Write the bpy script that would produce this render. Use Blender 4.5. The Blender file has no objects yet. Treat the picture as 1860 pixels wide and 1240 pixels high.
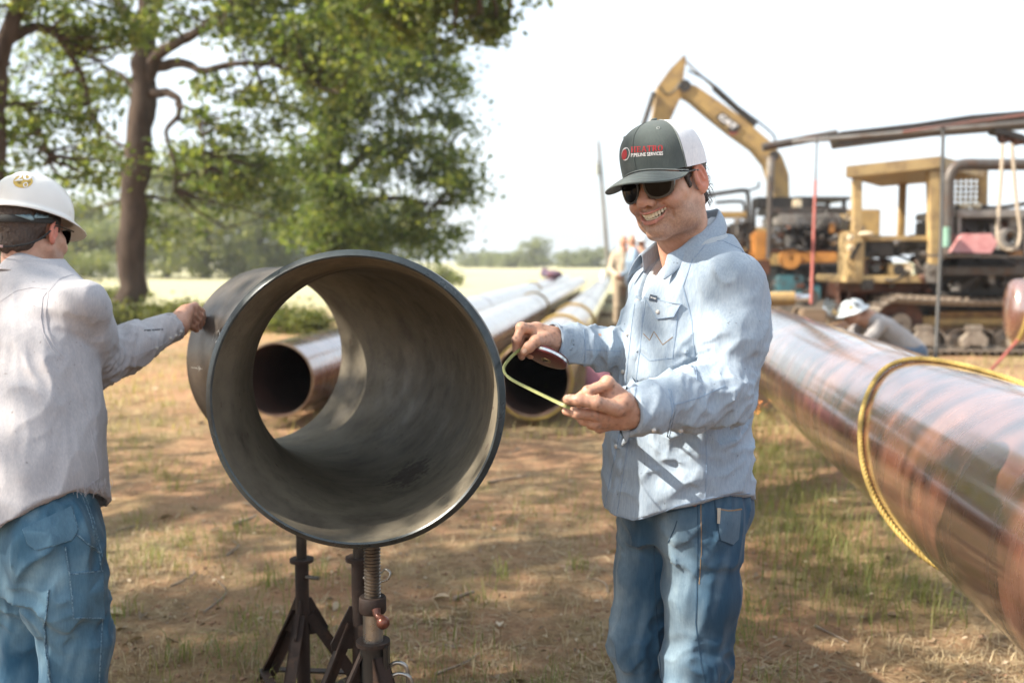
import bpy, bmesh, math, random
import numpy as np
from mathutils import Vector, Matrix
from mathutils.bvhtree import BVHTree
SC = bpy.context.scene
COL = SC.collection
PI = math.pi
RAD = math.radians
rng = np.random.default_rng(7)
random.seed(7)
# ---------------------------------------------------------------- camera
HC = 1.45                      # eye height of the photographer
PITCH = math.atan(145 / 1808)
cd = bpy.data.cameras.new('camera')
cd.lens = 35.0
cd.sensor_width = 36.0
cd.sensor_fit = 'HORIZONTAL'
cd.clip_start = 0.05
cd.clip_end = 4000
cd.dof.use_dof = True
cd.dof.focus_distance = 2.38
cd.dof.aperture_fstop = 2.5
cam = bpy.data.objects.new('camera', cd)
COL.objects.link(cam)
cam.location = (0, 0, HC)
cam.rotation_euler = (PI / 2 - PITCH, 0, 0)
SC.camera = cam
# ---------------------------------------------------------------- light
SUN_AZ, SUN_EL = RAD(-104), RAD(41)      # azimuth clockwise from +Y
sdir = Vector((math.sin(SUN_AZ) * math.cos(SUN_EL), math.cos(SUN_AZ) * math.cos(SUN_EL), math.sin(SUN_EL)))
sl = bpy.data.lights.new('sun', 'SUN')
sl.energy = 5.0
sl.angle = RAD(0.55)
sl.color = (1.0, 0.90, 0.76)
sun = bpy.data.objects.new('sun', sl)
COL.objects.link(sun)
sun.rotation_euler = (-sdir).to_track_quat('-Z', 'Y').to_euler()
world = bpy.data.worlds.new('World')
SC.world = world
world.use_nodes = True
wn, wl = world.node_tree.nodes, world.node_tree.links
bg = wn['Background']
sky = wn.new('ShaderNodeTexSky')
sky.sky_type = 'NISHITA'
sky.sun_disc = False
sky.sun_elevation = SUN_EL
sky.sun_rotation = SUN_AZ % (2 * PI)
sky.altitude = 60
sky.air_density = 1.0
sky.dust_density = 3.2
sky.ozone_density = 1.0
# thin high cloud: an even milky veil with faint soft patches over the whole sky
wtc = wn.new('ShaderNodeTexCoord')
wmap = wn.new('ShaderNodeMapping'); wmap.inputs['Scale'].default_value = (1.6, 1.6, 4.5)
wno = wn.new('ShaderNodeTexNoise'); wno.inputs['Scale'].default_value = 2.4; wno.inputs['Detail'].default_value = 6
wrp = wn.new('ShaderNodeMapRange')
wrp.inputs['From Min'].default_value = 0.42; wrp.inputs['From Max'].default_value = 0.72
wrp.inputs['To Min'].default_value = 0.50; wrp.inputs['To Max'].default_value = 0.86
wmx = wn.new('ShaderNodeMix'); wmx.data_type = 'RGBA'
wmx.inputs[7].default_value = (7.2, 7.9, 8.5, 1)
wl.new(wtc.outputs['Generated'], wmap.inputs['Vector'])
wl.new(wmap.outputs[0], wno.inputs['Vector'])
wl.new(wno.outputs['Fac'], wrp.inputs['Value'])
wl.new(wrp.outputs[0], wmx.inputs[0])
wl.new(sky.outputs[0], wmx.inputs[6])
wl.new(wmx.outputs[2], bg.inputs['Color'])
bg.inputs['Strength'].default_value = 0.085
SC.view_settings.view_transform = 'Standard'
SC.view_settings.look = 'None'
SC.view_settings.gamma = 1.0
SC.view_settings.exposure = 1.38
SC.render.engine = 'CYCLES'
SC.cycles.use_denoising = True
SC.cycles.max_bounces = 8
SC.cycles.diffuse_bounces = 4
SC.cycles.glossy_bounces = 4
SC.cycles.transmission_bounces = 6
SC.cycles.transparent_max_bounces = 8
SC.cycles.volume_bounces = 0
SC.cycles.caustics_reflective = False
SC.cycles.caustics_refractive = False
SC.cycles.sample_clamp_indirect = 6.0
# ---------------------------------------------------------------- pixel -> world
FPX = 1808.0
CP, SP = math.cos(PITCH), math.sin(PITCH)
def ray(px, py):
    u, v = (px - 930) / FPX, (620 - py) / FPX
    return np.array([u, CP + v * SP, -SP + v * CP])
def at(px, py, Y):
    d = ray(px, py)
    return np.array([0, 0, HC]) + d * (Y / d[1])
def gnd(px, py, z=0.0):
    d = ray(px, py)
    return np.array([0, 0, HC]) + d * ((z - HC) / d[2])
def V(*a): return np.array(a, dtype=float)
def nrm(v):
    v = np.asarray(v, float); return v / max(1e-9, np.linalg.norm(v))
# ---------------------------------------------------------------- objects
def tag(o, label=None, cat=None, group=None, kind=None):
    if label: o['label'] = label
    if cat: o['category'] = cat
    if group: o['group'] = group
    if kind: o['kind'] = kind
    return o
def empty(name, loc=(0, 0, 0), rz=0.0, parent=None):
    o = bpy.data.objects.new(name, None)
    o.empty_display_size = 0.1
    o.location = [float(c) for c in loc]; o.rotation_euler = (0, 0, rz)
    COL.objects.link(o)
    if parent: setp(o, parent)
    return o
def setp(o, parent):
    """parent while keeping the world placement of meshes written in world space"""
    o.parent = parent
    return o
def mesh_obj(name, verts, faces, mat, parent=None, smooth=False, mats=None, fm=None, keep=True):
    """one mesh object; verts in world space unless keep is False (then in the parent's space)"""
    verts = np.asarray(verts, dtype=np.float64).reshape(-1, 3)
    if parent is not None and keep:
        M = np.array(wm(parent).inverted())
        verts = verts @ M[:3, :3].T + M[:3, 3]
    me = bpy.data.meshes.new(name)
    if isinstance(faces, np.ndarray):
        k = faces.shape[1]; nf = len(faces)
        me.vertices.add(len(verts)); me.vertices.foreach_set('co', verts.astype(np.float32).ravel())
        me.loops.add(nf * k); me.loops.foreach_set('vertex_index', faces.astype(np.int32).ravel())
        me.polygons.add(nf); me.polygons.foreach_set('loop_start', np.arange(0, nf * k, k, dtype=np.int32))
        me.update(calc_edges=True)
    else:
        me.from_pydata(verts.tolist(), [], faces)
    ms = mats if mats else [mat]
    for m in ms: me.materials.append(m)
    if fm is not None: me.polygons.foreach_set('material_index', np.asarray(fm, dtype=np.int32))
    if smooth: me.polygons.foreach_set('use_smooth', np.ones(len(me.polygons), dtype=bool))
    me.update()
    o = bpy.data.objects.new(name, me)
    COL.objects.link(o)
    if parent is not None: o.parent = parent
    return o
def wm(o):
    M = Matrix.LocRotScale(o.location, o.rotation_euler, o.scale)
    return (wm(o.parent) @ M) if o.parent else M
def copy_tree(o, parent=None):
    c = o.copy(); COL.objects.link(c); c.parent = parent
    for ch in list(o.children): copy_tree(ch, c)
    return c
def auto_smooth(o, ang=40):
    """smooth faces, sharp where the angle is large"""
    me = o.data
    bm = bmesh.new(); bm.from_mesh(me)
    for f in bm.faces: f.smooth = True
    lim = RAD(ang)
    for e in bm.edges:
        if len(e.link_faces) == 2 and e.calc_face_angle(0) > lim: e.smooth = False
    bm.to_mesh(me); bm.free()
    return o
class MB:
    """collects shapes that end up in ONE mesh object"""
    def __init__(s): s.v = []; s.f = []; s.m = []; s.n = 0; s.cm = 0
    def add(s, v, f):
        v = np.asarray(v, float).reshape(-1, 3)
        s.v.append(v); s.f += [tuple(int(i) + s.n for i in q) for q in f]
        s.m += [s.cm] * len(f); s.n += len(v); return s
    def box(s, c, size, R=None, bev=0.0):
        hx, hy, hz = [q / 2 for q in size]
        if bev <= 0:
            v = [(x, y, z) for x in (-hx, hx) for y in (-hy, hy) for z in (-hz, hz)]
            f = [(0, 1, 3, 2), (4, 6, 7, 5), (0, 4, 5, 1), (2, 3, 7, 6), (0, 2, 6, 4), (1, 5, 7, 3)]
        else:
            bm = bmesh.new(); bmesh.ops.create_cube(bm, size=1)
            bmesh.ops.scale(bm, vec=size, verts=bm.verts)
            bmesh.ops.bevel(bm, geom=list(bm.edges), offset=min(bev, min(size) * .45), segments=2, affect='EDGES')
            bm.verts.index_update()
            v = [tuple(q.co) for q in bm.verts]; f = [[q.index for q in p.verts] for p in bm.faces]; bm.free()
        v = np.array(v)
        if R is not None: v = v @ np.asarray(R).T
        return s.add(v + np.asarray(c, float), f)
    def bar(s, a, b, w, h, up=(0, 0, 1), bev=0.0):
        a, b = np.asarray(a, float), np.asarray(b, float)
        R = frame(b - a, up)
        return s.box((a + b) / 2, (np.linalg.norm(b - a), w, h), R, bev)
    def tube(s, pts, r, n=10, cap=True):
        pts = np.asarray(pts, float); m = len(pts)
        r = np.broadcast_to(np.asarray(r, float), (m,))
        fr = frames(pts)
        a = np.linspace(0, 2 * PI, n, endpoint=False)
        ring = np.stack([np.cos(a), np.sin(a)], 1)
        v = (pts[:, None, :] + r[:, None, None] * (ring[None, :, :1] * fr[:, None, 0, :] + ring[None, :, 1:] * fr[:, None, 1, :])).reshape(-1, 3)
        f = [(i * n + j, i * n + (j + 1) % n, (i + 1) * n + (j + 1) % n, (i + 1) * n + j) for i in range(m - 1) for j in range(n)]
        if cap: f += [tuple(range(n - 1, -1, -1)), tuple(range((m - 1) * n, m * n))]
        return s.add(v, f)
    def lathe(s, prof, c, axis=(0, 0, 1), n=32, close=False, arc=2 * PI, up=None):
        """prof = [(t along the axis, radius)]"""
        ax = nrm(axis); R = frame(ax, up if up is not None else ((0, 0, 1) if abs(ax[2]) < .9 else (1, 0, 0)))
        full = abs(arc - 2 * PI) < 1e-6
        a = np.linspace(0, arc, n, endpoint=not full)
        v = [np.asarray(c) + R[:, 0] * t + r * (math.cos(q) * R[:, 1] + math.sin(q) * R[:, 2]) for t, r in prof for q in a]
        m = len(prof); f = []
        for i in range(m if close else m - 1):
            k = (i + 1) % m
            for j in range(n if full else n - 1):
                f.append((i * n + j, i * n + (j + 1) % n, k * n + (j + 1) % n, k * n + j))
        return s.add(v, f)
    def prism(s, poly, d, o=(0, 0, 0), R=None):
        """poly in the xz plane of R, extruded by d along y (centred)"""
        n = len(poly); R = np.eye(3) if R is None else np.asarray(R)
        v = [(x, -d / 2, z) for x, z in poly] + [(x, d / 2, z) for x, z in poly]
        f = [tuple(range(n)), tuple(range(2 * n - 1, n - 1, -1))] + [(i, i + n, (i + 1) % n + n, (i + 1) % n) for i in range(n)]
        return s.add(np.array(v) @ R.T + np.asarray(o, float), f)
    def sphere(s, c, r, n=10, m=7, R=None):
        r = np.broadcast_to(np.asarray(r, float), (3,))
        v = [(0, 0, 1)] + [(math.sin(PI * i / m) * math.cos(2 * PI * j / n), math.sin(PI * i / m) * math.sin(2 * PI * j / n), math.cos(PI * i / m)) for i in range(1, m) for j in range(n)] + [(0, 0, -1)]
        f = [(0, 1 + j, 1 + (j + 1) % n) for j in range(n)]
        for i in range(m - 2):
            for j in range(n): f.append((1 + i * n + j, 1 + (i + 1) * n + j, 1 + (i + 1) * n + (j + 1) % n, 1 + i * n + (j + 1) % n))
        L = 1 + (m - 1) * n
        f += [(L, L - n + (j + 1) % n, L - n + j) for j in range(n)]
        v = np.array(v) * r
        if R is not None: v = v @ np.asarray(R).T
        return s.add(v + np.asarray(c, float), f)
    def build(s, name, mat, parent=None, smooth=None, mats=None, keep=True):
        o = mesh_obj(name, np.concatenate(s.v), s.f, mat, parent, mats=mats, fm=s.m if mats else None, keep=keep)
        if smooth is not None: auto_smooth(o, smooth)
        return o
def frame(d, up=(0, 0, 1)):
    """columns: x along d, y side, z up-ish"""
    x = nrm(d); up = np.asarray(up, float)
    if abs(np.dot(x, nrm(up))) > .98: up = V(1, 0, 0) if abs(x[0]) < .9 else V(0, 1, 0)
    y = nrm(np.cross(up, x)); z = np.cross(x, y)
    return np.stack([x, y, z], 1)
def frames(pts):
    """parallel transport frames (m,2,3)"""
    m = len(pts); t = np.gradient(pts, axis=0)
    t /= np.maximum(np.linalg.norm(t, axis=1, keepdims=True), 1e-9)
    R = frame(t[0]); u = R[:, 1]; out = np.zeros((m, 2, 3))
    for i in range(m):
        u = u - t[i] * np.dot(u, t[i]); u = nrm(u)
        out[i, 0] = u; out[i, 1] = np.cross(t[i], u)
    return out
def spline(pts, n):
    """Catmull-Rom through pts"""
    P = np.asarray(pts, float); P = np.concatenate([[2 * P[0] - P[1]], P, [2 * P[-1] - P[-2]]])
    k = len(P) - 3; out = []
    for u in np.linspace(0, k - 1e-6, n):
        i = int(u); t = u - i; a, b, c, d = P[i:i + 4]
        out.append(.5 * ((2 * b) + (c - a) * t + (2 * a - 5 * b + 4 * c - d) * t * t + (3 * b - a - 3 * c + d) * t ** 3))
    return np.array(out)
# ---------------------------------------------------------------- numpy noise
_perm = rng.permutation(256).astype(np.int64)
_perm = np.concatenate([_perm, _perm, _perm])
_grad = rng.normal(size=(256, 3)); _grad /= np.linalg.norm(_grad, axis=1, keepdims=True)
def noise3(P):
    P = np.asarray(P, dtype=np.float64)
    i = np.floor(P).astype(np.int64); f = P - i; i &= 255
    w = f * f * f * (f * (f * 6 - 15) + 10); out = 0
    for dx in (0, 1):
        for dy in (0, 1):
            for dz in (0, 1):
                h = _perm[_perm[_perm[i[:, 0] + dx] + i[:, 1] + dy] + i[:, 2] + dz]
                g = (_grad[h] * (f - np.array([dx, dy, dz]))).sum(1)
                out = out + g * (w[:, 0] if dx else 1 - w[:, 0]) * (w[:, 1] if dy else 1 - w[:, 1]) * (w[:, 2] if dz else 1 - w[:, 2])
    return out * 1.6
def sstep(a, b, x):
    t = np.clip((x - a) / (b - a), 0, 1); return t * t * (3 - 2 * t)
# ---------------------------------------------------------------- materials
def new_mat(name):
    m = bpy.data.materials.new(name); m.use_nodes = True
    nt = m.node_tree; return m, nt.nodes, nt.links, nt.nodes['Principled BSDF']
def rgba(c): return (c[0], c[1], c[2], 1)
def nnode(N, L, vec, scale, detail=4, rough=.6, mscale=None):
    no = N.new('ShaderNodeTexNoise'); no.inputs['Scale'].default_value = scale
    no.inputs['Detail'].default_value = detail; no.inputs['Roughness'].default_value = rough
    if mscale is not None:
        mp = N.new('ShaderNodeMapping'); mp.inputs['Scale'].default_value = mscale
        L.new(vec, mp.inputs['Vector']); L.new(mp.outputs[0], no.inputs['Vector'])
    else: L.new(vec, no.inputs['Vector'])
    return no.outputs['Fac']
def ramp(N, L, fac, stops):
    r = N.new('ShaderNodeValToRGB'); L.new(fac, r.inputs['Fac'])
    e = r.color_ramp.elements
    while len(e) < len(stops): e.new(.5)
    for k, (p, c) in enumerate(stops):
        e[k].position = p; e[k].color = rgba(c) if not np.isscalar(c) else (c, c, c, 1)
    return r.outputs['Color']
def mixc(N, L, fac, a, b, mode='MIX'):
    x = N.new('ShaderNodeMix'); x.data_type = 'RGBA'; x.blend_type = mode
    for sock, val in ((0, fac), (6, a), (7, b)):
        if isinstance(val, bpy.types.NodeSocket): L.new(val, x.inputs[sock])
        else: x.inputs[sock].default_value = val if np.isscalar(val) else rgba(val)
    return x.outputs[2]
def bump(N, L, B, h, strength, dist=.01):
    b = N.new('ShaderNodeBump'); b.inputs['Strength'].default_value = strength; b.inputs['Distance'].default_value = dist
    L.new(h, b.inputs['Height']); L.new(b.outputs[0], B.inputs['Normal']); return b
def mat(name, c1, c2=None, rough=.6, metal=0.0, vs=4.0, lo=.35, hi=.65, bs=0.0, bscale=60, dirt=None, ds=2.0, dlo=.5, dhi=.7, ms=None, coat=0, rvar=0.0, spec=.5, emit=0):
    m, N, L, B = new_mat(name)
    B.inputs['Roughness'].default_value = rough; B.inputs['Metallic'].default_value = metal
    B.inputs['Specular IOR Level'].default_value = spec
    tc = N.new('ShaderNodeTexCoord').outputs['Object']
    if c2 is None: c2 = tuple(q * .78 for q in c1)
    f = nnode(N, L, tc, vs, 5, .6, ms)
    col = ramp(N, L, f, [(lo, c1), (hi, c2)])
    if dirt is not None:
        d = nnode(N, L, tc, ds, 8, .7)
        dm = ramp(N, L, d, [(dlo, 0.0), (dhi, 1.0)])
        col = mixc(N, L, dm, col, dirt)
    L.new(col, B.inputs['Base Color'])
    if rvar:
        rr = N.new('ShaderNodeMapRange'); rr.inputs['To Min'].default_value = max(.02, rough - rvar); rr.inputs['To Max'].default_value = min(1, rough + rvar)
        rr.inputs['From Min'].default_value = .3; rr.inputs['From Max'].default_value = .7
        L.new(nnode(N, L, tc, vs * 2.3, 6, .65), rr.inputs['Value']); L.new(rr.outputs[0], B.inputs['Roughness'])
    if bs: bump(N, L, B, nnode(N, L, tc, bscale, 3, .6), bs, .004)
    if coat: B.inputs['Coat Weight'].default_value = coat; B.inputs['Coat Roughness'].default_value = .12
    return m
# ================================================================ ground
def ground_z(x, y):
    x = np.asarray(x, float); y = np.asarray(y, float)
    P = np.stack([x, y, np.zeros_like(x)], 1)
    d = np.hypot(x, y)
    z = .028 * noise3(P * .55 + 3.1) + .014 * noise3(P * 2.1) + .007 * noise3(P * 6.3) + .004 * noise3(P * 15)
    z = z * np.clip(1.15 - d / 60, .15, 1)
    return z
def axis_coords(a0, a1, step, far, grow=1.16):
    c = list(np.arange(a0, a1, step)); s = step
    lo, hi = [a0], [a1]
    while hi[-1] < far: s *= grow; hi.append(hi[-1] + s)
    s = step
    while lo[-1] > -far: s *= grow; lo.append(lo[-1] - s)
    return np.array(lo[:0:-1] + c + hi)
gx = axis_coords(-4.5, 6.0, .05, 1800); gy = axis_coords(2.6, 11.0, .05, 1800)
XX, YY = np.meshgrid(gx, gy)
gv = np.stack([XX.ravel(), YY.ravel(), ground_z(XX.ravel(), YY.ravel())], 1)
nx, ny = len(gx), len(gy)
ii, jj = np.meshgrid(np.arange(nx - 1), np.arange(ny - 1))
q = (jj * nx + ii).ravel()
gf = np.stack([q, q + 1, q + nx + 1, q + nx], 1)
m, N, L, B = new_mat('dry_ground')
tc = N.new('ShaderNodeTexCoord').outputs['Object']
dirt = ramp(N, L, nnode(N, L, tc, 1.7, 8, .68), [(.3, (.30, .175, .105)), (.5, (.46, .29, .185)), (.66, (.16, .095, .06))])
straw = ramp(N, L, nnode(N, L, tc, 9, 8, .75), [(.3, (.15, .11, .065)), (.5, (.33, .255, .155)), (.7, (.50, .41, .27))])
green = ramp(N, L, nnode(N, L, tc, 14, 6, .7), [(.3, (.10, .115, .03)), (.7, (.24, .235, .08))])
mk = ramp(N, L, nnode(N, L, tc, .75, 7, .7), [(.42, 0.0), (.58, .95)])
c = mixc(N, L, mk, dirt, straw)
mk2 = ramp(N, L, nnode(N, L, tc, .42, 6, .66), [(.54, 0.0), (.70, .6)])
c = mixc(N, L, mk2, c, green)
speck = ramp(N, L, nnode(N, L, tc, 60, 6, .8), [(.30, (.45, .42, .38)), (.5, (1, 1, 1)), (.72, (1.3, 1.25, 1.1))])
c = mixc(N, L, .8, c, speck, 'MULTIPLY'); c = mixc(N, L, 1.0, c, (.98, .92, .86), 'MULTIPLY')
# open field beyond the trees: mown pale grass
sx = N.new('ShaderNodeSeparateXYZ'); L.new(tc, sx.inputs[0])
fr = N.new('ShaderNodeMapRange'); fr.inputs['From Min'].default_value = 21; fr.inputs['From Max'].default_value = 34
L.new(sx.outputs['Y'], fr.inputs['Value'])
field = ramp(N, L, nnode(N, L, tc, .09, 8, .72, (1, 3.0, 1)), [(.3, (.34, .33, .19)), (.55, (.42, .40, .25)), (.75, (.25, .28, .13))])
c = mixc(N, L, fr.outputs[0], c, field)
L.new(c, B.inputs['Base Color']); B.inputs['Roughness'].default_value = .95; B.inputs['Specular IOR Level'].default_value = .15
bump(N, L, B, nnode(N, L, tc, 30, 10, .8), .9, .04)
M_GROUND = m
o = mesh_obj('ground', gv, gf, M_GROUND, smooth=True); tag(o, kind='structure')
def gz(x, y): return float(ground_z(np.array([x]), np.array([y]))[0])
# ================================================================ foliage
def leaf_mat(name, c1, c2, c3, trans=.42):
    m, N, L, B = new_mat(name)
    g = N.new('ShaderNodeNewGeometry')
    tc = N.new('ShaderNodeTexCoord').outputs['Object']
    col = ramp(N, L, g.outputs['Random Per Island'], [(0, c1), (.5, c2), (1, c3)])
    col = mixc(N, L, .5, col, ramp(N, L, nnode(N, L, tc, .6, 3), [(.3, (.6, .6, .55)), (.7, (1.3, 1.25, 1.1))]), 'MULTIPLY')
    L.new(col, B.inputs['Base Color']); B.inputs['Roughness'].default_value = .55; B.inputs['Specular IOR Level'].default_value = .35
    t = N.new('ShaderNodeBsdfTranslucent')
    tcol = mixc(N, L, 1.0, col, (1.55, 1.6, .75), 'MULTIPLY'); L.new(tcol, t.inputs['Color'])
    mx = N.new('ShaderNodeMixShader'); mx.inputs[0].default_value = trans
    L.new(B.outputs[0], mx.inputs[1]); L.new(t.outputs[0], mx.inputs[2])
    L.new(mx.outputs[0], N['Material Output'].inputs['Surface'])
    return m
M_OAK = leaf_mat('oak_leaves', (.05, .08, .026), (.105, .145, .044), (.21, .225, .075), .58)
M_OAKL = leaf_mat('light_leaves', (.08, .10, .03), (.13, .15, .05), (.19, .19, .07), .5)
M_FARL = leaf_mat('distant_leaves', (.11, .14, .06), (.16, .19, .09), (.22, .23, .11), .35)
M_SHRUB = leaf_mat('shrub_leaves', (.06, .085, .025), (.11, .13, .04), (.17, .17, .06))
M_BARK = mat('oak_bark', (.085, .062, .048), (.04, .03, .024), rough=.95, vs=7, ms=(1, 1, .22), bs=.9, bscale=26, spec=.15)
def leaf_quads(C, size, n_seed=0, droop=.3):
    n = len(C); r = np.random.default_rng(n_seed)
    d = r.normal(size=(n, 3)); d[:, 2] -= droop; d /= np.linalg.norm(d, axis=1, keepdims=True)
    u = r.normal(size=(n, 3)); u -= d * (u * d).sum(1, keepdims=True); u /= np.linalg.norm(u, axis=1, keepdims=True)
    w = np.cross(d, u)
    s = size * r.uniform(.65, 1.3, (n, 1))
    v = np.stack([C, C + s * (.5 * d + .33 * u + .08 * w), C + s * d, C + s * (.45 * d - .33 * u + .08 * w)], 1).reshape(-1, 3)
    f = np.arange(4 * n).reshape(n, 4)
    return v, f
def clumps_in(blobs, seed):
    """blobs: (centre, radii, clumps, leaves per clump, clump radius)"""
    r = np.random.default_rng(seed); CC = []; LL = []
    for c, rad, nc, nl, cr in blobs:
        d = r.normal(size=(nc, 3)); d /= np.linalg.norm(d, axis=1, keepdims=True)
        p = np.asarray(c) + d * np.asarray(rad) * (r.uniform(0, 1, (nc, 1)) ** .42)
        CC.append(p)
        k = np.repeat(np.arange(nc), nl)
        sc_ = cr * r.uniform(.5, 1.35, (nc, 1))[k]
        LL.append(p[k] + r.normal(size=(nc * nl, 3)) * sc_ * np.array([1, 1, .6]))
    return np.concatenate(CC), np.concatenate(LL)
def make_tree(name, label, base, trunk, limbs, blobs, leaf, lmat, seed, cat='tree', group=None, twig=.02, frac=1.0, crown_name='crown'):
    """trunk/limbs: [(points, radii)] in world space"""
    t = empty(name, base); tag(t, label, cat, group)
    CC, LL = clumps_in(blobs, seed); r = np.random.default_rng(seed + 1)
    mb = MB(); anchors = []
    for pts, rad in [trunk] + limbs:
        k = max(8, len(pts) * 4); sp = spline(pts, k)
        rr = np.interp(np.linspace(0, 1, k), np.linspace(0, 1, len(rad)), rad)
        sp[1:-1] += r.normal(size=(k - 2, 3)) * rr[1:-1, None] * .12
        mb.tube(sp, rr * (1 + .06 * r.normal(size=k)), 9)
        anchors.append(sp[k // 3:])
    A = np.concatenate(anchors)
    for c in CC:
        if r.uniform() > frac: continue
        d = np.linalg.norm(A - c, axis=1) + .6 * np.abs(A[:, 2] - c[2]); a = A[np.argmin(d)]
        mid = (a + c) / 2 + r.normal(size=3) * .12 * np.linalg.norm(c - a) + V(0, 0, -.05 * np.linalg.norm(c - a))
        mb.tube(spline([a, mid, c], 5), np.linspace(twig * 1.6, twig * .35, 5), 4, cap=False)
    mb.build('trunk', M_BARK, t, smooth=60)
    v, f = leaf_quads(LL, leaf, seed + 2)
    mesh_obj(crown_name, v, f, lmat, t)
    return t
# --- main oak, trunk clear of the left worker
D1 = 23.0
b1 = gnd(236, 590); b1 = V(b1[0], b1[1], -.05)
P1 = lambda px, py, dd=0: at(px, py, D1 + dd)
trunk = ([b1, P1(237, 560), P1(240, 450), P1(246, 320), P1(254, 220), P1(262, 120), P1(268, 20), P1(282, -120), P1(330, -300)], [.40, .33, .30, .29, .29, .27, .21, .17, .08])
limbs = [
    ([P1(266, 150), P1(292, 95, -.3), P1(335, 72, -.8), P1(385, 40, -1.4), P1(460, -30, -2)], [.16, .13, .11, .09, .05]),
    ([P1(275, 125), P1(330, 114, -.3), P1(368, 130, -.6), P1(420, 118, -1), P1(480, 116, -1.6), P1(560, 135, -2.4)], [.13, .10, .085, .07, .055, .03]),
    ([P1(268, 170), P1(315, 172, -.4), P1(326, 205, -.6), P1(302, 240, -.7), P1(318, 300, -.9), P1(316, 345, -1)], [.12, .085, .065, .05, .035, .02]),
    ([P1(320, 190, -.5), P1(352, 205, -.8), P1(368, 245, -1), P1(372, 300, -1.2)], [.05, .04, .03, .02]),
    ([P1(262, 40), P1(330, -60, 1), P1(480, -160, 1), P1(700, -180, -1)], [.15, .12, .09, .05]),
    ([P1(258, 190), P1(225, 140, .4), P1(190, 120, .8), P1(120, 60, 1.4)], [.06, .045, .035, .02]),
    ([P1(252, 260), P1(215, 262, .3), P1(175, 220, .6)], [.045, .035, .02]),
    ([P1(262, 60), P1(150, -60, .5), P1(0, -160, 1)], [.14, .09, .05])]
bl = []
for px, py, dd, rx, ry, rz, nc in [
    (400, 20, -1, 1.9, 2, .9, 42), (520, 70, -2, 1.7, 2, 1.3, 60), (440, 190, -1, 1.3, 1.6, .7, 26), (400, 290, 0, 1.3, 1.6, 1.0, 26),
    (480, 330, 0, 1.2, 1.5, 1.1, 30), (330, 360, .8, 1.0, 1.5, 1.0, 14), (620, 40, -3, 1.9, 2, 1.3, 60),
    (120, 60, 1, 1.8, 2, 1.1, 26), (60, 190, 1.5, 1.2, 2, 1.2, 14), (190, 200, 1, .8, 1.5, .9, 12), (150, 330, 2, 1.3, 2, .9, 16), (215, 275, 1, .6, 1, .6, 6),
    (330, -170, 0, 5, 4, 1.6, 90), (620, -150, -2, 4.2, 3.5, 1.6, 80), (20, -160, 1, 4, 3.5, 1.5, 50)]:
    bl.append((P1(px, py, dd), (rx, ry, rz), max(4, int(nc * .54)), 80, .28))
make_tree('oak_tree', 'tall oak with a thick bare dark trunk rising beside the left worker', b1, trunk, limbs, bl, .15, M_OAK, 11)
# --- oak at the left edge, in front of it
D2 = 14.5
P2 = lambda px, py, dd=0: at(px, py, D2 + dd)
b2 = P2(-30, 660); b2[2] = -.05
trunk = ([b2, P2(-24, 560), P2(-12, 400), P2(-6, 280), P2(-4, 150), P2(18, 55), P2(42, -20), P2(60, -120)], [.17, .15, .13, .12, .12, .11, .10, .06])
limbs = [([P2(12, 75), P2(60, 50, .2), P2(102, 62, .3), P2(128, 100, .5), P2(150, 140, .7), P2(165, 200, .9)], [.09, .07, .055, .045, .035, .02]),
         ([P2(0, 195), P2(40, 190, .2), P2(75, 245, .3), P2(88, 290, .4)], [.035, .025, .02, .012]),
         ([P2(30, 20), P2(140, -60, .5), P2(300, -140, 1)], [.09, .06, .03]),
         ([P2(-5, 120), P2(-120, 20, 0), P2(-260, -60, 0)], [.09, .06, .03])]
bl = []
for px, py, dd, rx, ry, rz, nc in [
    (30, 190, .4, .45, .8, .9, 12), (60, 250, .5, .5, .8, .5, 8), (140, 170, .7, .45, .8, .8, 13), (110, 40, .3, .9, 1, .5, 20), (20, 320, .3, .3, .6, .4, 5),
    (200, 60, .8, .6, 1, .7, 14), (170, 280, 1, .5, .8, .5, 8), (60, -150, 0, 2.4, 2.5, .9, 60), (-200, -100, 0, 2.4, 2.5, 1.2, 50), (300, -170, 1, 2.0, 2, .7, 36)]:
    bl.append((P2(px, py, dd), (rx, ry, rz), max(3, int(nc * .8)), 60, .18))
make_tree('oak_tree', 'smaller oak with slender dark trunk at the white hard hat, thin open crown', b2, trunk, limbs, bl, .10, M_OAK, 23)
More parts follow.
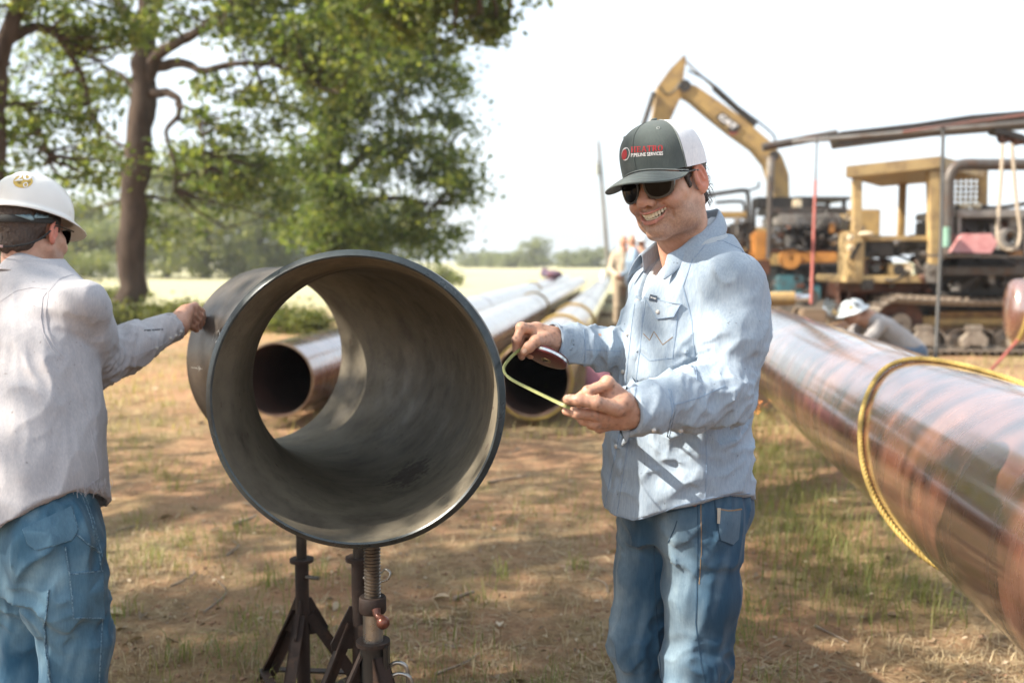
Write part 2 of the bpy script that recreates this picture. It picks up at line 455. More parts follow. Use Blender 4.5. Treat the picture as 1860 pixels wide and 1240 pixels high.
# --- broad tree behind the pipe elbow
D3 = 31.0
P3 = lambda px, py, dd=0: at(px, py, D3 + dd)
b3 = gnd(618, 560); b3 = V(at(618, 475, D3)[0], D3, -.05)
trunk = ([b3, P3(616, 500), P3(612, 420), P3(606, 330), P3(612, 220), P3(620, 90), P3(620, -60)], [.42, .36, .32, .30, .25, .2, .1])
limbs = [([P3(610, 330), P3(680, 270, -.6), P3(760, 250, -1), P3(820, 260, -1)], [.16, .12, .08, .04]),
         ([P3(608, 380), P3(700, 360, -1), P3(790, 370, -1.5)], [.14, .09, .04]),
         ([P3(610, 260), P3(540, 200, -.5), P3(480, 180, -.8)], [.14, .09, .05]),
         ([P3(616, 160), P3(700, 90, -.5), P3(790, 60, -1)], [.14, .1, .05])]
bl = []
for px, py, dd, rx, ry, rz, nc in [
    (600, 130, -1, 1.5, 2, 1.3, 46), (700, 130, -1.5, 1.7, 2, 1.5, 60), (790, 150, -1, 1.0, 1.5, 1.4, 34), (700, 30, -1, 2.2, 2.4, 1.2, 56),
    (790, 285, -1.5, 1.1, 1.5, 1.0, 36), (690, 280, -1.5, 1.1, 1.6, .9, 26), (820, 350, -1.5, .7, 1.2, .8, 18), (740, 395, -1, 1.1, 1.5, .7, 24),
    (600, 260, -1, .8, 1.4, .7, 14), (560, 300, -1, 1.0, 1.5, .9, 26), (590, 420, 0, 1.6, 2, .9, 40), (680, 430, 0, 1.2, 1.8, .8, 30), (790, 440, 0, .9, 1.4, .5, 16),
    (840, 230, -1, .45, 1, .8, 8), (615, 200, -2, 1.0, .8, 1.1, 30), (610, 350, -2, 1.1, .8, 1.0, 30), (640, 60, -2, 1.2, .8, .9, 24), (650, -140, 0, 4.2, 4, 2, 90)]:
    bl.append((P3(px, py, dd), (rx, ry, rz), max(4, int(nc * .60)), 84, .30))
make_tree('broad_tree', 'broad leafy green tree standing in the field behind the steel pipe elbow', b3, trunk, limbs, bl, .17, M_OAK, 37)
# --- shade oak over the work place (its trunk stands out of the picture on the sunny side)
b0 = V(-9.2, 1.2, -.05)
trunk = ([b0, V(-9.1, 1.2, 1.5), V(-8.9, 1.3, 3), V(-8.6, 1.5, 5), V(-8.2, 1.8, 7.5)], [.5, .42, .38, .3, .12])
limbs = [([V(-8.9, 1.3, 3.2), V(-7, 2.5, 4.6), V(-4.5, 4.5, 5.6), V(-2, 8.5, 6.0), V(-.6, 13.2, 5.9)], [.24, .2, .15, .09, .04]),
         ([V(-8.8, 1.4, 3.8), V(-7, .5, 5.4), V(-4.5, -.5, 6.2)], [.2, .14, .06]),
         ([V(-8.8, 1.4, 4.2), V(-8, 4.5, 5.6), V(-6.5, 8, 6.4), V(-4, 11, 6.6)], [.2, .15, .1, .05]),
         ([V(-8.7, 1.5, 4.6), V(-10.5, 3.5, 6), V(-12, 6, 6.6)], [.16, .12, .05])]
bl = [(V(-6.2, 2.0, 6.5), (3.8, 3.6, 1.2), 70, 80, .33), (V(-5.4, 7.0, 6.6), (4.0, 3.4, 1.1), 70, 80, .33), (V(-9.5, 4.5, 7.2), (4, 5, 1.4), 86, 80, .35),
      (V(-5.6, -2.0, 6.3), (3.5, 2.5, 1.0), 46, 80, .33), (V(-2.5, 4.5, 6.6), (2.5, 3.2, .8), 34, 80, .32),
      (at(800, 20, 15.0), (.95, 1.2, .42), 26, 60, .2), (at(890, 40, 15.2), (.36, .6, .30), 11, 50, .14), (at(690, 10, 15), (.9, 1.2, .5), 22, 60, .2), (at(870, -60, 15), (1.2, 1.2, .45), 26, 60, .22)]
make_tree('oak_tree', 'near oak whose long leafy branch hangs into the open white sky', b0, trunk, limbs, bl, .125, M_OAK, 51, frac=.6)
# --- trees at the far side of the field
far = [(-40, 92, 7.5, 5.0), (90, 98, 6.5, 4.6), (190, 96, 8.5, 4.6), (300, 90, 13, 5.6), (372, 86, 12, 4.8), (470, 94, 13.5, 5.6), (560, 100, 12.5, 5.4), (690, 105, 9.5, 4.6)]
for k, (px, dd, h, rr) in enumerate(far):
    c = at(px, 475, dd); b = V(c[0], dd, -.1); r_ = np.random.default_rng(100 + k)
    bl = [(b + V(0, 0, h * .60), (rr * .9, rr * .9, h * .34), 42, 70, .72), (b + V(r_.uniform(-2, 2), -2, h * .32), (rr, rr * .8, h * .2), 34, 70, .7),
          (b + V(r_.uniform(-2, 2), -2.5, h * .14), (rr * 1.1, rr * .7, h * .11), 26, 60, .6)]
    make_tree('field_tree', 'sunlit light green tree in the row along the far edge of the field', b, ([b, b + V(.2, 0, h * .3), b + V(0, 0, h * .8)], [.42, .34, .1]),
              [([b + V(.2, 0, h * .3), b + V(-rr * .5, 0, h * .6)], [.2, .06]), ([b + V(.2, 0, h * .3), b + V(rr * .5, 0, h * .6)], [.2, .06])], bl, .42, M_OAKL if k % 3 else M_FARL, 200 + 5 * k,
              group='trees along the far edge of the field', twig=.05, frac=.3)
far = [(905, 230, 3.8, 4.5, 'low rounded hazy tree on the horizon left of the tallest far tree'), (935, 225, 3.6, 4.5, 'low pale hedge tree right beside the tallest far tree on the horizon'),
       (973, 220, 7.4, 4.6, 'tallest hazy round tree on the horizon above the row of laid pipes'), (1040, 235, 4.5, 5.5, 'small hazy tree on the horizon just short of the utility pole'),
       (1075, 230, 5.2, 5.0, 'hazy pale green tree on the horizon behind the utility pole'), (1150, 235, 5.0, 6.0, 'hazy tree on the horizon behind the two talking men'),
       (862, 240, 4.2, 6.0, 'hazy low tree on the horizon next to the broad green tree')]
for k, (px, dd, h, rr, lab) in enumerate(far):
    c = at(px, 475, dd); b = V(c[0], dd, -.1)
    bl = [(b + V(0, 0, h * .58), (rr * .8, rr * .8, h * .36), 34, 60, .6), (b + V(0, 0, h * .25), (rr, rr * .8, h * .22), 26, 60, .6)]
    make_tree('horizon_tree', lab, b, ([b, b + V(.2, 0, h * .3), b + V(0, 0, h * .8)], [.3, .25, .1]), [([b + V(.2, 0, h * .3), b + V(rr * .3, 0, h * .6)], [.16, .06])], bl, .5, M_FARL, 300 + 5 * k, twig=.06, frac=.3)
# --- shrubs under the main oak
sh = [(296, 566, 22.5, .62, .55, 'leafy green shrub growing against the foot of the thick oak trunk'), (180, 560, 22, .7, .6, 'loose pale shrub beside the oak trunk behind the left worker'),
      (365, 560, 21, .45, .5, 'small green shrub half hidden behind the rim of the steel elbow'), (515, 568, 20.5, .62, .52, 'round green shrub seen through the opening of the steel elbow'),
      (560, 578, 20, .4, .36, 'low green tuft shrub next to the round shrub in the elbow opening'), (215, 520, 30, .9, .75, 'pale green shrub in the field behind the oak trunk'),
      (150, 492, 70, 2.2, 1.9, 'bushy light shrub at the end of the metal field gate'), (770, 486, 60, 2.4, 1.2, 'pale dusty bush under the right side of the broad tree')]
for k, (px, py, dd, rx, h, lab) in enumerate(sh):
    c = at(px, py, dd); b = V(c[0], dd, 0)
    bl = [(b + V(0, 0, h * .5), (rx, rx, h * .5), 26, 70, .16 * max(1, rx))]
    stems = [([b, b + V(rx * .3 * math.cos(q), rx * .3 * math.sin(q), h * .4), b + V(rx * .6 * math.cos(q), rx * .6 * math.sin(q), h * .85)], [.016 * max(1, rx), .012, .006]) for q in (0, 1.3, 2.7, 4.1, 5.2)]
    t = make_tree('shrub', lab, b, stems[0], stems[1:], bl, .09 * max(1, rx * 1.1), M_SHRUB, 400 + 5 * k, cat='shrub', twig=.01, frac=.5, crown_name='foliage')
# --- gate at the far side of the field
M_GATE = mat('galvanised_gate', (.55, .56, .55), (.42, .43, .42), rough=.5, metal=.3, vs=2)
g0, g1 = at(172, 500, 84), at(212, 500, 84)
t = empty('field_gate', (g0[0], 84, 0)); tag(t, 'pale tubular metal gate at the far edge of the field', 'gate')
for k in range(5):
    z = .25 + k * .26
    MB().tube([V(g0[0], 84, z), V(g1[0], 84, z)], .035, 8).build('rail', M_GATE, t, smooth=50)
for x in (g0[0], (g0[0] + g1[0]) / 2, g1[0]):
    MB().tube([V(x, 84.05, .05), V(x, 84.05, 1.42)], .05, 8).build('upright', M_GATE, t, smooth=50)
# --- utility pole
M_POLE = mat('weathered_pole', (.17, .155, .14), (.11, .10, .092), rough=.9, vs=3, ms=(1, 1, .15))
pt, pb = at(1087, 258, 62), at(1104, 478, 62)
pb = pb + (pb - pt) * ((0 - pb[2]) / (pb[2] - pt[2]))
t = empty('utility_pole', pb); tag(t, 'grey leaning utility pole with a small transformer standing in the field', 'utility pole')
MB().tube(np.linspace(pb, pt, 6), np.linspace(.14, .09, 6), 12).build('pole', M_POLE, t, smooth=50)
tp = pt + (pb - pt) * .19 + V(-.28, -.1, 0)
MB().lathe([(-.36, .02), (-.36, .19), (.32, .19), (.38, .1), (.38, .01)], tp, (0, 0, 1), 14).build('transformer', M_GATE, t, smooth=40)
MB().bar(tp + V(0, 0, .15), tp + V(.3, .1, .15), .06, .08).build('bracket', M_POLE, t)
MB().tube([pt + V(0, 0, -.1), pt + V(0, 0, .25)], .045, 8).build('insulator', M_POLE, t, smooth=50)
MB().tube([tp + V(0, 0, .38), tp + V(.02, 0, .6)], .03, 8).build('bushing', M_POLE, t, smooth=50)
# ================================================================ steel
def pipe_mat(name, base, dark, hi_, rough=.34):
    """varnished mill-scale pipe: x of the object runs along the pipe"""
    m, N, L, B = new_mat(name)
    tc = N.new('ShaderNodeTexCoord').outputs['Object']
    a = nnode(N, L, tc, 1.0, 7, .65, (2.6, .5, .5))
    c = ramp(N, L, a, [(.30, dark), (.5, base), (.72, hi_)])
    s = nnode(N, L, tc, 1.0, 6, .7, (22, 1.4, 1.4))
    c = mixc(N, L, .75, c, ramp(N, L, s, [(.3, (.62, .6, .6)), (.55, (1, 1, 1)), (.75, (1.35, 1.25, 1.15))]), 'MULTIPLY')
    sc_ = nnode(N, L, tc, 3.2, 9, .75, (1, 2.5, 2.5))
    c = mixc(N, L, ramp(N, L, sc_, [(.62, 0.0), (.74, .35)]), c, (.24, .16, .12))
    L.new(c, B.inputs['Base Color'])
    rr = N.new('ShaderNodeMapRange'); rr.inputs['From Min'].default_value = .3; rr.inputs['From Max'].default_value = .7
    rr.inputs['To Min'].default_value = rough - .08; rr.inputs['To Max'].default_value = rough + .16
    L.new(nnode(N, L, tc, 1.0, 7, .7, (9, 2.2, 2.2)), rr.inputs['Value']); L.new(rr.outputs[0], B.inputs['Roughness'])
    B.inputs['Specular IOR Level'].default_value = 1.0
    B.inputs['Coat Weight'].default_value = 1.0; B.inputs['Coat Roughness'].default_value = .11; B.inputs['Coat IOR'].default_value = 2.1; B.inputs['IOR'].default_value = 1.9
    bump(N, L, B, nnode(N, L, tc, 1.0, 6, .7, (40, 5, 5)), .12, .003)
    return m
M_PIPE = pipe_mat('varnished_pipe', (.17, .066, .04), (.09, .036, .025), (.27, .125, .075), .22)
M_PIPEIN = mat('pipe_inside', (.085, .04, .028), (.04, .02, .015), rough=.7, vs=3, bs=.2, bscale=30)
M_BEVEL = mat('ground_bevel', (.34, .25, .17), (.2, .12, .08), rough=.38, metal=.75, vs=9)
M_WELD = mat('weld_bead', (.09, .07, .06), (.045, .036, .03), rough=.55, metal=.5, vs=30, bs=.6, bscale=90)
def rope_mat(name, c1, c2):
    return mat(name, c1, c2, rough=.65, vs=120, bs=.5, bscale=220)
M_ROPE = rope_mat('yellow_rope', (.50, .36, .10), (.30, .21, .06))
def rope(mb, pts, r, turns=38, strands=3, n=6, per=5):
    """three-strand laid rope along a polyline"""
    L_ = np.concatenate([[0], np.cumsum(np.linalg.norm(np.diff(pts, axis=0), axis=1))])
    k = int(L_[-1] * turns * per); u = np.linspace(0, L_[-1], k)
    P = np.stack([np.interp(u, L_, pts[:, i]) for i in range(3)], 1); fr = frames(P)
    for s in range(strands):
        a = 2 * PI * (u * turns / strands + s / strands)
        Q = P + r * .52 * (np.cos(a)[:, None] * fr[:, 0] + np.sin(a)[:, None] * fr[:, 1])
        mb.tube(Q, r * .55, n)
def make_pipe(label, a, b, R, th=.018, group=None, seams=(), n=64):
    """pipe lying from a (open end) to b"""
    a, b = np.asarray(a, float), np.asarray(b, float); d = b - a; Ln = np.linalg.norm(d)
    t = empty('steel_pipe', a); t.rotation_euler = Matrix(frame(d).tolist()).to_euler(); tag(t, label, 'pipe', group)
    bpy.context.view_layer.update()
    prof = [(.012, R)] + [(x, R) for x in np.linspace(.4, Ln - .4, max(4, int(Ln * 1.5)))] + [(Ln - .012, R)]
    MB().lathe(prof, (0, 0, 0), (1, 0, 0), n).build('wall', M_PIPE, t, smooth=40, keep=False)
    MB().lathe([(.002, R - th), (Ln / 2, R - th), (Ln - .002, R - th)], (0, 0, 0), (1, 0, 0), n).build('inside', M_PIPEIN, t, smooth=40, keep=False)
    MB().lathe([(.012, R + .0005), (.0, R - th * .55), (.002, R - th)], (0, 0, 0), (1, 0, 0), n).build('bevelled_end', M_BEVEL, t, smooth=60, keep=False)
    MB().lathe([(Ln - .012, R + .0005), (Ln, R - th * .55), (Ln - .002, R - th)], (0, 0, 0), (1, 0, 0), n).build('bevelled_end', M_BEVEL, t, smooth=60, keep=False)
    for s in seams:
        pr = [(s - .011, R - .001), (s - .007, R + .0035), (s, R + .005), (s + .007, R + .0035), (s + .011, R - .001)]
        MB().lathe(pr, (0, 0, 0), (1, 0, 0), n).build('weld_seam', M_WELD, t, smooth=60, keep=False)
    return t
def ring_rope(label, a, d, R, dist, tilt=.0, r=.016, turns=38, group='rope slings on the pipes'):
    d = nrm(d); F = frame(d); c = np.asarray(a) + d * dist
    t = np.linspace(0, 2 * PI, 90)
    P = c + (R + r) * (np.cos(t)[:, None] * F[:, 1] + np.sin(t)[:, None] * F[:, 2]) + (tilt * np.sin(t + .6))[:, None] * d
    mb = MB(); rope(mb, P, r, turns)
    o = mb.build('rope_sling', M_ROPE, smooth=60); tag(o, label, 'rope', group); return o
VPX = 1128
PD = nrm(V((VPX - 930) / FPX, 1, 0))         # the pipe strings run parallel
PR = .33
zc = .10 + PR
pA = V(at(503, 702, 8.55)[0], 8.55, zc); pB = V(at(967, 697, 8.55)[0], 8.55, zc); pC = V(at(722, 702, 8.55)[0], 8.55, zc)
make_pipe('glossy red brown pipe whose dark open mouth shows through the steel elbow', pA, pA + PD * 45, PR, seams=(12.1, 24.2, 36.3))
make_pipe('long brown pipe with its open mouth behind the maroon tape reel', pB, pB + PD * 37, PR, seams=(12.2, 24.4))
make_pipe('middle one of the three laid brown pipes, its near end hidden behind the elbow', pC, pC + PD * 38, PR, seams=(11.8, 24.0))
for k, (a, s, lab) in enumerate([(pB, .06, 'yellow rope sling around the open mouth of the pipe behind the tape reel'), (pB, 4.2, 'yellow rope sling around the middle of the pipe behind the tape reel'),
                                 (pB, 7.6, 'thin yellow rope sling on the far stretch of the pipe behind the tape reel'), (pA, 24.8, 'yellow rope sling near the far end of the pipe seen through the elbow'), (pC, 13.5, 'rope sling around the middle one of the three laid pipes')]):
    ring_rope(lab, a, PD, PR, s, .05, .015 if k else .012, 24, group=None)
# pipe in the foreground on the right, held above the ground
RD = nrm(V((1140 - 930) / FPX, 1, 0))
r0 = V(1.215, 0, .725)
rs, re = r0 + RD * -1.6, r0 + RD * 11.7
make_pipe('big glossy red brown pipe in front of the tracked machine, with yellow rope around it', re, rs, PR, seams=(1.25,), n=96)
F = frame(RD)
def rpt(dep, ang, extra=0.0):
    """point on the foreground pipe: depth along it and angle (0 = towards the camera side, 90 = top)"""
    c = r0 + RD * dep
    return c + (PR + extra) * (math.cos(RAD(ang)) * F[:, 1] + math.sin(RAD(ang)) * F[:, 2])
wp = [(3.30, -62), (3.38, -45), (3.52, -20), (3.68, 10), (3.88, 40), (4.02, 64), (3.98, 84), (3.75, 100), (3.45, 116), (3.2, 140), (3.1, 180), (3.15, 225), (3.25, 270), (3.30, 298)]
P = spline([rpt(a, b, .014) for a, b in wp], 120)
cc = P - (r0 + ((P - r0) @ RD)[:, None] * RD); cc /= np.linalg.norm(cc, axis=1, keepdims=True)
P = (r0 + ((P - r0) @ RD)[:, None] * RD) + cc * (PR + .0105)
mb = MB(); rope(mb, P, .0102, 60, per=6)
o = mb.build('rope_sling', M_ROPE, smooth=60); tag(o, 'thick yellow twisted rope looped around the big foreground pipe', 'rope')
# timber skids under the pipes
M_WOOD = mat('skid_timber', (.24, .17, .11), (.13, .095, .065), rough=.9, vs=5, ms=(.3, 2, 2), bs=.5, bscale=40)
def skid(c, d, ln, w, h, lab, group=None):
    t = MB().bar(np.asarray(c) - nrm(d) * ln / 2, np.asarray(c) + nrm(d) * ln / 2, w, h, bev=.008).build('timber_skid', M_WOOD)
    tag(t, lab, 'timber', group); return t
sd = V(PD[1], -PD[0], 0)
for s in (1.2, 9.0, 18, 27):
    skid(pA + PD * s + V(0, 0, -PR - .05), sd, 1.3, .16, .10, 'rough timber skid lying crosswise under the pipe seen through the elbow', 'timber skids under the pipe seen through the elbow')
    skid(pB + PD * s + V(0, 0, -PR - .05), sd, 1.3, .16, .10, 'rough timber skid lying crosswise under the pipe behind the tape reel', 'timber skids under the pipe behind the tape reel')
for s in (1.2, 9.5, 18.5, 27.5):
    skid(pC + PD * s + V(0, 0, -PR - .05), sd, 1.3, .16, .10, 'rough timber skid lying crosswise under the middle one of the laid pipes', 'timber skids under the middle laid pipe')
rsd = V(RD[1], -RD[0], 0)
for lv in range(2):
    for dd in (9.7, 1.2):
        skid(r0 + RD * dd + rsd * 0 + V(0, 0, -PR - .098 - lv * .196), rsd, .9, .2, .195, 'square timber in the crib under the big foreground pipe', 'crib timbers under the foreground pipe')
# ================================================================ the steel elbow on its jacks
def steel_mat(name, c1, c2, c3, rough, metal, sc_=3.0, bs=.15, spots=None):
    m, N, L, B = new_mat(name)
    tc = N.new('ShaderNodeTexCoord').outputs['Object']
    c = ramp(N, L, nnode(N, L, tc, sc_, 8, .68), [(.30, c1), (.5, c2), (.7, c3)])
    c = mixc(N, L, .55, c, ramp(N, L, nnode(N, L, tc, 16, 8, .75), [(.3, (.65, .64, .62)), (.6, (1.1, 1.1, 1.1))]), 'MULTIPLY')
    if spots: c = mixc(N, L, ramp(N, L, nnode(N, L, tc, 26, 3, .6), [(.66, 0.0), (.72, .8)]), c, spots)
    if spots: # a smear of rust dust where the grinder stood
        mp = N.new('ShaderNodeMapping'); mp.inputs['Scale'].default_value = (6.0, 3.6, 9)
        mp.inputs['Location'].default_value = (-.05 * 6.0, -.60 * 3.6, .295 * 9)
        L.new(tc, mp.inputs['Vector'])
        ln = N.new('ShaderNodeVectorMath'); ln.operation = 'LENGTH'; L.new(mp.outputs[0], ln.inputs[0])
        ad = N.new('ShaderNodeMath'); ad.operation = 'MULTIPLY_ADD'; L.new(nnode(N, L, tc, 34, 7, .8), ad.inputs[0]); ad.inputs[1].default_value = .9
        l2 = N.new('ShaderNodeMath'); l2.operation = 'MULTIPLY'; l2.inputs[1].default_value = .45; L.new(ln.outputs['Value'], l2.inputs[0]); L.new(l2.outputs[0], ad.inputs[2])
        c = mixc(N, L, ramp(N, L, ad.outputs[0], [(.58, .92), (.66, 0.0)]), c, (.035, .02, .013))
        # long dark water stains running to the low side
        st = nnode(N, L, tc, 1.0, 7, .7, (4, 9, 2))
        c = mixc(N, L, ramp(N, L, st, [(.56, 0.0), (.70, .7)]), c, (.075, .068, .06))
    L.new(c, B.inputs['Base Color']); B.inputs['Metallic'].default_value = metal
    rr = N.new('ShaderNodeMapRange'); rr.inputs['From Min'].default_value = .3; rr.inputs['From Max'].default_value = .7
    rr.inputs['To Min'].default_value = rough - .12; rr.inputs['To Max'].default_value = rough + .15
    L.new(nnode(N, L, tc, 7, 8, .7), rr.inputs['Value']); L.new(rr.outputs[0], B.inputs['Roughness'])
    bump(N, L, B, nnode(N, L, tc, 45, 6, .7), bs, .002)
    return m
M_RINGO = steel_mat('ring_outside', (.058, .050, .045), (.085, .074, .066), (.042, .037, .034), .45, .25)
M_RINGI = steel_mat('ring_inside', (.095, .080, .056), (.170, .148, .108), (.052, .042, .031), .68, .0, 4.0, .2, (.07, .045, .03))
M_RINGB = steel_mat('ring_bevel', (.026, .034, .038), (.045, .057, .063), (.018, .022, .025), .3, .3, 12, .1)
M_CHALK = mat('chalk', (.62, .62, .60), (.45, .45, .44), rough=1, vs=60)
E1 = at(643, 729, 2.2); E2 = at(492, 648, 3.66)
ch = E2 - E1; CL = math.hypot(ch[0], ch[1]); RB = 2.05                      # 45 degree bend of about three diameters
DA = 2 * math.asin(CL / 2 / RB); yc = math.atan2(ch[0], ch[1])
yaw0 = yc + DA / 2                                                            # heading clockwise from +Y
EL = RB * DA; R1 = .3375
bc = E1 + RB * V(-math.cos(yaw0), math.sin(yaw0), 0)                          # centre of the bend
def el_c(s):
    """centre and heading at arc length s"""
    w_ = yaw0 - s / RB
    p = bc + RB * V(math.cos(w_), -math.sin(w_), 0); p[2] = E1[2] + (E2[2] - E1[2]) * s / EL
    return p, V(math.sin(w_), math.cos(w_), 0)
EA = el_c(0)[1]
def sweep(prof, n=150):
    """prof rows: arc length, radius"""
    a_ = np.linspace(0, 2 * PI, n, endpoint=False); vs_ = []
    for s, r in prof:
        p, d = el_c(s); sd_ = V(d[1], -d[0], 0)
        vs_ += [p + r * (math.cos(q) * sd_ + math.sin(q) * V(0, 0, 1)) for q in a_]
    f = [(i * n + j, i * n + (j + 1) % n, (i + 1) * n + (j + 1) % n, (i + 1) * n + j) for i in range(len(prof) - 1) for j in range(n)]
    return MB().add(vs_, f)
ring_t = empty('pipe_elbow', E1); ring_t.rotation_euler = (0, 0, -yaw0)
tag(ring_t, 'short wide dark steel pipe elbow resting on jack stands between the two men', 'pipe elbow')
ss = np.linspace(.16, EL - .012, 34)
sweep([(.014, R1), (.085, R1 - .001), (.12, R1 - .008)] + [(s, R1 - .008) for s in ss]).build('outer_wall', M_RINGO, ring_t, smooth=50)
sweep([(.014, R1 + .0003), (.002, R1 - .010), (.0, R1 - .013), (.003, R1 - .017)]).build('bevelled_rim', M_RINGB, ring_t, smooth=35)
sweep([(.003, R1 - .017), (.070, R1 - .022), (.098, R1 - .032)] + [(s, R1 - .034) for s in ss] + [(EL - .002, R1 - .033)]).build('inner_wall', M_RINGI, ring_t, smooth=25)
sweep([(EL - .012, R1 - .008), (EL, R1 - .02), (EL - .002, R1 - .033)]).build('back_rim', M_RINGO, ring_t, smooth=35)
# chalk marks on the outside
bpy.context.view_layer.update()
def surf_of(objs):
    vs, fs, n = [], [], 0
    for o in objs:
        M = wm(o)
        vs += [M @ v.co for v in o.data.vertices]; fs += [[i + n for i in p.vertices] for p in o.data.polygons]; n = len(vs)
    return BVHTree.FromPolygons(vs, fs)
CAM = Vector((0, 0, HC))
def cast(bvh, px, py):
    d = Vector(ray(px, py)).normalized()
    h = bvh.ray_cast(CAM, d)
    if h[0] is None: return None
    n = h[1]
    if n.dot(d) > 0: n = -n
    return np.array(h[0]), np.array(n)
def cast_line(bvh, pix, step=4.0):
    """pixel polyline -> points and normals on a surface"""
    P, Nn = [], []
    pix = np.asarray(pix, float)
    for a, b in zip(pix[:-1], pix[1:]):
        k = max(1, int(np.linalg.norm(b - a) / step))
        for t in np.linspace(0, 1, k, endpoint=False):
            h = cast(bvh, *(a + (b - a) * t))
            if h: P.append(h[0]); Nn.append(h[1])
    h = cast(bvh, *pix[-1])
    if h: P.append(h[0]); Nn.append(h[1])
    return np.array(P), np.array(Nn)
def ribbon(mb, P, Nn, w, off=.001, th=.0012):
    """flat raised band along a line on a surface"""
    if len(P) < 2: return
    # drop jumps
    t = np.gradient(P, axis=0); t /= np.maximum(np.linalg.norm(t, axis=1, keepdims=True), 1e-9)
    s = np.cross(t, Nn); s /= np.maximum(np.linalg.norm(s, axis=1, keepdims=True), 1e-9)
    k = len(P)
    v = np.concatenate([P - s * w / 2 - Nn * .002, P - s * w / 2 * .8 + Nn * (off + th), P + s * w / 2 * .8 + Nn * (off + th), P + s * w / 2 - Nn * .002])
    f = []
    for i in range(k - 1):
        for q_ in range(3): f.append((q_ * k + i, q_ * k + i + 1, (q_ + 1) * k + i + 1, (q_ + 1) * k + i))
    mb.add(v, f)
bvh = surf_of([c for c in ring_t.children if c.name.startswith('outer_wall')])
mb = MB()
for pl in ([(386, 618), (391, 602)], [(394, 610), (391, 616), (393, 622), (398, 616), (400, 607), (397, 600), (394, 604)], [(348, 667), (368, 670)], [(360, 664), (364, 669), (361, 674)]):
    P_, N_ = cast_line(bvh, pl, 2.0)
    if len(P_) > 1: ribbon(mb, P_, N_, .0015, .0002, .0002)
if mb.v: mb.build('chalk_mark', M_CHALK, ring_t)
# ---- jack stands
M_JACK = mat('rusty_stand', (.036, .017, .011), (.017, .011, .009), rough=.72, vs=9, bs=.4, bscale=60, dirt=(.085, .042, .022), ds=12, dlo=.55, dhi=.75)
M_JTUBE = mat('dark_tube', (.055, .048, .042), (.03, .027, .025), rough=.45, metal=.4, vs=12, bs=.2)
M_STEEL = mat('bare_steel', (.42, .41, .39), (.26, .25, .235), rough=.32, metal=.9, vs=14, rvar=.12)
M_SCREW = mat('oiled_screw', (.20, .175, .15), (.10, .085, .07), rough=.35, metal=.85, vs=20)
M_BLKPT = mat('chipped_black_paint', (.02, .019, .018), (.012, .012, .012), rough=.4, vs=10, dirt=(.5, .47, .42), ds=30, dlo=.64, dhi=.67)
def angle_leg(mb, a, b, w=.038, th=.006, out=(0, 0, 1)):
    """angle iron: two plates meeting at the outer edge"""
    F_ = frame(np.asarray(b) - np.asarray(a), out)
    for ax_, pos in ((1, -1), (2, 1)):
        s_ = [np.linalg.norm(np.asarray(b) - np.asarray(a)), w, th] if ax_ == 2 else [np.linalg.norm(np.asarray(b) - np.asarray(a)), th, w]
        off = F_[:, 2] * 0 if ax_ == 2 else F_[:, 1] * (-w / 2 + th / 2) - F_[:, 2] * (w / 2 - th / 2) * 1.0
        mb.box((np.asarray(a) + np.asarray(b)) / 2 + off, s_, F_)
def pipe_low(x, y):
    """height of the elbow's underside above the point x, y"""
    best = 9
    for s in np.linspace(0, EL, 90):
        p, d = el_c(s); q = V(x - p[0], y - p[1], 0)
        if abs(q @ d) < .02:
            l = q @ V(d[1], -d[0], 0)
            if abs(l) < R1: best = min(best, p[2] - math.sqrt(R1 ** 2 - l * l))
    return best
def jack_stand(label, x, y, zcol, zgus, rot, foot=.21):
    t = empty('jack_stand', (x, y, 0)); tag(t, label, 'jack stand')
    c = V(x, y, 0); zt = pipe_low(x, y)
    MB().lathe([(zcol - .12, .0175), (zt - .05, .0175)], c, (0, 0, 1), 20).build('inner_tube', M_JTUBE, t, smooth=40)
    # V head under the pipe
    h = MB()
    ex = nrm(V(EA[1], -EA[0], 0))
    for s in (-1, 1): h.bar(c + V(0, 0, zt - .05), c + ex * s * .12 + V(0, 0, zt + .012 - .02), .05, .012)
    h.build('saddle', M_JACK, t)
    MB().lathe([(zgus - .30, .0225), (zcol - .006, .0225), (zcol - .006, .019)], c, (0, 0, 1), 20).build('outer_tube', M_JACK, t, smooth=40)
    MB().lathe([(zcol - .008, .018), (zcol - .008, .039), (zcol + .003, .039), (zcol + .003, .018)], c, (0, 0, 1), 28, close=True).build('collar', M_JACK, t, smooth=30)
    MB().tube([c + V(.015, -.012, zcol - .055), c + V(.062, -.03, zcol - .055)], .0062, 10).build('lock_pin', M_STEEL, t, smooth=50)
    ft = []
    for k in range(3):
        a = rot + k * 2 * PI / 3; d = V(math.cos(a), math.sin(a), 0); ft.append(c + d * foot)
        g = MB(); gp = [(.015, zgus), (.03, zgus), (.085, zgus - .105), (.082, zgus - .125), (.015, zgus - .125)]
        g.prism(gp, .008, c, np.stack([d, np.cross(V(0, 0, 1), d), V(0, 0, 1)], 1)); g.build('gusset', M_JACK, t)
        l = MB(); angle_leg(l, c + d * .035 + V(0, 0, zgus - .045), c + d * foot + V(0, 0, .012), out=d); l.build('leg', M_JACK, t)
    for k in range(3):
        a_, b_ = ft[k], ft[(k + 1) % 3]
        MB().bar(a_ * .96 + c * .04 + V(0, 0, .05), b_ * .96 + c * .04 + V(0, 0, .05), .03, .007, up=(0, 0, 1)).build('brace', M_JACK, t)
    return t
j1 = at(548, 1015, 3.22); jack_stand('rusty tripod jack stand with a round collar under the back of the steel elbow', j1[0], j1[1], j1[2], at(548, 1086, 3.22)[2], RAD(-95))
j2 = at(652, 1012, 2.82); jack_stand('rusty tripod jack stand half hidden behind the threaded screw jack', j2[0], j2[1], j2[2], at(650, 1098, 2.82)[2], RAD(80), .2)
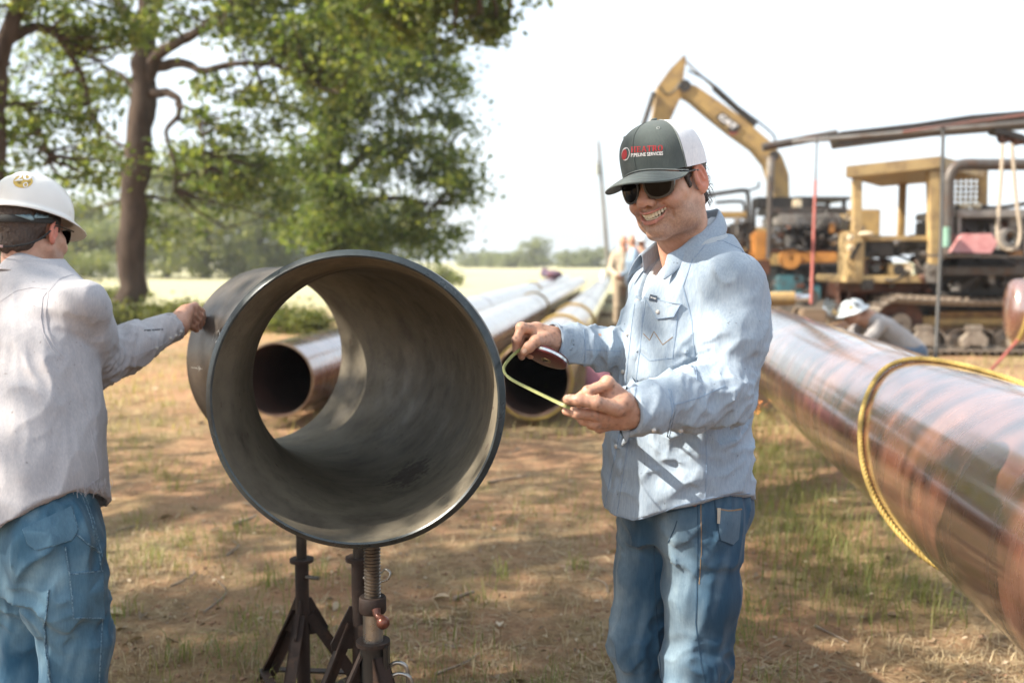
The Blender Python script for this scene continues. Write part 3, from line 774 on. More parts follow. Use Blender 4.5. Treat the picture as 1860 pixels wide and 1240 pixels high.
j3 = at(677, 1095, 2.40); x, y = j3[0], j3[1]; c = V(x, y, 0)
t = empty('screw_jack', (x, y, 0)); tag(t, 'threaded screw jack with ball-ended nut lever and chipped black tube under the front rim', 'screw jack')
zt = pipe_low(x, y); zn = j3[2]; zq = at(677, 1165, 2.40)[2]
pr = []; pitch = .0085; z = zn - .02
while z < zt - .012: pr += [(z, .0175), (z + pitch * .25, .0208), (z + pitch * .5, .0208), (z + pitch * .75, .0175)]; z += pitch
MB().lathe(pr + [(zt - .012, .018)], c, (0, 0, 1), 26).build('screw', M_SCREW, t, smooth=30)
h = MB(); ex = nrm(V(EA[1], -EA[0], 0))
for s in (-1, 1): h.bar(c + V(0, 0, zt - .02), c + ex * s * .11 + V(0, 0, zt + .002), .055, .012)
h.build('saddle', M_JACK, t)
MB().lathe([(zn - .022, .019), (zn - .022, .031), (zn - .018, .0335), (zn + .014, .0335), (zn + .018, .031), (zn + .018, .019)], c, (0, 0, 1), 30).build('nut', M_JACK, t, smooth=35)
kb = at(696, 1130, 2.34)
lv = MB(); lv.tube(spline([c + V(.012, -.03, zn - .004), c + V(.018, -.04, zn - .018), kb + V(0, .004, .006)], 8), [.011, .0105, .01, .009, .009, .009, .0095, .01], 12); lv.sphere(kb, .0165, 18, 12)
lv.build('nut_lever', mat('worn_red_steel', (.17, .06, .04), (.09, .05, .04), rough=.3, metal=.5, vs=18), t, smooth=60)
MB().lathe([(zq - .05, .0245), (zn - .02, .0245)], c, (0, 0, 1), 26).build('inner_tube', M_STEEL, t, smooth=40)
MB().lathe([(zq - .006, .024), (zq - .006, .042), (zq + .004, .042), (zq + .004, .024)], c, (0, 0, 1), 30, close=True).build('collar', M_JACK, t, smooth=30)
MB().lathe([(.06, .033), (zq - .008, .033), (zq - .006, .026)], c, (0, 0, 1), 28).build('outer_tube', M_BLKPT, t, smooth=40)
MB().box(c + V(.034, -.006, zq - .055), (.012, .05, .11), None, .003).build('bracket', M_BLKPT, t)
for k, (w, dz) in enumerate(((.045, -.06), (.055, -.085))):
    p0 = c + V(.038, -.01 - .008 * k, zq + dz)
    MB().tube(spline([p0, p0 + V(w * .5, -.004, .014), p0 + V(w, -.006, .004), p0 + V(w * 1.1, -.006, -.03), p0 + V(w * 1.15, -.006, -.05), p0 + V(w * 1.45, -.008, -.052)], 16), .0052, 8).build('crank_handle', M_STEEL, t, smooth=60)
for k in range(3):
    a = RAD(-50 + 120 * k); d = V(math.cos(a), math.sin(a), 0)
    l = MB(); angle_leg(l, c + d * .03 + V(0, 0, zq - .03), c + d * .24 + V(0, 0, .012), out=d); l.build('leg', M_JACK, t)
    a2 = RAD(-50 + 120 * (k + 1)); d2 = V(math.cos(a2), math.sin(a2), 0)
    MB().bar(c + d * .2 + V(0, 0, .05), c + d2 * .2 + V(0, 0, .05), .03, .007).build('brace', M_JACK, t)
# wire loop of the hidden stand's safety pin
MB().tube(spline([at(692, 1040, 2.8), at(700, 1033, 2.79), at(709, 1040, 2.78), at(704, 1052, 2.78), at(693, 1056, 2.79)], 16), .0033, 8).build('pin_loop', M_STEEL, bpy.data.objects['jack_stand.001'], smooth=60)
# ================================================================ smooth solid modelling (distance fields -> mesh)
def smin(a, b, k):
    h = np.clip(.5 + .5 * (b - a) / k, 0, 1); return b + (a - b) * h - k * h * (1 - h)
def smax(a, b, k): return -smin(-a, -b, k)
def sd_ell(P, c, r, R=None):
    q = P - np.asarray(c, float)
    if R is not None: q = q @ np.asarray(R, float)
    r = np.asarray(r, float)
    k0 = np.sqrt(((q / r) ** 2).sum(1)); k1 = np.sqrt(((q / (r * r)) ** 2).sum(1))
    return k0 * (k0 - 1) / np.maximum(k1, 1e-6)
def sd_cap(P, a, b, ra, rb):
    a = np.asarray(a, float); b = np.asarray(b, float)
    pa = P - a; ba = b - a
    h = np.clip(pa @ ba / max(1e-9, ba @ ba), 0, 1)
    return np.sqrt(((pa - h[:, None] * ba) ** 2).sum(1)) - (ra + (rb - ra) * h)
def sd_chain(P, pts, rad, k=.01):
    d = None
    for i in range(len(pts) - 1):
        e = sd_cap(P, pts[i], pts[i + 1], rad[i], rad[i + 1])
        d = e if d is None else smin(d, e, k)
    return d
def sd_loft(f, l, z, tab, p=2.2):
    """tab rows: z, centre f, half depth, half width [, centre l]"""
    T = np.asarray([list(r) + [0] * (5 - len(r)) for r in tab], float); T = T[np.argsort(T[:, 0])]
    def I(k):
        zz = np.linspace(T[0, 0], T[-1, 0], 160)
        v = np.interp(zz, T[:, 0], T[:, k]); ker = np.hanning(13); ker /= ker.sum()
        v = np.convolve(np.pad(v, 6, mode='edge'), ker, 'valid'); return np.interp(z, zz, v)
    cf, rf, rl, cl = I(1), I(2), I(3), I(4)
    a = np.abs((f - cf) / rf); b = np.abs((l - cl) / rl)
    q = (a ** p + b ** p) ** (1 / p)
    d = (q - 1) * np.minimum(rf, rl)
    return np.maximum(d, np.maximum(T[0, 0] - z, z - T[-1, 0]))

def sdf_mesh(fn, lo, hi, h):

    lo = np.asarray(lo, float); hi = np.asarray(hi, float); Bk = 4
    nb = np.ceil((hi - lo) / (h * Bk)).astype(int) + 1; n = nb * Bk
    bi = np.stack(np.meshgrid(*[np.arange(k) for k in nb], indexing='ij'), -1).reshape(-1, 3)
    bc = lo + (bi * Bk + (Bk - 1) / 2) * h
    dc = np.concatenate([fn(c) for c in np.array_split(bc, max(1, len(bc) // 200000))])
    D = np.repeat(np.repeat(np.repeat(dc.reshape(nb).astype(np.float32), Bk, 0), Bk, 1), Bk, 2)
    act = bi[np.abs(dc) < h * Bk * 1.9]
    off = np.stack(np.meshgrid(*[np.arange(Bk)] * 3, indexing='ij'), -1).reshape(-1, 3)
    ids = (act[:, None, :] * Bk + off[None]).reshape(-1, 3)
    for c in np.array_split(ids, max(1, len(ids) // 300000)):
        D[c[:, 0], c[:, 1], c[:, 2]] = fn(lo + c * h)
    S = D < 0
    A = S[:-1, :-1, :-1]
    anyp = A.copy(); allp = A.copy()
    corners = [(i, j, k) for i in (0, 1) for j in (0, 1) for k in (0, 1)]
    sl_ = lambda a: slice(None, -1) if a == 0 else slice(1, None)
    for c in corners[1:]:
        s = S[sl_(c[0]), sl_(c[1]), sl_(c[2])]; anyp |= s; allp &= s
    cell = np.argwhere(anyp & ~allp); idx = -np.ones(anyp.shape, dtype=np.int64); idx[tuple(cell.T)] = np.arange(len(cell))
    vals = {c: D[cell[:, 0] + c[0], cell[:, 1] + c[1], cell[:, 2] + c[2]].astype(np.float64) for c in corners}
    acc = np.zeros((len(cell), 3)); cnt = np.zeros(len(cell))
    for a in corners:
        for ax in range(3):
            if a[ax] == 1: continue
            b = list(a); b[ax] = 1; b = tuple(b)
            va, vb = vals[a], vals[b]; m_ = (va < 0) != (vb < 0)
            t = np.where(m_, va / np.where(np.abs(va - vb) < 1e-12, 1e-12, va - vb), 0)
            p = np.array(a, float)[None].repeat(len(cell), 0); p[:, ax] = t
            acc += p * m_[:, None]; cnt += m_
    verts = lo + (cell + acc / np.maximum(cnt, 1)[:, None]) * h
    faces = []
    for ax in range(3):
        o1, o2 = [(1, 2), (2, 0), (0, 1)][ax]
        s0 = [slice(None)] * 3; s1 = [slice(None)] * 3
        s0[ax] = slice(None, -1); s1[ax] = slice(1, None)
        e = np.argwhere(S[tuple(s0)] != S[tuple(s1)])
        e = e[(e[:, o1] > 0) & (e[:, o2] > 0) & (e[:, o1] < S.shape[o1] - 1) & (e[:, o2] < S.shape[o2] - 1)]
        flip = S[e[:, 0], e[:, 1], e[:, 2]]
        qs = []
        for d1, d2 in ((-1, -1), (0, -1), (0, 0), (-1, 0)):
            c = e.copy(); c[:, o1] += d1; c[:, o2] += d2; qs.append(idx[c[:, 0], c[:, 1], c[:, 2]])
        Q = np.stack(qs, 1); Q[~flip] = Q[~flip][:, ::-1]
        faces.append(Q[(Q >= 0).all(1)])
    return verts, np.concatenate(faces)
def set_col(o, col, name='Col'):
    at_ = o.data.color_attributes.new(name, 'FLOAT_COLOR', 'POINT')
    c = np.concatenate([np.asarray(col), np.ones((len(col), 1))], 1).astype(np.float32)
    at_.data.foreach_set('color', c.ravel())
def join_islands(lst):
    vs, fs, n = [], [], 0
    for v, f in lst: vs.append(v); fs.append(f + n); n += len(v)
    return np.concatenate(vs), np.concatenate(fs)
def bvh_of(v, f): return BVHTree.FromPolygons([Vector(q) for q in v], [list(map(int, q)) for q in f])
# ---------------------------------------------------------------- cloth and skin
def skin_mat(name='skin'):
    m, N, L, B = new_mat(name)
    a = N.new('ShaderNodeAttribute'); a.attribute_name = 'Col'
    tc = N.new('ShaderNodeTexCoord').outputs['Object']
    c = mixc(N, L, .8, a.outputs['Color'], ramp(N, L, nnode(N, L, tc, 55, 7, .7), [(.32, (.80, .74, .70)), (.6, (1.06, 1.05, 1.03))]), 'MULTIPLY')
    c = mixc(N, L, .6, c, ramp(N, L, nnode(N, L, tc, 14, 4, .6), [(.35, (.86, .78, .76)), (.65, (1.08, 1.06, 1.04))]), 'MULTIPLY')
    L.new(c, B.inputs['Base Color'])
    B.inputs['Roughness'].default_value = .48; B.inputs['Specular IOR Level'].default_value = .42
    B.inputs['Subsurface Weight'].default_value = .22; B.inputs['Subsurface Radius'].default_value = (.9, .35, .2); B.inputs['Subsurface Scale'].default_value = .006
    bump(N, L, B, nnode(N, L, tc, 210, 5, .7), .22, .0012)
    return m
def cloth_mat(name, c1, c2, fade=None, weave=900, bs=.35, rough=.85, vs=3.0, dirt=None, gs=(420, 420, 60), gk=.5):
    m, N, L, B = new_mat(name)
    tc = N.new('ShaderNodeTexCoord').outputs['Object']
    c = ramp(N, L, nnode(N, L, tc, vs, 6, .65), [(.33, c1), (.67, c2)])
    if fade is not None:
        a = N.new('ShaderNodeAttribute'); a.attribute_name = 'Col'
        sp = N.new('ShaderNodeSeparateColor'); L.new(a.outputs['Color'], sp.inputs[0])
        ad = N.new('ShaderNodeMath'); ad.operation = 'MULTIPLY'; L.new(sp.outputs[0], ad.inputs[0])
        L.new(ramp(N, L, nnode(N, L, tc, 11, 8, .7), [(.25, .35), (.7, 1.0)]), ad.inputs[1])
        c = mixc(N, L, ad.outputs[0], c, fade)
    gr = nnode(N, L, tc, 1.0, 3, .6, gs)
    c = mixc(N, L, gk, c, ramp(N, L, gr, [(.3, (.78, .80, .84)), (.7, (1.16, 1.14, 1.10))]), 'MULTIPLY')
    if dirt is not None:
        c = mixc(N, L, ramp(N, L, nnode(N, L, tc, 5, 8, .75), [(.55, 0.0), (.75, .35)]), c, dirt)
        c = mixc(N, L, ramp(N, L, nnode(N, L, tc, 90, 3, .5), [(.70, 0.0), (.74, .55)]), c, tuple(q * .4 for q in dirt))
    L.new(c, B.inputs['Base Color']); B.inputs['Roughness'].default_value = rough; B.inputs['Specular IOR Level'].default_value = .2
    B.inputs['Sheen Weight'].default_value = .15
    h = N.new('ShaderNodeMath'); h.operation = 'MULTIPLY_ADD'; h.inputs[1].default_value = .25
    L.new(nnode(N, L, tc, weave, 2, .5), h.inputs[0])
    rd = N.new('ShaderNodeTexNoise'); rd.noise_type = 'RIDGED_MULTIFRACTAL'; rd.inputs['Scale'].default_value = 13; rd.inputs['Detail'].default_value = 3; rd.inputs['Distortion'].default_value = .8
    mpr = N.new('ShaderNodeMapping'); mpr.inputs['Rotation'].default_value = (.5, .3, .4); mpr.inputs['Scale'].default_value = (1, 1, .45); L.new(tc, mpr.inputs['Vector']); L.new(mpr.outputs[0], rd.inputs['Vector'])
    L.new(rd.outputs['Fac'], h.inputs[2])
    bump(N, L, B, h.outputs[0], bs, .006)
    return m
def warp3(P, seed=0.0):
    n = noise3(P * 9 + seed); return np.stack([n, np.roll(n, 0) * -.6 + .3 * np.sin(P[:, 2] * 31), .7 * n + .3 * np.sin(P[:, 0] * 37 + P[:, 1] * 23)], 1)
def creases(P, axis, k_along, k_across, amp, seed=0.0, sharp=1.6, w=None, W=None):
    """soft ridges running along an axis, where the weight w is not zero"""
    out = np.zeros(len(P))
    m_ = np.ones(len(P), bool) if w is None else np.broadcast_to(w, (len(P),)) > .03
    if not m_.any(): return out
    p = P[m_]
    F_ = frame(axis); q = (p @ F_) * np.array([k_along, k_across, k_across]) + seed
    q = q + .35 * (warp3(p, seed) if W is None else W[m_])
    r = amp * (np.abs(noise3(q)) ** .75 * sharp - .5)
    out[m_] = r if w is None else r * np.broadcast_to(w, (len(P),))[m_]
    return out
class Frame:
    """a person's own space: f forward, l left, z up"""
    def __init__(s, o, fwd):
        s.o = np.array([o[0], o[1], 0.0]); s.F = nrm(V(fwd[0], fwd[1], 0)); s.L = V(-s.F[1], s.F[0], 0)
    def loc(s, P):
        q = P - s.o; return q @ s.F, q @ s.L, q[:, 2]
    def w(s, f, l, z): return s.o + f * s.F + l * s.L + V(0, 0, z)
def text_mesh(body, size=1.0, bold=0.0, extr=0.0, sx=1.0, serif=None):
    """flat lettering: (verts with x,y in text space), faces"""
    cu = bpy.data.curves.new('txt', 'FONT'); cu.body = body; cu.size = size; cu.offset = bold; cu.extrude = 0; cu.resolution_u = 3
    cu.space_character = sx
    o = bpy.data.objects.new('txt', cu); COL.objects.link(o)
    bpy.context.view_layer.update()
    me = o.to_mesh()
    v = np.array([q.co[:] for q in me.vertices]); f = [tuple(p.vertices) for p in me.polygons]
    o.to_mesh_clear(); bpy.data.objects.remove(o); bpy.data.curves.remove(cu)
    return v, f
def text_on(bvh, body, p00, p10, p01, off=.0012, bold=0.0, thick=.0012, sx=1.0, bend=None):
    """lettering laid on a surface: p00 left end of the base line, p10 right end, p01 left end of the cap line (pixels)"""
    v, f = text_mesh(body, 1.0, bold, sx=sx)
    lo, hi = v.min(0), v.max(0)
    u = (v[:, 0] - lo[0]) / (hi[0] - lo[0]); w = (v[:, 1] - lo[1]) / (hi[1] - lo[1])
    p00, p10, p01 = map(lambda q: np.asarray(q, float), (p00, p10, p01))
    px = p00 + u[:, None] * (p10 - p00) + w[:, None] * (p01 - p00)
    if bend is not None: px[:, 1] += bend * (4 * (u - .5) ** 2 - 1)
    out = []
    for q in px:
        h = cast(bvh, *q)
        out.append((h[0] + h[1] * off) if h else np.array([0, 0, -5.0]))
    return np.array(out), f
def blob_on(bvh, c, rx, ry, rot=0, n=28, off=.0012, poly=None):
    """flat patch laid on a surface (pixel ellipse or polygon)"""
    if poly is None:
        a = np.linspace(0, 2 * PI, n, endpoint=False)
        poly = [(c[0] + rx * math.cos(t) * math.cos(rot) - ry * math.sin(t) * math.sin(rot), c[1] + rx * math.cos(t) * math.sin(rot) + ry * math.sin(t) * math.cos(rot)) for t in a]
    poly = np.asarray(poly, float); cen = poly.mean(0); pts = [cen]; n = len(poly)
    for s in (.5, 1.0): pts += [cen + (q - cen) * s for q in poly]
    out = []
    for q in pts:
        h = cast(bvh, *q); out.append((h[0] + h[1] * off) if h else None)
    good = [o for o in out if o is not None]
    if not good: return None
    out = [o if o is not None else good[0] for o in out]
    f = [(0, 1 + i, 1 + (i + 1) % n) for i in range(n)] + [(1 + i, 1 + n + i, 1 + n + (i + 1) % n, 1 + (i + 1) % n) for i in range(n)]
    return np.array(out), f
# ================================================================ the man with the tape
M_SKIN = skin_mat()
M_SHIRT = cloth_mat('chambray_shirt', (.315, .385, .465), (.26, .33, .415), vs=2.2, bs=.32, gs=(260, 260, 40), gk=.7, dirt=(.20, .22, .24))
M_SEAM = mat('shirt_seam', (.25, .33, .44), (.20, .27, .37), rough=.9, vs=200)
M_JEANS = cloth_mat('blue_jeans', (.016, .056, .108), (.030, .080, .140), fade=(.30, .40, .47), vs=4, bs=.22, weave=700, gs=(230, 230, 30), gk=.55)
M_JSEAM = mat('jeans_seam', (.02, .055, .10), (.03, .07, .12), rough=.9, vs=200)
M_STITCH = mat('tan_stitch', (.30, .20, .11), (.22, .15, .09), rough=.9, vs=300)
M_TEE = cloth_mat('grey_tee', (.42, .46, .49), (.36, .40, .44), bs=.25)
M_PEARL = mat('pearl_snap', (.62, .60, .56), (.5, .48, .45), rough=.2, vs=90, coat=.5)
M_HAIR = mat('dark_hair', (.045, .028, .02), (.02, .013, .01), rough=.5, vs=160, bs=.9, bscale=260)
M_TOOTH = mat('teeth', (.72, .66, .52), (.66, .59, .45), rough=.25, vs=40)
M_GUM = mat('mouth_dark', (.10, .03, .025), (.06, .02, .018), rough=.5, vs=20)
M_CAPG = cloth_mat('charcoal_cap', (.088, .108, .106), (.065, .081, .081), weave=1100, bs=.3, vs=9, dirt=(.25, .22, .19))
M_CAPW = cloth_mat('white_mesh', (.72, .74, .78), (.64, .66, .70), weave=600, bs=.6, vs=20)
M_CAPS = mat('cap_stitch', (.30, .33, .33), (.22, .25, .25), rough=.9, vs=300)
M_RED = mat('red_thread', (.50, .02, .03), (.36, .015, .02), rough=.6, vs=300)
M_WHITE = mat('white_thread', (.82, .82, .82), (.70, .70, .72), rough=.6, vs=300)
M_FRAME = mat('black_plastic', (.012, .012, .012), (.009, .009, .009), rough=.28, vs=10, coat=.3)
M_LENS = mat('dark_lens', (.006, .005, .005), (.005, .004, .004), rough=.07, vs=3, spec=.12)
M_NAIL = mat('finger_nail', (.56, .40, .33), (.46, .32, .26), rough=.35, vs=60)
hero = empty('person', (.412, 2.42, 0))
tag(hero, 'smiling man in light blue shirt, jeans and grey cap holding a tape measure', 'person')
HF = Frame((.412, 2.42), (-.906, -.42))
TOR = [(.70, .0, .184, .203), (.83, .004, .181, .199), (.95, .008, .171, .190), (1.05, .008, .163, .184), (1.15, .006, .156, .182), (1.25, .0, .147, .183),
       (1.33, -.008, .137, .176, .006), (1.40, -.018, .118, .162, .020), (1.45, -.024, .096, .138, .034), (1.49, -.030, .082, .110, .030), (1.53, -.034, .064, .076, .018), (1.57, -.036, .046, .052, .006)]
LS, LE, LW = at(1336, 517, 2.25), at(1320, 708, 2.20), at(1141, 747, 2.035)
RS, RE, RW = HF.w(-.005, -.140, 1.375), at(1185, 640, 2.50), at(1003, 620, 2.325)
def mix3(a, b, t): return a + (b - a) * t
def shirt_raw(P, infl=0.0):
    f, l, z = HF.loc(P)
    d = sd_loft(f, l, z, TOR)
    arm = sd_chain(P, [LS, mix3(LS, LE, .5), LE, mix3(LE, LW, .12), mix3(LE, LW, .5), mix3(LE, LW, .84), LW], [.071, .070, .066, .066, .058, .0515, .0485], .03)
    arm = smin(arm, sd_cap(P, at(1318, 735, 2.20), at(1255, 742, 2.13), .045, .04), .04)
    arm = smin(arm, sd_cap(P, at(1345, 560, 2.27), at(1345, 640, 2.25), .055, .05), .05)
    armr = sd_chain(P, [RS, RE, mix3(RE, RW, .5), RW], [.060, .052, .048, .0460], .03)
    kk = .008 + .04 * sstep(1.30, 1.42, z)
    d = smin(d, armr, kk)
    d = smin(d, arm, kk)
    return d - infl
def near(P, c, r): return np.exp(-((P - c) ** 2).sum(1) / (r * r))
def shirt_fn(P):
    f, l, z = HF.loc(P)
    raw = shirt_raw(P); d = raw.copy(); W = warp3(P)
    act = np.abs(raw) < .05
    def cr(ax, ka, kc, amp, seed, w=1.0): return creases(P, ax, ka, kc, amp, seed, w=np.where(act, w, 0), W=W)
    hemw = sstep(.84, .97, z) * .65 + .35
    d += cr(HF.F * .55 + V(0, 0, -.55) + HF.L * .4, 3.0, 13, .0100, 2.0, sstep(1.50, 1.36, z) * hemw)
    d += cr(LE - mix3(LS, LE, .2) + V(.4, 0, .35), 5, 27, .016, 5.0, near(P, LE, .13))
    d += cr(V(.35, .1, 1), 5, 25, .0115, 9.0, near(P, mix3(LE, LW, .45), .12))
    d += cr(V(.25, .1, 1), 5, 27, .014, 13.0, near(P, mix3(RE, RW, .55), .14))
    d += cr(HF.F + V(0, 0, -.25), 4, 19, .0095, 31.0, sstep(.16, .02, np.abs(z - 1.0)) * sstep(-.02, .10, l - 0.4 * f))
    d += cr(V(.3, 0, 1), 3.2, 15, .0095, 21.0, near(P, mix3(LS, LE, .45), .13))
    d += cr(HF.F * .4 + V(0, 0, -.7) + HF.L * .5, 6, 31, .0026, 41.0, sstep(1.48, 1.38, z) * hemw)
    # open neck
    wdt = .004 + np.clip((z - 1.345) * .46, 0, .09)
    vn = np.maximum(np.abs(l + .004 + .05 * np.clip(z - 1.30, 0, 1)) - wdt, np.maximum(-(f - .0), 1.345 - z))
    d = smax(d, -vn, .004)
    # neckline, higher at the back
    d = smax(d, z - (1.500 - .26 * (f + .03)), .004)
    # neck hole
    d = smax(d, -sd_cap(P, HF.w(-.030, 0, 1.62), HF.w(.010, 0, 1.40), .066, .060), .006)
    # hem with tails, hollow from below
    hem = .842 + .075 * np.clip(np.abs(l) / .195, 0, 1.1) ** 2 + .012 * np.clip(-f / .18, 0, 1) + .004 * np.sin(37 * f + 29 * l) * np.sin(61 * l)
    d = np.maximum(d, hem - z)
    d = np.maximum(d, -np.maximum(raw + .016, z - 1.0))
    # cuffs are open too
    for w_, e_ in ((LW, LE), (RW, RE)):
        ax = nrm(w_ - e_)
        d = smax(d, -sd_cap(P, w_ - ax * .02, w_ + ax * .08, .038, .043), .004)
        d = np.maximum(d, np.where(((P - w_) ** 2).sum(1) < .01, (P - w_) @ ax - .004, -1))
    return d
shv, shf = sdf_mesh(shirt_fn, (-.02, 1.88, .74), (.72, 2.82, 1.62), .0042)
shirt = mesh_obj('shirt', shv, shf, M_SHIRT, hero, smooth=True)
SB = bvh_of(shv, shf)
# ---- details sewn on the shirt, traced on its surface
def seam(pix, w=.0026, mat_=M_SEAM, name='seam', parent=None, B_=None, off=.0006):
    mb = MB(); P_, N_ = cast_line(B_ or SB, pix, 5)
    if len(P_) < 3: return None
    k = np.concatenate([[True], np.linalg.norm(np.diff(P_, axis=0), axis=1) < .06])
    P_, N_ = P_[k], N_[k]
    if len(P_) < 3: return None
    ribbon(mb, P_, N_, w, off, .0006)
    return mb.build(name, mat_, parent or shirt, smooth=60)
def patch(poly, name, mat_, parent, B_=None, off=.002):
    r = blob_on(B_ or SB, None, 0, 0, poly=poly, off=off)
    if r is None: return None
    o = mesh_obj(name, r[0], r[1], mat_, parent, smooth=True); set_col(o, np.tile([.32, .32, .32], (len(r[0]), 1))); return o
def rim_poly(poly, n=10):
    out = []
    for a, b in zip(poly, poly[1:] + poly[:1]):
        for t in np.linspace(0, 1, n, endpoint=False): out.append((a[0] + (b[0] - a[0]) * t, a[1] + (b[1] - a[1]) * t))
    return out
M_FLAP = M_SHIRT
seam([(1163, 540), (1156, 600), (1147, 680), (1138, 760), (1126, 830), (1108, 925)], .030, M_SHIRT, 'placket', off=.0018)
for pl in ([(1173, 545), (1166, 600), (1157, 680), (1148, 760), (1137, 830), (1121, 932)], [(1153, 552), (1146, 605), (1136, 700), (1125, 790), (1112, 850), (1097, 925)]): seam(pl, .002)
for px, py in ((1157, 548), (1141, 607), (1133, 675), (1121, 810)):
    h = cast(SB, px, py)
    if h is not None: MB().lathe([(-.002, .0055), (.003, .0055), (.0042, .0042), (.0046, .0005)], h[0] + h[1] * .002, h[1], 16).build('snap', M_PEARL, shirt, smooth=50)
# pocket, flap, maker's tab, W stitch
pk = patch(rim_poly([(1172, 540), (1237, 552), (1224, 575), (1196, 580)]), 'pocket_flap', M_SHIRT, shirt, off=.0045)
for pl in ([(1172, 540), (1196, 580), (1224, 575), (1237, 552)], [(1172, 541), (1238, 553)]): seam(pl, .0024, off=.0048)
seam([(1168, 560), (1163, 640), (1180, 655), (1222, 650), (1232, 560)], .0022)
seam([(1169, 606), (1180, 618), (1188, 602), (1204, 626), (1222, 612)], .0018, M_STITCH)
h = cast(SB, 1198, 568)
if h is not None: MB().lathe([(-.002, .005), (.006, .005), (.0072, .004), (.0076, .0005)], h[0] + h[1] * .003, h[1], 16).build('snap', M_PEARL, shirt, smooth=50)
M_TAB = mat('dark_label', (.012, .03, .06), (.01, .025, .05), rough=.7, vs=100)
tb = patch(rim_poly([(1184, 536), (1197, 539), (1195, 550), (1182, 547)], 4), 'maker_tab', M_TAB, shirt, off=.0062)
tv, tf = text_on(SB, 'Wrangler', (1184.5, 544.2), (1194.8, 546.4), (1185.2, 540), off=.0070)
mesh_obj('tab_lettering', tv, tf, M_WHITE, tb)
# yoke, armhole, side and sleeve seams
seam([(1262, 468), (1285, 440), (1312, 437), (1345, 452), (1366, 474)], .0022)
seam([(1258, 470), (1240, 520), (1256, 580), (1262, 650), (1266, 690)], .003)
seam([(1282, 775), (1283, 850), (1281, 903)], .0022); seam([(1284, 905), (1230, 918), (1190, 936), (1150, 944), (1100, 930)], .0026); seam([(1284, 905), (1330, 898), (1362, 896)], .0026)
seam([(1214, 706), (1222, 745), (1212, 792)], .003); seam([(1218, 706), (1226, 745), (1216, 792)], .0018)
seam([(1153, 706), (1156, 745), (1154, 786)], .0022); seam([(1225, 735), (1270, 722), (1318, 700)], .0018)
seam([(1060, 594), (1063, 630), (1062, 668)], .0028); seam([(1063, 635), (1128, 638)], .0016); seam([(1010, 592), (1013, 625), (1011, 660)], .002)
for px, py in ((1187, 780), (1236, 781)):
    h = cast(SB, px, py)
    if h is not None: MB().lathe([(-.002, .005), (.003, .005), (.0042, .0038), (.0046, .0005)], h[0] + h[1] * .001, h[1], 16).build('snap', M_PEARL, shirt, smooth=50)
# collar
def collar():
    th = np.linspace(RAD(36), RAD(324), 66)
    rows = []
    for t in th:
        bk = (1 - math.cos(t)) / 2                # 0 front, 1 back
        d = HF.F * math.cos(t) + HF.L * math.sin(t)
        cf = .006 - .014 * bk
        side = 1 if t < PI else -1
        zt = 1.452 + .128 * bk ** .8
        fr_ = sstep(.30, .0, bk)
        e0 = HF.w(cf, .006, 0) + d * (.080 + .016 * fr_) + V(0, 0, zt - .055)
        e1 = HF.w(cf, .006, 0) + d * (.072 + .030 * fr_) + V(0, 0, zt)
        e2 = HF.w(cf, .006, 0) + d * (.077 + .034 * fr_) + V(0, 0, zt - .002)
        e3 = HF.w(cf, .006, 0) + d * (.092 + .050 * fr_ + .012 * math.sin(t) ** 2) + V(0, 0, zt - .042 - .036 * fr_)
        wob = .003 * math.sin(5 * t + 1)
        rows.append([e0, e1 + V(0, 0, wob), e2 + V(0, 0, wob), (e2 + e3) / 2 + d * .005, e3])
    R_ = np.array(rows); k, n = R_.shape[:2]
    f = [(i * n + j, i * n + j + 1, (i + 1) * n + j + 1, (i + 1) * n + j) for i in range(k - 1) for j in range(n - 1)]
    o = mesh_obj('collar', R_.reshape(-1, 3), f, M_SHIRT, shirt, smooth=True)
    md = o.modifiers.new('thickness', 'SOLIDIFY'); md.thickness = .0035; md.offset = 0
    sd_ = o.modifiers.new('sub', 'SUBSURF'); sd_.levels = 1; sd_.render_levels = 1
    return o
collar()
# under-shirt
def tee_fn(P):
    f, l, z = HF.loc(P)
    d = sd_loft(f, l, z, TOR) + .012
    d = smax(d, -sd_cap(P, HF.w(-.03, 0, 1.60), HF.w(.028, 0, 1.455), .060, .058), .006)
    return np.maximum(d, np.maximum(1.18 - z, np.abs(l) - .12))
tv, tf = sdf_mesh(tee_fn, (.15, 2.15, 1.16), (.62, 2.66, 1.60), .006)
mesh_obj('undershirt', tv, tf, M_TEE, hero, smooth=True)
# ---- jeans
LEGL = [HF.w(-.004, .083, .84), HF.w(-.006, .092, .66), HF.w(.012, .098, .48), HF.w(-.006, .102, .28), HF.w(-.012, .104, .10)]
LEGR = [HF.w(.004, -.083, .84), HF.w(.018, -.090, .66), HF.w(.045, -.098, .48), HF.w(.012, -.104, .28), HF.w(.0, -.106, .10)]
def jeans_raw(P):
    f, l, z = HF.loc(P)
    d = sd_loft(f, l, z, [(.76, -.008, .118, .165), (.84, -.008, .128, .172), (.92, -.004, .128, .170), (1.02, 0, .120, .162)])
    a = sd_chain(P, LEGL, [.096, .0885, .078, .072, .070], .03); b = sd_chain(P, LEGR, [.094, .0875, .078, .072, .070], .03)
    d = smin(d, smin(a, b, .012), .04)
    d = smin(d, sd_ell(P, HF.w(-.085, .075, .86), (.055, .07, .075), np.stack([HF.F, HF.L, V(0, 0, 1)], 1)), .05)
    d = smin(d, sd_ell(P, HF.w(-.085, -.075, .86), (.055, .07, .075), np.stack([HF.F, HF.L, V(0, 0, 1)], 1)), .05)
    return d
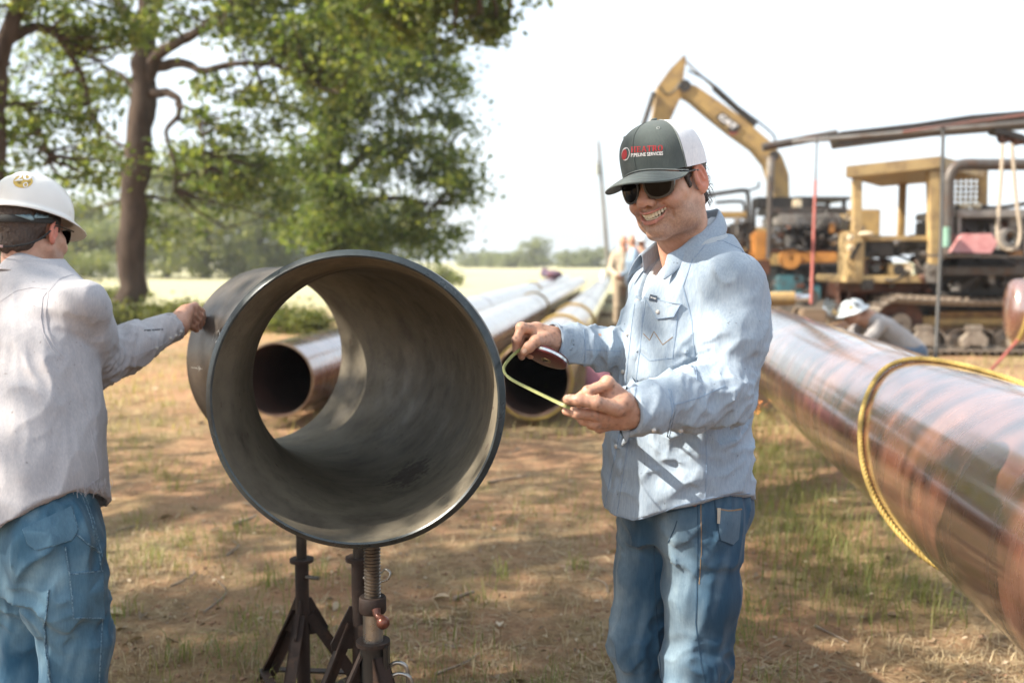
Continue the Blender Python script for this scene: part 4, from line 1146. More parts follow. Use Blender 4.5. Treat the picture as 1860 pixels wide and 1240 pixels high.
def jeans_fn(P):
    f, l, z = HF.loc(P); d = jeans_raw(P); act = np.abs(d) < .05; W = warp3(P)
    d = d + creases(P, V(.25, .1, 1), 3.2, 15, .009, 3.0, w=np.where(act, 1, 0), W=W)
    d = d + creases(P, HF.L + V(0, 0, .35), 5, 22, .010, 17.0, w=np.where(act, sstep(.14, .0, np.abs(z - .50)), 0), W=W)
    d = d + creases(P, HF.L * .8 + V(0, 0, -.5), 5, 21, .008, 23.0, w=np.where(act, sstep(.12, .0, np.abs(z - .76)) * sstep(-.05, .05, f), 0), W=W)
    return np.maximum(d, np.maximum(.075 - z, z - 1.02))
jv, jf = sdf_mesh(jeans_fn, (.08, 2.12, .05), (.76, 2.74, 1.04), .005)
jeans = mesh_obj('jeans', jv, jf, M_JEANS, hero, smooth=True)
f_, l_, z_ = HF.loc(jv)
fade = np.zeros(len(jv))
for leg in (LEGL, LEGR):
    for (t0, t1) in ((0, 1), (1, 2), (2, 3)):
        c = (leg[t0] + leg[t1]) / 2; q = c + HF.F * .085 + HF.L * (.02 if leg is LEGL else -.01)
        fade = np.maximum(fade, np.exp(-(((jv - q) @ HF.F) ** 2 / .0036 + ((jv - q) @ HF.L) ** 2 / .0022 + (jv[:, 2] - q[2]) ** 2 / .03)))
fade = np.clip(fade * .8 + .12 * noise3(jv * 7) + .22 * np.clip(np.abs(noise3((jv @ frame(V(.25, .1, 1))) * np.array([6, 30, 30]))) * 2.2 - .5, 0, 1), 0, 1)
set_col(jeans, np.stack([fade] * 3, 1))
JB = bvh_of(jv, jf)
def js(pix, w=.003, m_=M_JSEAM, n='seam', off=.0006): return seam(pix, w, m_, n, jeans, JB, off)
js([(1267, 912), (1268, 980), (1266, 1060), (1264, 1130), (1272, 1200), (1281, 1239)], .0035); js([(1273, 915), (1274, 1000), (1270, 1060)], .002, M_STITCH)
js([(1298, 902), (1300, 945), (1306, 980), (1330, 990), (1339, 975), (1341, 930)], .0032)
patch(rim_poly([(1300, 922), (1345, 925), (1340, 978), (1330, 988), (1308, 980)], 6), 'back_pocket', M_JEANS, jeans, JB, .004)
js([(1300, 923), (1322, 927), (1346, 924)], .0035, M_STITCH, 'seam', .0045)
tb = patch(rim_poly([(1301, 922), (1307, 922), (1306, 950), (1301, 949)], 4), 'pocket_tab', mat('cream_tab', (.45, .41, .33), (.38, .34, .28), rough=.8, vs=80), jeans, JB, .006)
js([(1210, 925), (1235, 918), (1266, 912)], .004, M_STITCH); js([(1212, 930), (1240, 924), (1262, 921)], .0022)
h = cast(JB, 1262, 915)
if h is not None: MB().lathe([(-.002, .0055), (.002, .0055), (.004, .003), (.0045, .0004)], h[0] + h[1] * .002, h[1], 14).build('rivet', mat('copper_rivet', (.25, .12, .07), rough=.4, metal=.8), jeans, smooth=50)
js([(1188, 990), (1190, 1080), (1196, 1160), (1202, 1238)], .003); js([(1230, 945), (1225, 960), (1214, 985)], .0025)
# boots
M_BOOT = mat('work_boot', (.16, .095, .055), (.09, .055, .035), rough=.7, vs=8, bs=.3)
for s, leg in ((1, LEGL), (-1, LEGR)):
    c = leg[-1]
    def bt(P, c=c):
        d = smin(sd_cap(P, c + V(0, 0, .06), V(c[0], c[1], .07) - HF.F * .015, .06, .052), sd_cap(P, V(c[0], c[1], .055) - HF.F * .03, V(c[0], c[1], .045) + HF.F * .15, .046, .044), .03)
        return np.maximum(d, .004 - P[:, 2])
    v, f = sdf_mesh(bt, V(c[0] - .26, c[1] - .26, -.02), V(c[0] + .26, c[1] + .26, .26), .009)
    mesh_obj('boot', v, f, M_BOOT, hero, smooth=True)
# ================================================================ head
def head_frame(c, yaw, pitch, roll):
    """columns: right, forward, up of the head"""
    fw = V(-math.sin(yaw) * math.cos(pitch), -math.cos(yaw) * math.cos(pitch), -math.sin(pitch))
    rt = V(-math.cos(yaw), math.sin(yaw), 0); up = np.cross(rt, fw)
    X = rt * math.cos(roll) - up * math.sin(roll); Z = up * math.cos(roll) + rt * math.sin(roll)
    return np.stack([X, fw, Z], 1)
HS = 1.05
HC0 = at(1210, 326, 2.37); HR = head_frame(HC0, RAD(41), RAD(10), RAD(8))
def hw(x, y, z): return HC0 + HR @ V(x, y, z) * HS
MLINE = [(0, .0965, -.0732), (.012, .0945, -.0720), (.024, .0860, -.0672), (.0335, .0750, -.0600)]
def head_loc(Q):
    A = Q.copy(); A[:, 0] = np.abs(A[:, 0])
    d = sd_ell(Q, (0, -.016, .034), (.0755, .098, .086))
    d = smin(d, sd_ell(A, (0, .022, -.035), (.064, .060, .085)), .02)
    d = smin(d, sd_cap(A, (.053, -.012, -.058), (.044, .018, -.094), .020, .018), .03)
    d = smin(d, sd_cap(A, (.044, .018, -.094), (.012, .067, -.109), .018, .018), .025)
    d = smin(d, sd_ell(A, (0, .074, -.107), (.023, .018, .016)), .016)
    d = smin(d, sd_ell(A, (.050, .045, -.030), (.021, .024, .022)), .02)           # cheek bone
    d = smin(d, sd_ell(A, (.043, .064, -.046), (.0225, .0200, .0195)), .010)       # smiling cheek
    d = smin(d, sd_ell(A, (.045, .042, -.078), (.018, .024, .024)), .02)
    d = smin(d, sd_cap(A, (0, .082, .013), (.040, .068, .015), .011, .009), .014)  # brow
    d = smax(d, -sd_ell(A, (.031, .094, -.004), (.019, .016, .013)), .012)         # eye socket
    d = smin(d, sd_ell(A, (.031, .071, -.003), (.0135, .0135, .0125)), .006)       # closed, laughing eye
    d = smin(d, sd_ell(A, (0, .068, -.070), (.034, .026, .027)), .015)             # upper jaw
    nose = sd_cap(Q, (0, .082, .004), (0, .107, -.034), .0085, .0115)
    nose = smin(nose, sd_ell(Q, (0, .1095, -.0385), (.0125, .0125, .0108)), .008)
    nose = smin(nose, sd_ell(A, (.0145, .097, -.0425), (.0085, .0125, .0088)), .006)
    d = smin(d, nose, .008)
    d = smax(d, -sd_ell(A, (.0068, .1045, -.0495), (.0040, .0062, .0042)), .003)   # nostril
    # fold from the nose to the corner of the mouth and the dimple behind it
    d = smax(d, -sd_chain(A, [(.0215, .095, -.047), (.033, .083, -.054), (.0415, .0725, -.066), (.0430, .066, -.083)], [.002, .0034, .0036, .0016], .004), .008)
    d = smax(d, -sd_chain(A, [(.0485, .062, -.064), (.051, .055, -.080), (.0485, .051, -.092)], [.0004, .0010, .0004], .004), .010)
    # crow's feet under the frame
    # mouth: parted lips
    lipU = sd_chain(A, [(0, .1005, -.0637), (.011, .0980, -.0628), (.024, .0885, -.0603), (.0345, .0755, -.0575)], [.0032, .0034, .0028, .0016], .003)
    lipL = sd_chain(A, [(0, .0985, -.0850), (.012, .0965, -.0832), (.024, .0875, -.0765), (.0340, .0755, -.0630)], [.0046, .0046, .0040, .0018], .004)
    d = smin(d, smin(lipU, lipL, .002), .005)
    mo = None
    for dy in (.012, .0, -.012, -.022):
        e = sd_chain(A, [(x, y + dy, z) for x, y, z in MLINE], [.0074, .0072, .0058, .0026], .003)
        mo = e if mo is None else np.minimum(mo, e)
    d = smax(d, -mo, .0022)
    # ear
    R_ = np.array(Matrix.Rotation(RAD(-16), 3, 'X')) @ np.array(Matrix.Rotation(RAD(14), 3, 'Z'))
    ec = V(.0790, -.014, -.012)
    e = sd_ell(A, ec, (.0085, .0205, .0345), R_)
    qa = (A - ec) @ R_
    e = smax(e, -sd_ell(A, ec + R_ @ V(.0068, .0005, .004), (.006, .0128, .0235), R_), .003)
    e = smin(e, sd_cap(A, ec + R_ @ V(.002, -.004, -.006), ec + R_ @ V(.002, -.001, .012), .0042, .0035), .004)
    e = smin(e, sd_ell(A, ec + R_ @ V(.0005, .008, -.027), (.0055, .008, .009), R_), .005)
    e = smin(e, sd_ell(A, ec + R_ @ V(.003, .0155, -.004), (.004, .004, .007), R_), .003)
    d = smin(d, e, .004)
    return d
NB = (HF.w(-.022, 0, 1.44) - HC0) @ HR / HS
def head_fn_loc(Q):
    d = head_loc(Q)
    nk = sd_chain(Q, [(0, -.030, -.045), (0, -.022, -.100), tuple(NB)], [.058, .056, .062], .02)
    nk = smin(nk, sd_cap(np.abs(Q) * np.array([1, 0, 0]) + Q * np.array([0, 1, 1]), (.050, -.025, -.06), tuple(V(abs(NB[0]) + .02, NB[1] + .045, NB[2])), .014, .012), .02)
    return smin(d, nk, .016)
hv, hf = sdf_mesh(head_fn_loc, (-.115, -.15, -.26), (.115, .15, .13), .00215)
Q = hv; A = np.abs(Q) * np.array([1, 0, 0]) + Q * np.array([0, 1, 1])
col = np.tile(np.array([.53, .335, .250]), (len(Q), 1))
def blend(m_, c): 
    global col
    col = col * (1 - m_[:, None]) + np.asarray(c) * m_[:, None]
g = lambda c, r: np.exp(-(((A - np.asarray(c)) / np.asarray(r)) ** 2).sum(1))
blend(.55 * g((.042, .066, -.043), (.022, .03, .02)), (.52, .23, .155))
blend(.6 * g((0, .11, -.036), (.018, .02, .02)), (.52, .23, .16))
blend(.75 * sstep(.070, .084, A[:, 0]) * sstep(.05, .02, np.abs(Q[:, 2] + .012)), (.58, .22, .16))
stub = sstep(-.040, -.066, Q[:, 2] + .35 * np.clip(.03 - Q[:, 1], 0, .06)) * sstep(-.03, .01, Q[:, 1]) * (1 - .0)
stub = np.clip(stub, 0, 1) * sstep(-.145, -.120, Q[:, 2]) * (.42 + .3 * noise3(Q * 300))
blend(np.clip(stub * 1.15, 0, .62), (.19, .12, .085))
blend(.5 * g((.0305, .083, -.057), (.004, .02, .012)), (.36, .17, .11))
lu = sd_chain(A, [(0, .1005, -.0637), (.011, .0980, -.0628), (.024, .0885, -.0603), (.0345, .0755, -.0575)], [.0032, .0034, .0028, .0016], .003)
ll = sd_chain(A, [(0, .0985, -.0850), (.012, .0965, -.0832), (.024, .0875, -.0765), (.0340, .0755, -.0630)], [.0046, .0046, .0040, .0018], .004)
blend(.8 * sstep(.0016, -.0004, np.minimum(lu, ll)), (.46, .19, .155))
mo = sd_chain(A, [(x, y - .012, z) for x, y, z in MLINE], [.0090, .0088, .0070, .0034], .003)
blend(sstep(.0008, -.0015, mo) * sstep(.09, .08, Q[:, 1] + 20 * Q[:, 0] ** 2 * .6), (.08, .025, .02))
blend(.5 * sstep(-.120, -.16, Q[:, 2]), (.42, .20, .13))
head_v = hv @ HR.T * HS + HC0; head_c = col
# ---- hands
def hand_mesh(wrist, elbow, palm, fingers, h=.0021, knob=()):
    def fn(P):
        d = sd_cap(P, mix3(elbow, wrist, .45), wrist, .038, .030)
        for (a, b, ra, rb) in palm: d = smin(d, sd_cap(P, a, b, ra, rb), .016)
        for pts, rad in fingers:
            fg = sd_chain(P, pts, rad, .004)
            for q, r_ in zip(pts[1:-1], rad[1:-1]): fg = smin(fg, sd_ell(P, q, (r_ * 1.06,) * 3), .004)
            d = smin(d, fg, .0055)
        for c, r_ in knob: d = smin(d, sd_ell(P, c, (r_,) * 3), .010)
        return d + .0007 * np.abs(noise3(P * 130)) + .0008 * noise3(P * 60)
    allp = np.array([p for pts, _ in fingers for p in pts] + [wrist, mix3(elbow, wrist, .45)] + [x for q in palm for x in q[:2]])
    return sdf_mesh(fn, allp.min(0) - .05, allp.max(0) + .05, h)
WL = LW; WR = RW
lpalm = [(WL + V(0, 0, .002), at(1104, 722, 2.015), .034, .027), (WL, at(1098, 756, 2.01), .032, .022), (at(1128, 730, 2.0), at(1110, 712, 2.005), .026, .022), (at(1122, 758, 2.03), at(1098, 768, 2.025), .024, .016)]
lf = [([at(1116, 708, 2.02), at(1101, 698, 1.990), at(1068, 711, 1.975), at(1046, 726, 1.995)], [.015, .0130, .0112, .0095]),
      ([at(1122, 742, 1.985), at(1082, 731, 1.955), at(1052, 727, 1.955), at(1031, 725, 1.962)], [.017, .0138, .0118, .0098]),
      ([at(1106, 756, 2.010), at(1078, 752, 1.980), at(1050, 750, 1.972), at(1029, 746, 1.982)], [.014, .0128, .0112, .0098]),
      ([at(1100, 766, 2.020), at(1080, 768, 1.998), at(1060, 762, 2.000), at(1046, 752, 2.012)], [.013, .0118, .0108, .009]),
      ([at(1106, 772, 2.035), at(1090, 776, 2.022), at(1074, 770, 2.03), at(1066, 758, 2.04)], [.012, .0108, .0098, .0085])]
lv_, lf_ = hand_mesh(WL, LE, lpalm, lf, knob=[(at(1104, 694, 1.995), .014)])
rpalm = [(WR, at(974, 602, 2.300), .031, .0235), (WR, at(978, 616, 2.315), .029, .021), (at(1000, 616, 2.300), at(984, 618, 2.275), .022, .017)]
rf_ = [([at(968, 597, 2.290), at(947, 595, 2.268), at(938, 618, 2.258), at(938, 638, 2.262)], [.0135, .0122, .0102, .0086]),
       ([at(970, 602, 2.310), at(948, 606, 2.296), at(942, 628, 2.284), at(948, 647, 2.280)], [.0130, .0120, .0102, .0088]),
       ([at(974, 608, 2.330), at(955, 613, 2.322), at(950, 634, 2.305), at(964, 646, 2.286)], [.0122, .0112, .0100, .0085]),
       ([at(982, 614, 2.345), at(966, 622, 2.340), at(962, 638, 2.320), at(977, 645, 2.300)], [.0112, .0102, .0092, .008]),
       ([at(990, 616, 2.275), at(973, 620, 2.246), at(961, 630, 2.236), at(952, 639, 2.240)], [.0165, .0135, .0118, .0098])]
rv_, rff = hand_mesh(WR, RE, rpalm, rf_)
# the rest of the body under the clothes
def body_fn(P):
    f, l, z = HF.loc(P)
    d = sd_loft(f, l, z, [(z0, c, a - .022, b - .022) for z0, c, a, b in [q[:4] for q in TOR] if .9 < z0 < 1.41])
    d = smin(d, sd_chain(P, [LS, LE, mix3(LE, LW, .7)], [.05, .042, .033], .03), .03); d = smin(d, sd_chain(P, [RS, RE, mix3(RE, RW, .7)], [.048, .042, .033], .03), .03)
    d = smin(d, sd_chain(P, LEGL, [.08, .07, .055, .05, .04], .03), .03); d = smin(d, sd_chain(P, LEGR, [.08, .07, .055, .05, .04], .03), .03)
    return np.maximum(d, z - 1.42)
bv, bf = sdf_mesh(body_fn, (.0, 1.95, .02), (.70, 2.75, 1.6), .014)
def hand_col(v, seed):
    c = np.tile(np.array([.47, .285, .205]), (len(v), 1)); n_ = np.clip(noise3(v * 45 + seed) * .8 + .1, 0, .6)
    c = c * (1 - n_[:, None] * .5) + np.array([.30, .13, .085]) * n_[:, None] * .5
    k = np.clip(noise3(v * 110 + seed) * 1.2 - .25, 0, .7)
    return c * (1 - k[:, None]) + np.array([.10, .065, .05]) * k[:, None]
V_, F_ = join_islands([(head_v, hf), (lv_, lf_), (rv_, rff), (bv, bf)])
body = mesh_obj('body', V_, F_, M_SKIN, hero, smooth=True)
set_col(body, np.concatenate([head_c, hand_col(lv_, 0), hand_col(rv_, 5), np.tile([.47, .27, .18], (len(bv), 1))]))
HB = bvh_of(V_, F_)
for (px, py, rx, ry, rt) in ((953, 637, 4.6, 3.6, -.6), (1031, 717, 4.5, 2.6, -.2)):
    r = blob_on(HB, (px, py), rx, ry, rt, off=.0006)
    if r is not None: mesh_obj('finger_nail', r[0], r[1], M_NAIL, body, smooth=True)
# ---- teeth
mb = MB()
for row, (z0, hgt) in enumerate(((-.0700, .0058), (-.0800, .0042))):
    xs = [-.0295, -.0246, -.0194, -.0140, -.0084, -.0029, .0029, .0084, .0140, .0194, .0246, .0295] if row == 0 else [-.0185, -.0140, -.0094, -.0047, 0, .0047, .0094, .0140, .0185]
    for i, x in enumerate(xs):
        y = .0915 - 20 * x * x - (.003 if row else 0); zz = z0 + 12 * x * x
        w = .0030 if row == 0 else .0024
        R_ = HS * HR @ np.array(Matrix.Rotation(-36 * x, 3, 'Z'))
        v0 = MB(); v0.box((0, 0, 0), (w * 2.02, .006, hgt * 2), None, .0013)
        mb.add(np.concatenate(v0.v) @ R_.T + hw(x, y, zz), v0.f)
mb.build('teeth', M_TOOTH, body, smooth=70)
# ---- hair below the cap
def hair_fn(Q):
    A = np.abs(Q) * np.array([1, 0, 0]) + Q * np.array([0, 1, 1])
    d = sd_ell(Q, (0, -.018, .030), (.0775, .1005, .088))
    low = -.040 - .028 * sstep(-.02, -.08, Q[:, 1])
    fr_ = .020 - .9 * np.clip(Q[:, 2] - .0, -.05, .05)
    d = smax(d, low - Q[:, 2], .006)
    d = np.maximum(d, Q[:, 1] - np.where(Q[:, 2] > -.02, .044, .018) + .006 * noise3(Q * 70))
    ear = sd_ell(A, (.079, -.016, -.012), (.02, .024, .036))
    d = smax(d, -ear, .004)
    side = sd_cap(A, (.0695, .032, .015), (.0725, .024, -.024), .0065, .0045)
    d = smin(d, side, .004)
    nape = sd_ell(Q, (0, -.075, -.055), (.050, .026, .032)); d = smin(d, nape, .02)
    return d + .0035 * noise3(Q * np.array([120, 120, 70])) + .002 * noise3(Q * 210)
v, f = sdf_mesh(hair_fn, (-.1, -.14, -.12), (.1, .06, .13), .0024)
mesh_obj('hair', v @ HR.T * HS + HC0, f, M_HAIR, hero, smooth=True)
r_ = np.random.default_rng(3); mb = MB()
for k in range(60):     # loose curls behind the ear and at the nape
    s = -1; a = r_.uniform(-.085, -.03); z0 = r_.uniform(-.075, .01)
    p0 = V(s * (.066 - .25 * max(0, -a - .04)), a, z0); rr = r_.uniform(.003, .006); ph = r_.uniform(0, 6)
    pts = [hw(*(p0 + V(s * (.001 + t * .006), -.006 * t + rr * math.cos(ph + 6 * t) * .6, -.008 * t + rr * math.sin(ph + 6 * t)))) for t in np.linspace(0, 1, 9)]
    mb.tube(pts, np.linspace(.0006, .0003, 9), 4, cap=False)
mb.build('curls', M_HAIR, hero, smooth=60)
# ---- cap
CPT = RAD(-2)
CR = HR @ np.array(Matrix.Rotation(CPT, 3, 'X'))
def cw(p): return HC0 + CR @ (np.asarray(p) + V(0, -.004, .034)) * HS
def cap_r(th, u):
    """th from the front, u 0 at the band .. 1 at the top"""
    fr_ = .5 + .5 * math.cos(th)
    rx, ry = .0885, .105 + .006 * fr_
    prof = (1 - u ** (2.5 + .9 * fr_)) ** (1 / (2.15 + .25 * fr_))
    h_ = .099 * u + .007 * fr_ * u
    return V(rx * prof * math.sin(th) * 1.0, ry * prof * math.cos(th), h_ - .006 - .012 * (1 - u) ** 3 * (1 - fr_ ** 6))
def cap_grid(t0, t1, n, m=26, ext=0.0, u0=0.0):
    th = np.linspace(t0, t1, n); us = u0 + (1 - u0) * np.sin(np.linspace(0, PI / 2, m)); us[-1] = .9995
    v = [cw(cap_r(t, u) * (1 + ext)) for t in th for u in us]
    f = [(i * m + j, (i + 1) * m + j, (i + 1) * m + j + 1, i * m + j + 1) for i in range(n - 1) for j in range(m - 1)]
    return np.array(v), f
TS = RAD(68)
v, f = cap_grid(-TS, TS, 50); cap = mesh_obj('cap', v, f, M_CAPG, hero, smooth=True); CB = bvh_of(v, f)
cap['label'] = 'charcoal grey trucker cap with white mesh back'
v2, f2 = cap_grid(TS, 2 * PI - TS, 70); mesh_obj('mesh_back', v2, f2, M_CAPW, cap, smooth=True); CB2 = bvh_of(np.concatenate([v, v2]), list(f) + [tuple(i + len(v) for i in q) for q in f2])
v3, f3 = cap_grid(TS, 2 * PI - TS, 60, 6, .006); v3 = v3.reshape(60, 6, 3)
bandv = np.array([[cw(cap_r(t, u) * 1.006) for u in np.linspace(0, .27, 5)] for t in np.linspace(TS, 2 * PI - TS, 60)])
mesh_obj('sweat_band', bandv.reshape(-1, 3), [(i * 5 + j, (i + 1) * 5 + j, (i + 1) * 5 + j + 1, i * 5 + j + 1) for i in range(59) for j in range(4)], cloth_mat('white_band', (.74, .76, .80), (.68, .70, .74), bs=.2), cap, smooth=True)
MB().sphere(cw(cap_r(0, 1.0) * V(0, 0, 1) + V(0, .0, .0005)), (.008, .008, .0035), 16, 8, CR).build('top_button', M_CAPG, cap, smooth=80)
def cap_seam(ts, us, w=.0022, m_=M_CAPS, off=.0008):
    P_ = np.array([cw(cap_r(t, u)) for t, u in zip(ts, us)]); c_ = cw((0, 0, .03)); N_ = (P_ - c_); N_ /= np.linalg.norm(N_, axis=1, keepdims=True)
    mb = MB(); ribbon(mb, P_, N_, w, off, .0007); mb.build('stitching', m_, cap, smooth=60)
us = np.linspace(0.0, .985, 40)
cap_seam(np.full(40, 0.0), us, .0018, M_CAPG); cap_seam(np.full(40, -TS + .03), us, .0014); cap_seam(np.full(40, TS - .03), us, .0014)
for t in (-TS * .62, TS * .62):
    c_ = cw(cap_r(t, .80)); n_ = nrm(c_ - cw((0, 0, .03))); MB().lathe([(0, .0022), (.0012, .0022), (.0012, .0036), (0, .0042)], c_ + n_ * .0006, n_, 14).build('eyelet', M_CAPS, cap, smooth=60)
# brim
def brim_pt(a, s):
    th = a
    edge = V(.0888 * math.sin(th), .1115 * math.cos(th), 0)
    ln = .076 * max(0.0, math.cos(th * 90 / 69)) ** .55
    dirv = V(.34 * math.sin(th), 1, 0)
    p = edge + dirv * ln * s
    p[2] = -.004 - 3.6 * p[0] ** 2 - .12 * ln * s - 1.0 * (ln * s) ** 2
    return p
n, m_ = 46, 10
th = np.linspace(-RAD(69), RAD(69), n)
bvv = np.array([[cw(brim_pt(t, s) * V(.99 if s == 0 else 1, .99 if s == 0 else 1, 1)) for s in np.linspace(0, 1, m_)] for t in th])
brim = mesh_obj('brim', bvv.reshape(-1, 3), [(i * m_ + j, (i + 1) * m_ + j, (i + 1) * m_ + j + 1, i * m_ + j + 1) for i in range(n - 1) for j in range(m_ - 1)], M_CAPG, cap, smooth=True)
md = brim.modifiers.new('t', 'SOLIDIFY'); md.thickness = .0034; md.offset = 0
for s in (.14, .28, .42, .56, .70, .84, .95):
    P_ = np.array([cw(brim_pt(t, s)) for t in th[3:-3]]); N_ = np.tile(CR[:, 2], (len(P_), 1)); mb = MB(); ribbon(mb, P_, N_, .0012, .0018, .0005); mb.build('stitching', M_CAPS, brim)
P_ = np.array([cw(brim_pt(t, 0.0) * V(1.005, 1.005, 1) + V(0, 0, .005)) for t in th]); N_ = np.array([nrm(p - cw((0, 0, 0))) for p in P_]); mb = MB(); ribbon(mb, P_, N_, .0022, .0006, .0006); mb.build('brim_cord', M_CAPS, cap)
# lettering and emblem
def serif_word():
    """H E A T R O drawn as slab-serif strokes in a unit-high box"""
    q = []; x = 0
    def bar_(x0, y0, x1, y1): q.append([(x0 + x, y0), (x1 + x, y0), (x1 + x, y1), (x0 + x, y1)])
    def ln(a, b, w): q.append([(a[0] - w / 2 + x, a[1]), (a[0] + w / 2 + x, a[1]), (b[0] + w / 2 + x, b[1]), (b[0] - w / 2 + x, b[1])])
    def stem(xc, w=.2): bar_(xc - w / 2, 0, xc + w / 2, 1); bar_(xc - .19, 0, xc + .19, .09); bar_(xc - .19, .91, xc + .19, 1)
    stem(.2); stem(.75); bar_(.3, .46, .65, .56); x += 1.06
    stem(.2); bar_(.2, 0, .72, .1); bar_(.2, .9, .70, 1); bar_(.3, .46, .55, .55); bar_(.63, 0, .72, .26); bar_(.61, .74, .70, 1); bar_(.49, .36, .56, .66); x += .88
    ln((.14, 0), (.44, 1), .11); ln((.80, 0), (.46, 1), .21); bar_(.22, .28, .72, .37); bar_(0, 0, .32, .08); bar_(.60, 0, 1.0, .08); x += 1.04
    bar_(.32, 0, .52, 1); bar_(.23, 0, .61, .09); bar_(0, .9, .84, 1); bar_(0, .70, .08, 1); bar_(.76, .70, .84, 1); x += .94
    stem(.2); bar_(.3, .91, .55, 1); bar_(.3, .46, .55, .55); bar_(.52, .54, .72, .93); ln((.78, 0), (.46, .48), .2); bar_(.66, 0, .96, .09); x += 1.02
    for k in range(20):
        a0, a1 = 2 * PI * k / 20, 2 * PI * (k + 1) / 20
        def e(a, g_): return (x + .46 + (.46 - g_ * (.21 * abs(math.cos(a)) + .08 * abs(math.sin(a)))) * math.cos(a), .5 + (.52 - g_ * .09) * math.sin(a))
        q.append([e(a0, 0), e(a1, 0), e(a1, 1), e(a0, 1)])
    return q
qs = serif_word(); allq = np.array(qs).reshape(-1, 2); wmax = allq[:, 0].max()
pv = []
for u, w in allq:
    h_ = cast(CB, 1146.5 + 57 * u / wmax, 277.5 - 3.3 * u / wmax - 10.3 * w); pv.append(h_[0] + h_[1] * .0016 if h_ else V(0, 0, -5))
mesh_obj('lettering', pv, [tuple(range(4 * i, 4 * i + 4)) for i in range(len(qs))], M_RED, cap)
v, f = text_on(CB, 'PIPELINE SERVICES', (1147, 285.5), (1204, 282), (1146.8, 279), .0016, bold=.02); mesh_obj('lettering', v, f, M_WHITE, cap)
r = blob_on(CB, (1137, 280), 7.2, 12, .12, off=.0012)
if r is not None: mesh_obj('emblem_ring', r[0], r[1], M_WHITE, cap, smooth=True)
r = blob_on(CB, (1138.4, 279.5), 4.8, 9.6, .12, off=.0016)
if r is not None: mesh_obj('emblem_field', r[0], r[1], M_CAPG, cap, smooth=True)
r = blob_on(CB, (1135.2, 281), 4.6, 9.4, .12, off=.0020)
if r is not None: mesh_obj('emblem_disc', r[0], r[1], M_RED, cap, smooth=True)
# ---- sunglasses
def gy(x): return .1035 - 5.6 * x * x
def lens_poly(sx, grow=0.0):
    pts = [(.0085, .0075), (.020, .0115), (.040, .0125), (.0600, .0105), (.0655, .002), (.0640, -.0130), (.0570, -.0255), (.044, -.0310), (.030, -.0305), (.0175, -.0235), (.0105, -.0100)]
    c = np.mean(pts, 0); sp = spline(pts + [pts[0]], 44)[:-1]
    out = []
    for x, z in sp:
        d = np.array([x, z]) - c; q = c + d * (1 + grow / np.linalg.norm(d)); out.append((sx * q[0], q[1] - .003))
    return out
sg = None
for part, grow, off, mt_ in (('frame', .0032, 0, M_FRAME), ('lens', -.0012, .0012, M_LENS)):
    for s in (-1, 1):
        pl = lens_poly(s, grow); n = len(pl); vs_ = []
        if part == 'frame':
            inn = lens_poly(s, -.0012)
            for yy in (.0, -.0036):
                vs_ += [hw(x, gy(x) + yy + (.0024 if yy == 0 else 0), z) for x, z in pl] + [hw(x, gy(x) + yy + (.0024 if yy == 0 else 0), z) for x, z in inn]
            f = []
            for i in range(n):
                j = (i + 1) % n
                f += [(i, j, n + j, n + i), (2 * n + i, 3 * n + i, 3 * n + j, 2 * n + j), (i, 2 * n + i, 2 * n + j, j), (n + i, n + j, 3 * n + j, 3 * n + i)]
        else:
            vs_ = [hw(x, gy(x) + off, z) for x, z in pl]; cx, cz = np.mean(pl, 0)
            vs_ += [hw(cx + (x - cx) * .5, gy(cx + (x - cx) * .5) + off + .0006, cz + (z - cz) * .5) for x, z in pl] + [hw(cx, gy(cx) + off + .001, cz)]
            f = [(i, (i + 1) % n, n + (i + 1) % n, n + i) for i in range(n)] + [(n + i, n + (i + 1) % n, 2 * n) for i in range(n)]
        if sg is None:
            sg = mesh_obj('sunglasses', vs_, f, mt_, hero); auto_smooth(sg, 35)
        else:
            o = mesh_obj('rim' if part == 'frame' else 'lens', vs_, f, mt_, sg, smooth=(part == 'lens'))
            if part == 'frame': auto_smooth(o, 35)
MB().tube(spline([hw(-.010, gy(.01) + .001, .003), hw(0, gy(0) + .002, .0055), hw(.010, gy(.01) + .001, .003)], 10), .0032, 10).build('bridge', M_FRAME, sg, smooth=60)
for s in (-1, 1):
    mb = MB(); pts = spline([hw(s * .066, gy(.066) + .001, .004), hw(s * .0735, .050, .006), hw(s * .0775, .018, .006), hw(s * .0790, -.008, .004), hw(s * .0775, -.022, -.008)], 24)
    mb.tube(pts, np.linspace(.0036, .0022, 24), 8); mb.build('temple', M_FRAME, sg, smooth=60)
# ================================================================ tape measure
M_REEL = mat('maroon_case', (.11, .018, .022), (.085, .014, .017), rough=.35, vs=20, coat=.2, bs=.15, bscale=200)
M_CHROME = mat('chrome', (.72, .72, .72), (.6, .6, .6), rough=.15, metal=1.0, vs=8)
M_BRASS = mat('brass_hub', (.42, .32, .16), (.3, .22, .1), rough=.3, metal=.9, vs=20)
M_TAPE = mat('yellow_tape', (.25, .26, .09), (.21, .22, .08), rough=.45, vs=30)
M_INK = mat('black_ink', (.02, .02, .02), rough=.5)
rc = at(994, 648, 2.275)
rn = nrm(V(-.36, -.37, -.85))
tp = empty('tape_measure', rc); tag(tp, 'maroon tape measure reel with yellow tape stretched between the smiling man\'s hands', 'tape measure')
MB().lathe([(-.0085, .001), (-.0085, .044), (-.0068, .0495), (-.004, .051), (-.0035, .049)], rc, rn, 56).build('case_half', M_REEL, tp, smooth=35)
MB().lathe([(.0035, .049), (.004, .051), (.0068, .0495), (.0085, .044), (.0085, .001)], rc, rn, 56).build('case_half', M_REEL, tp, smooth=35)
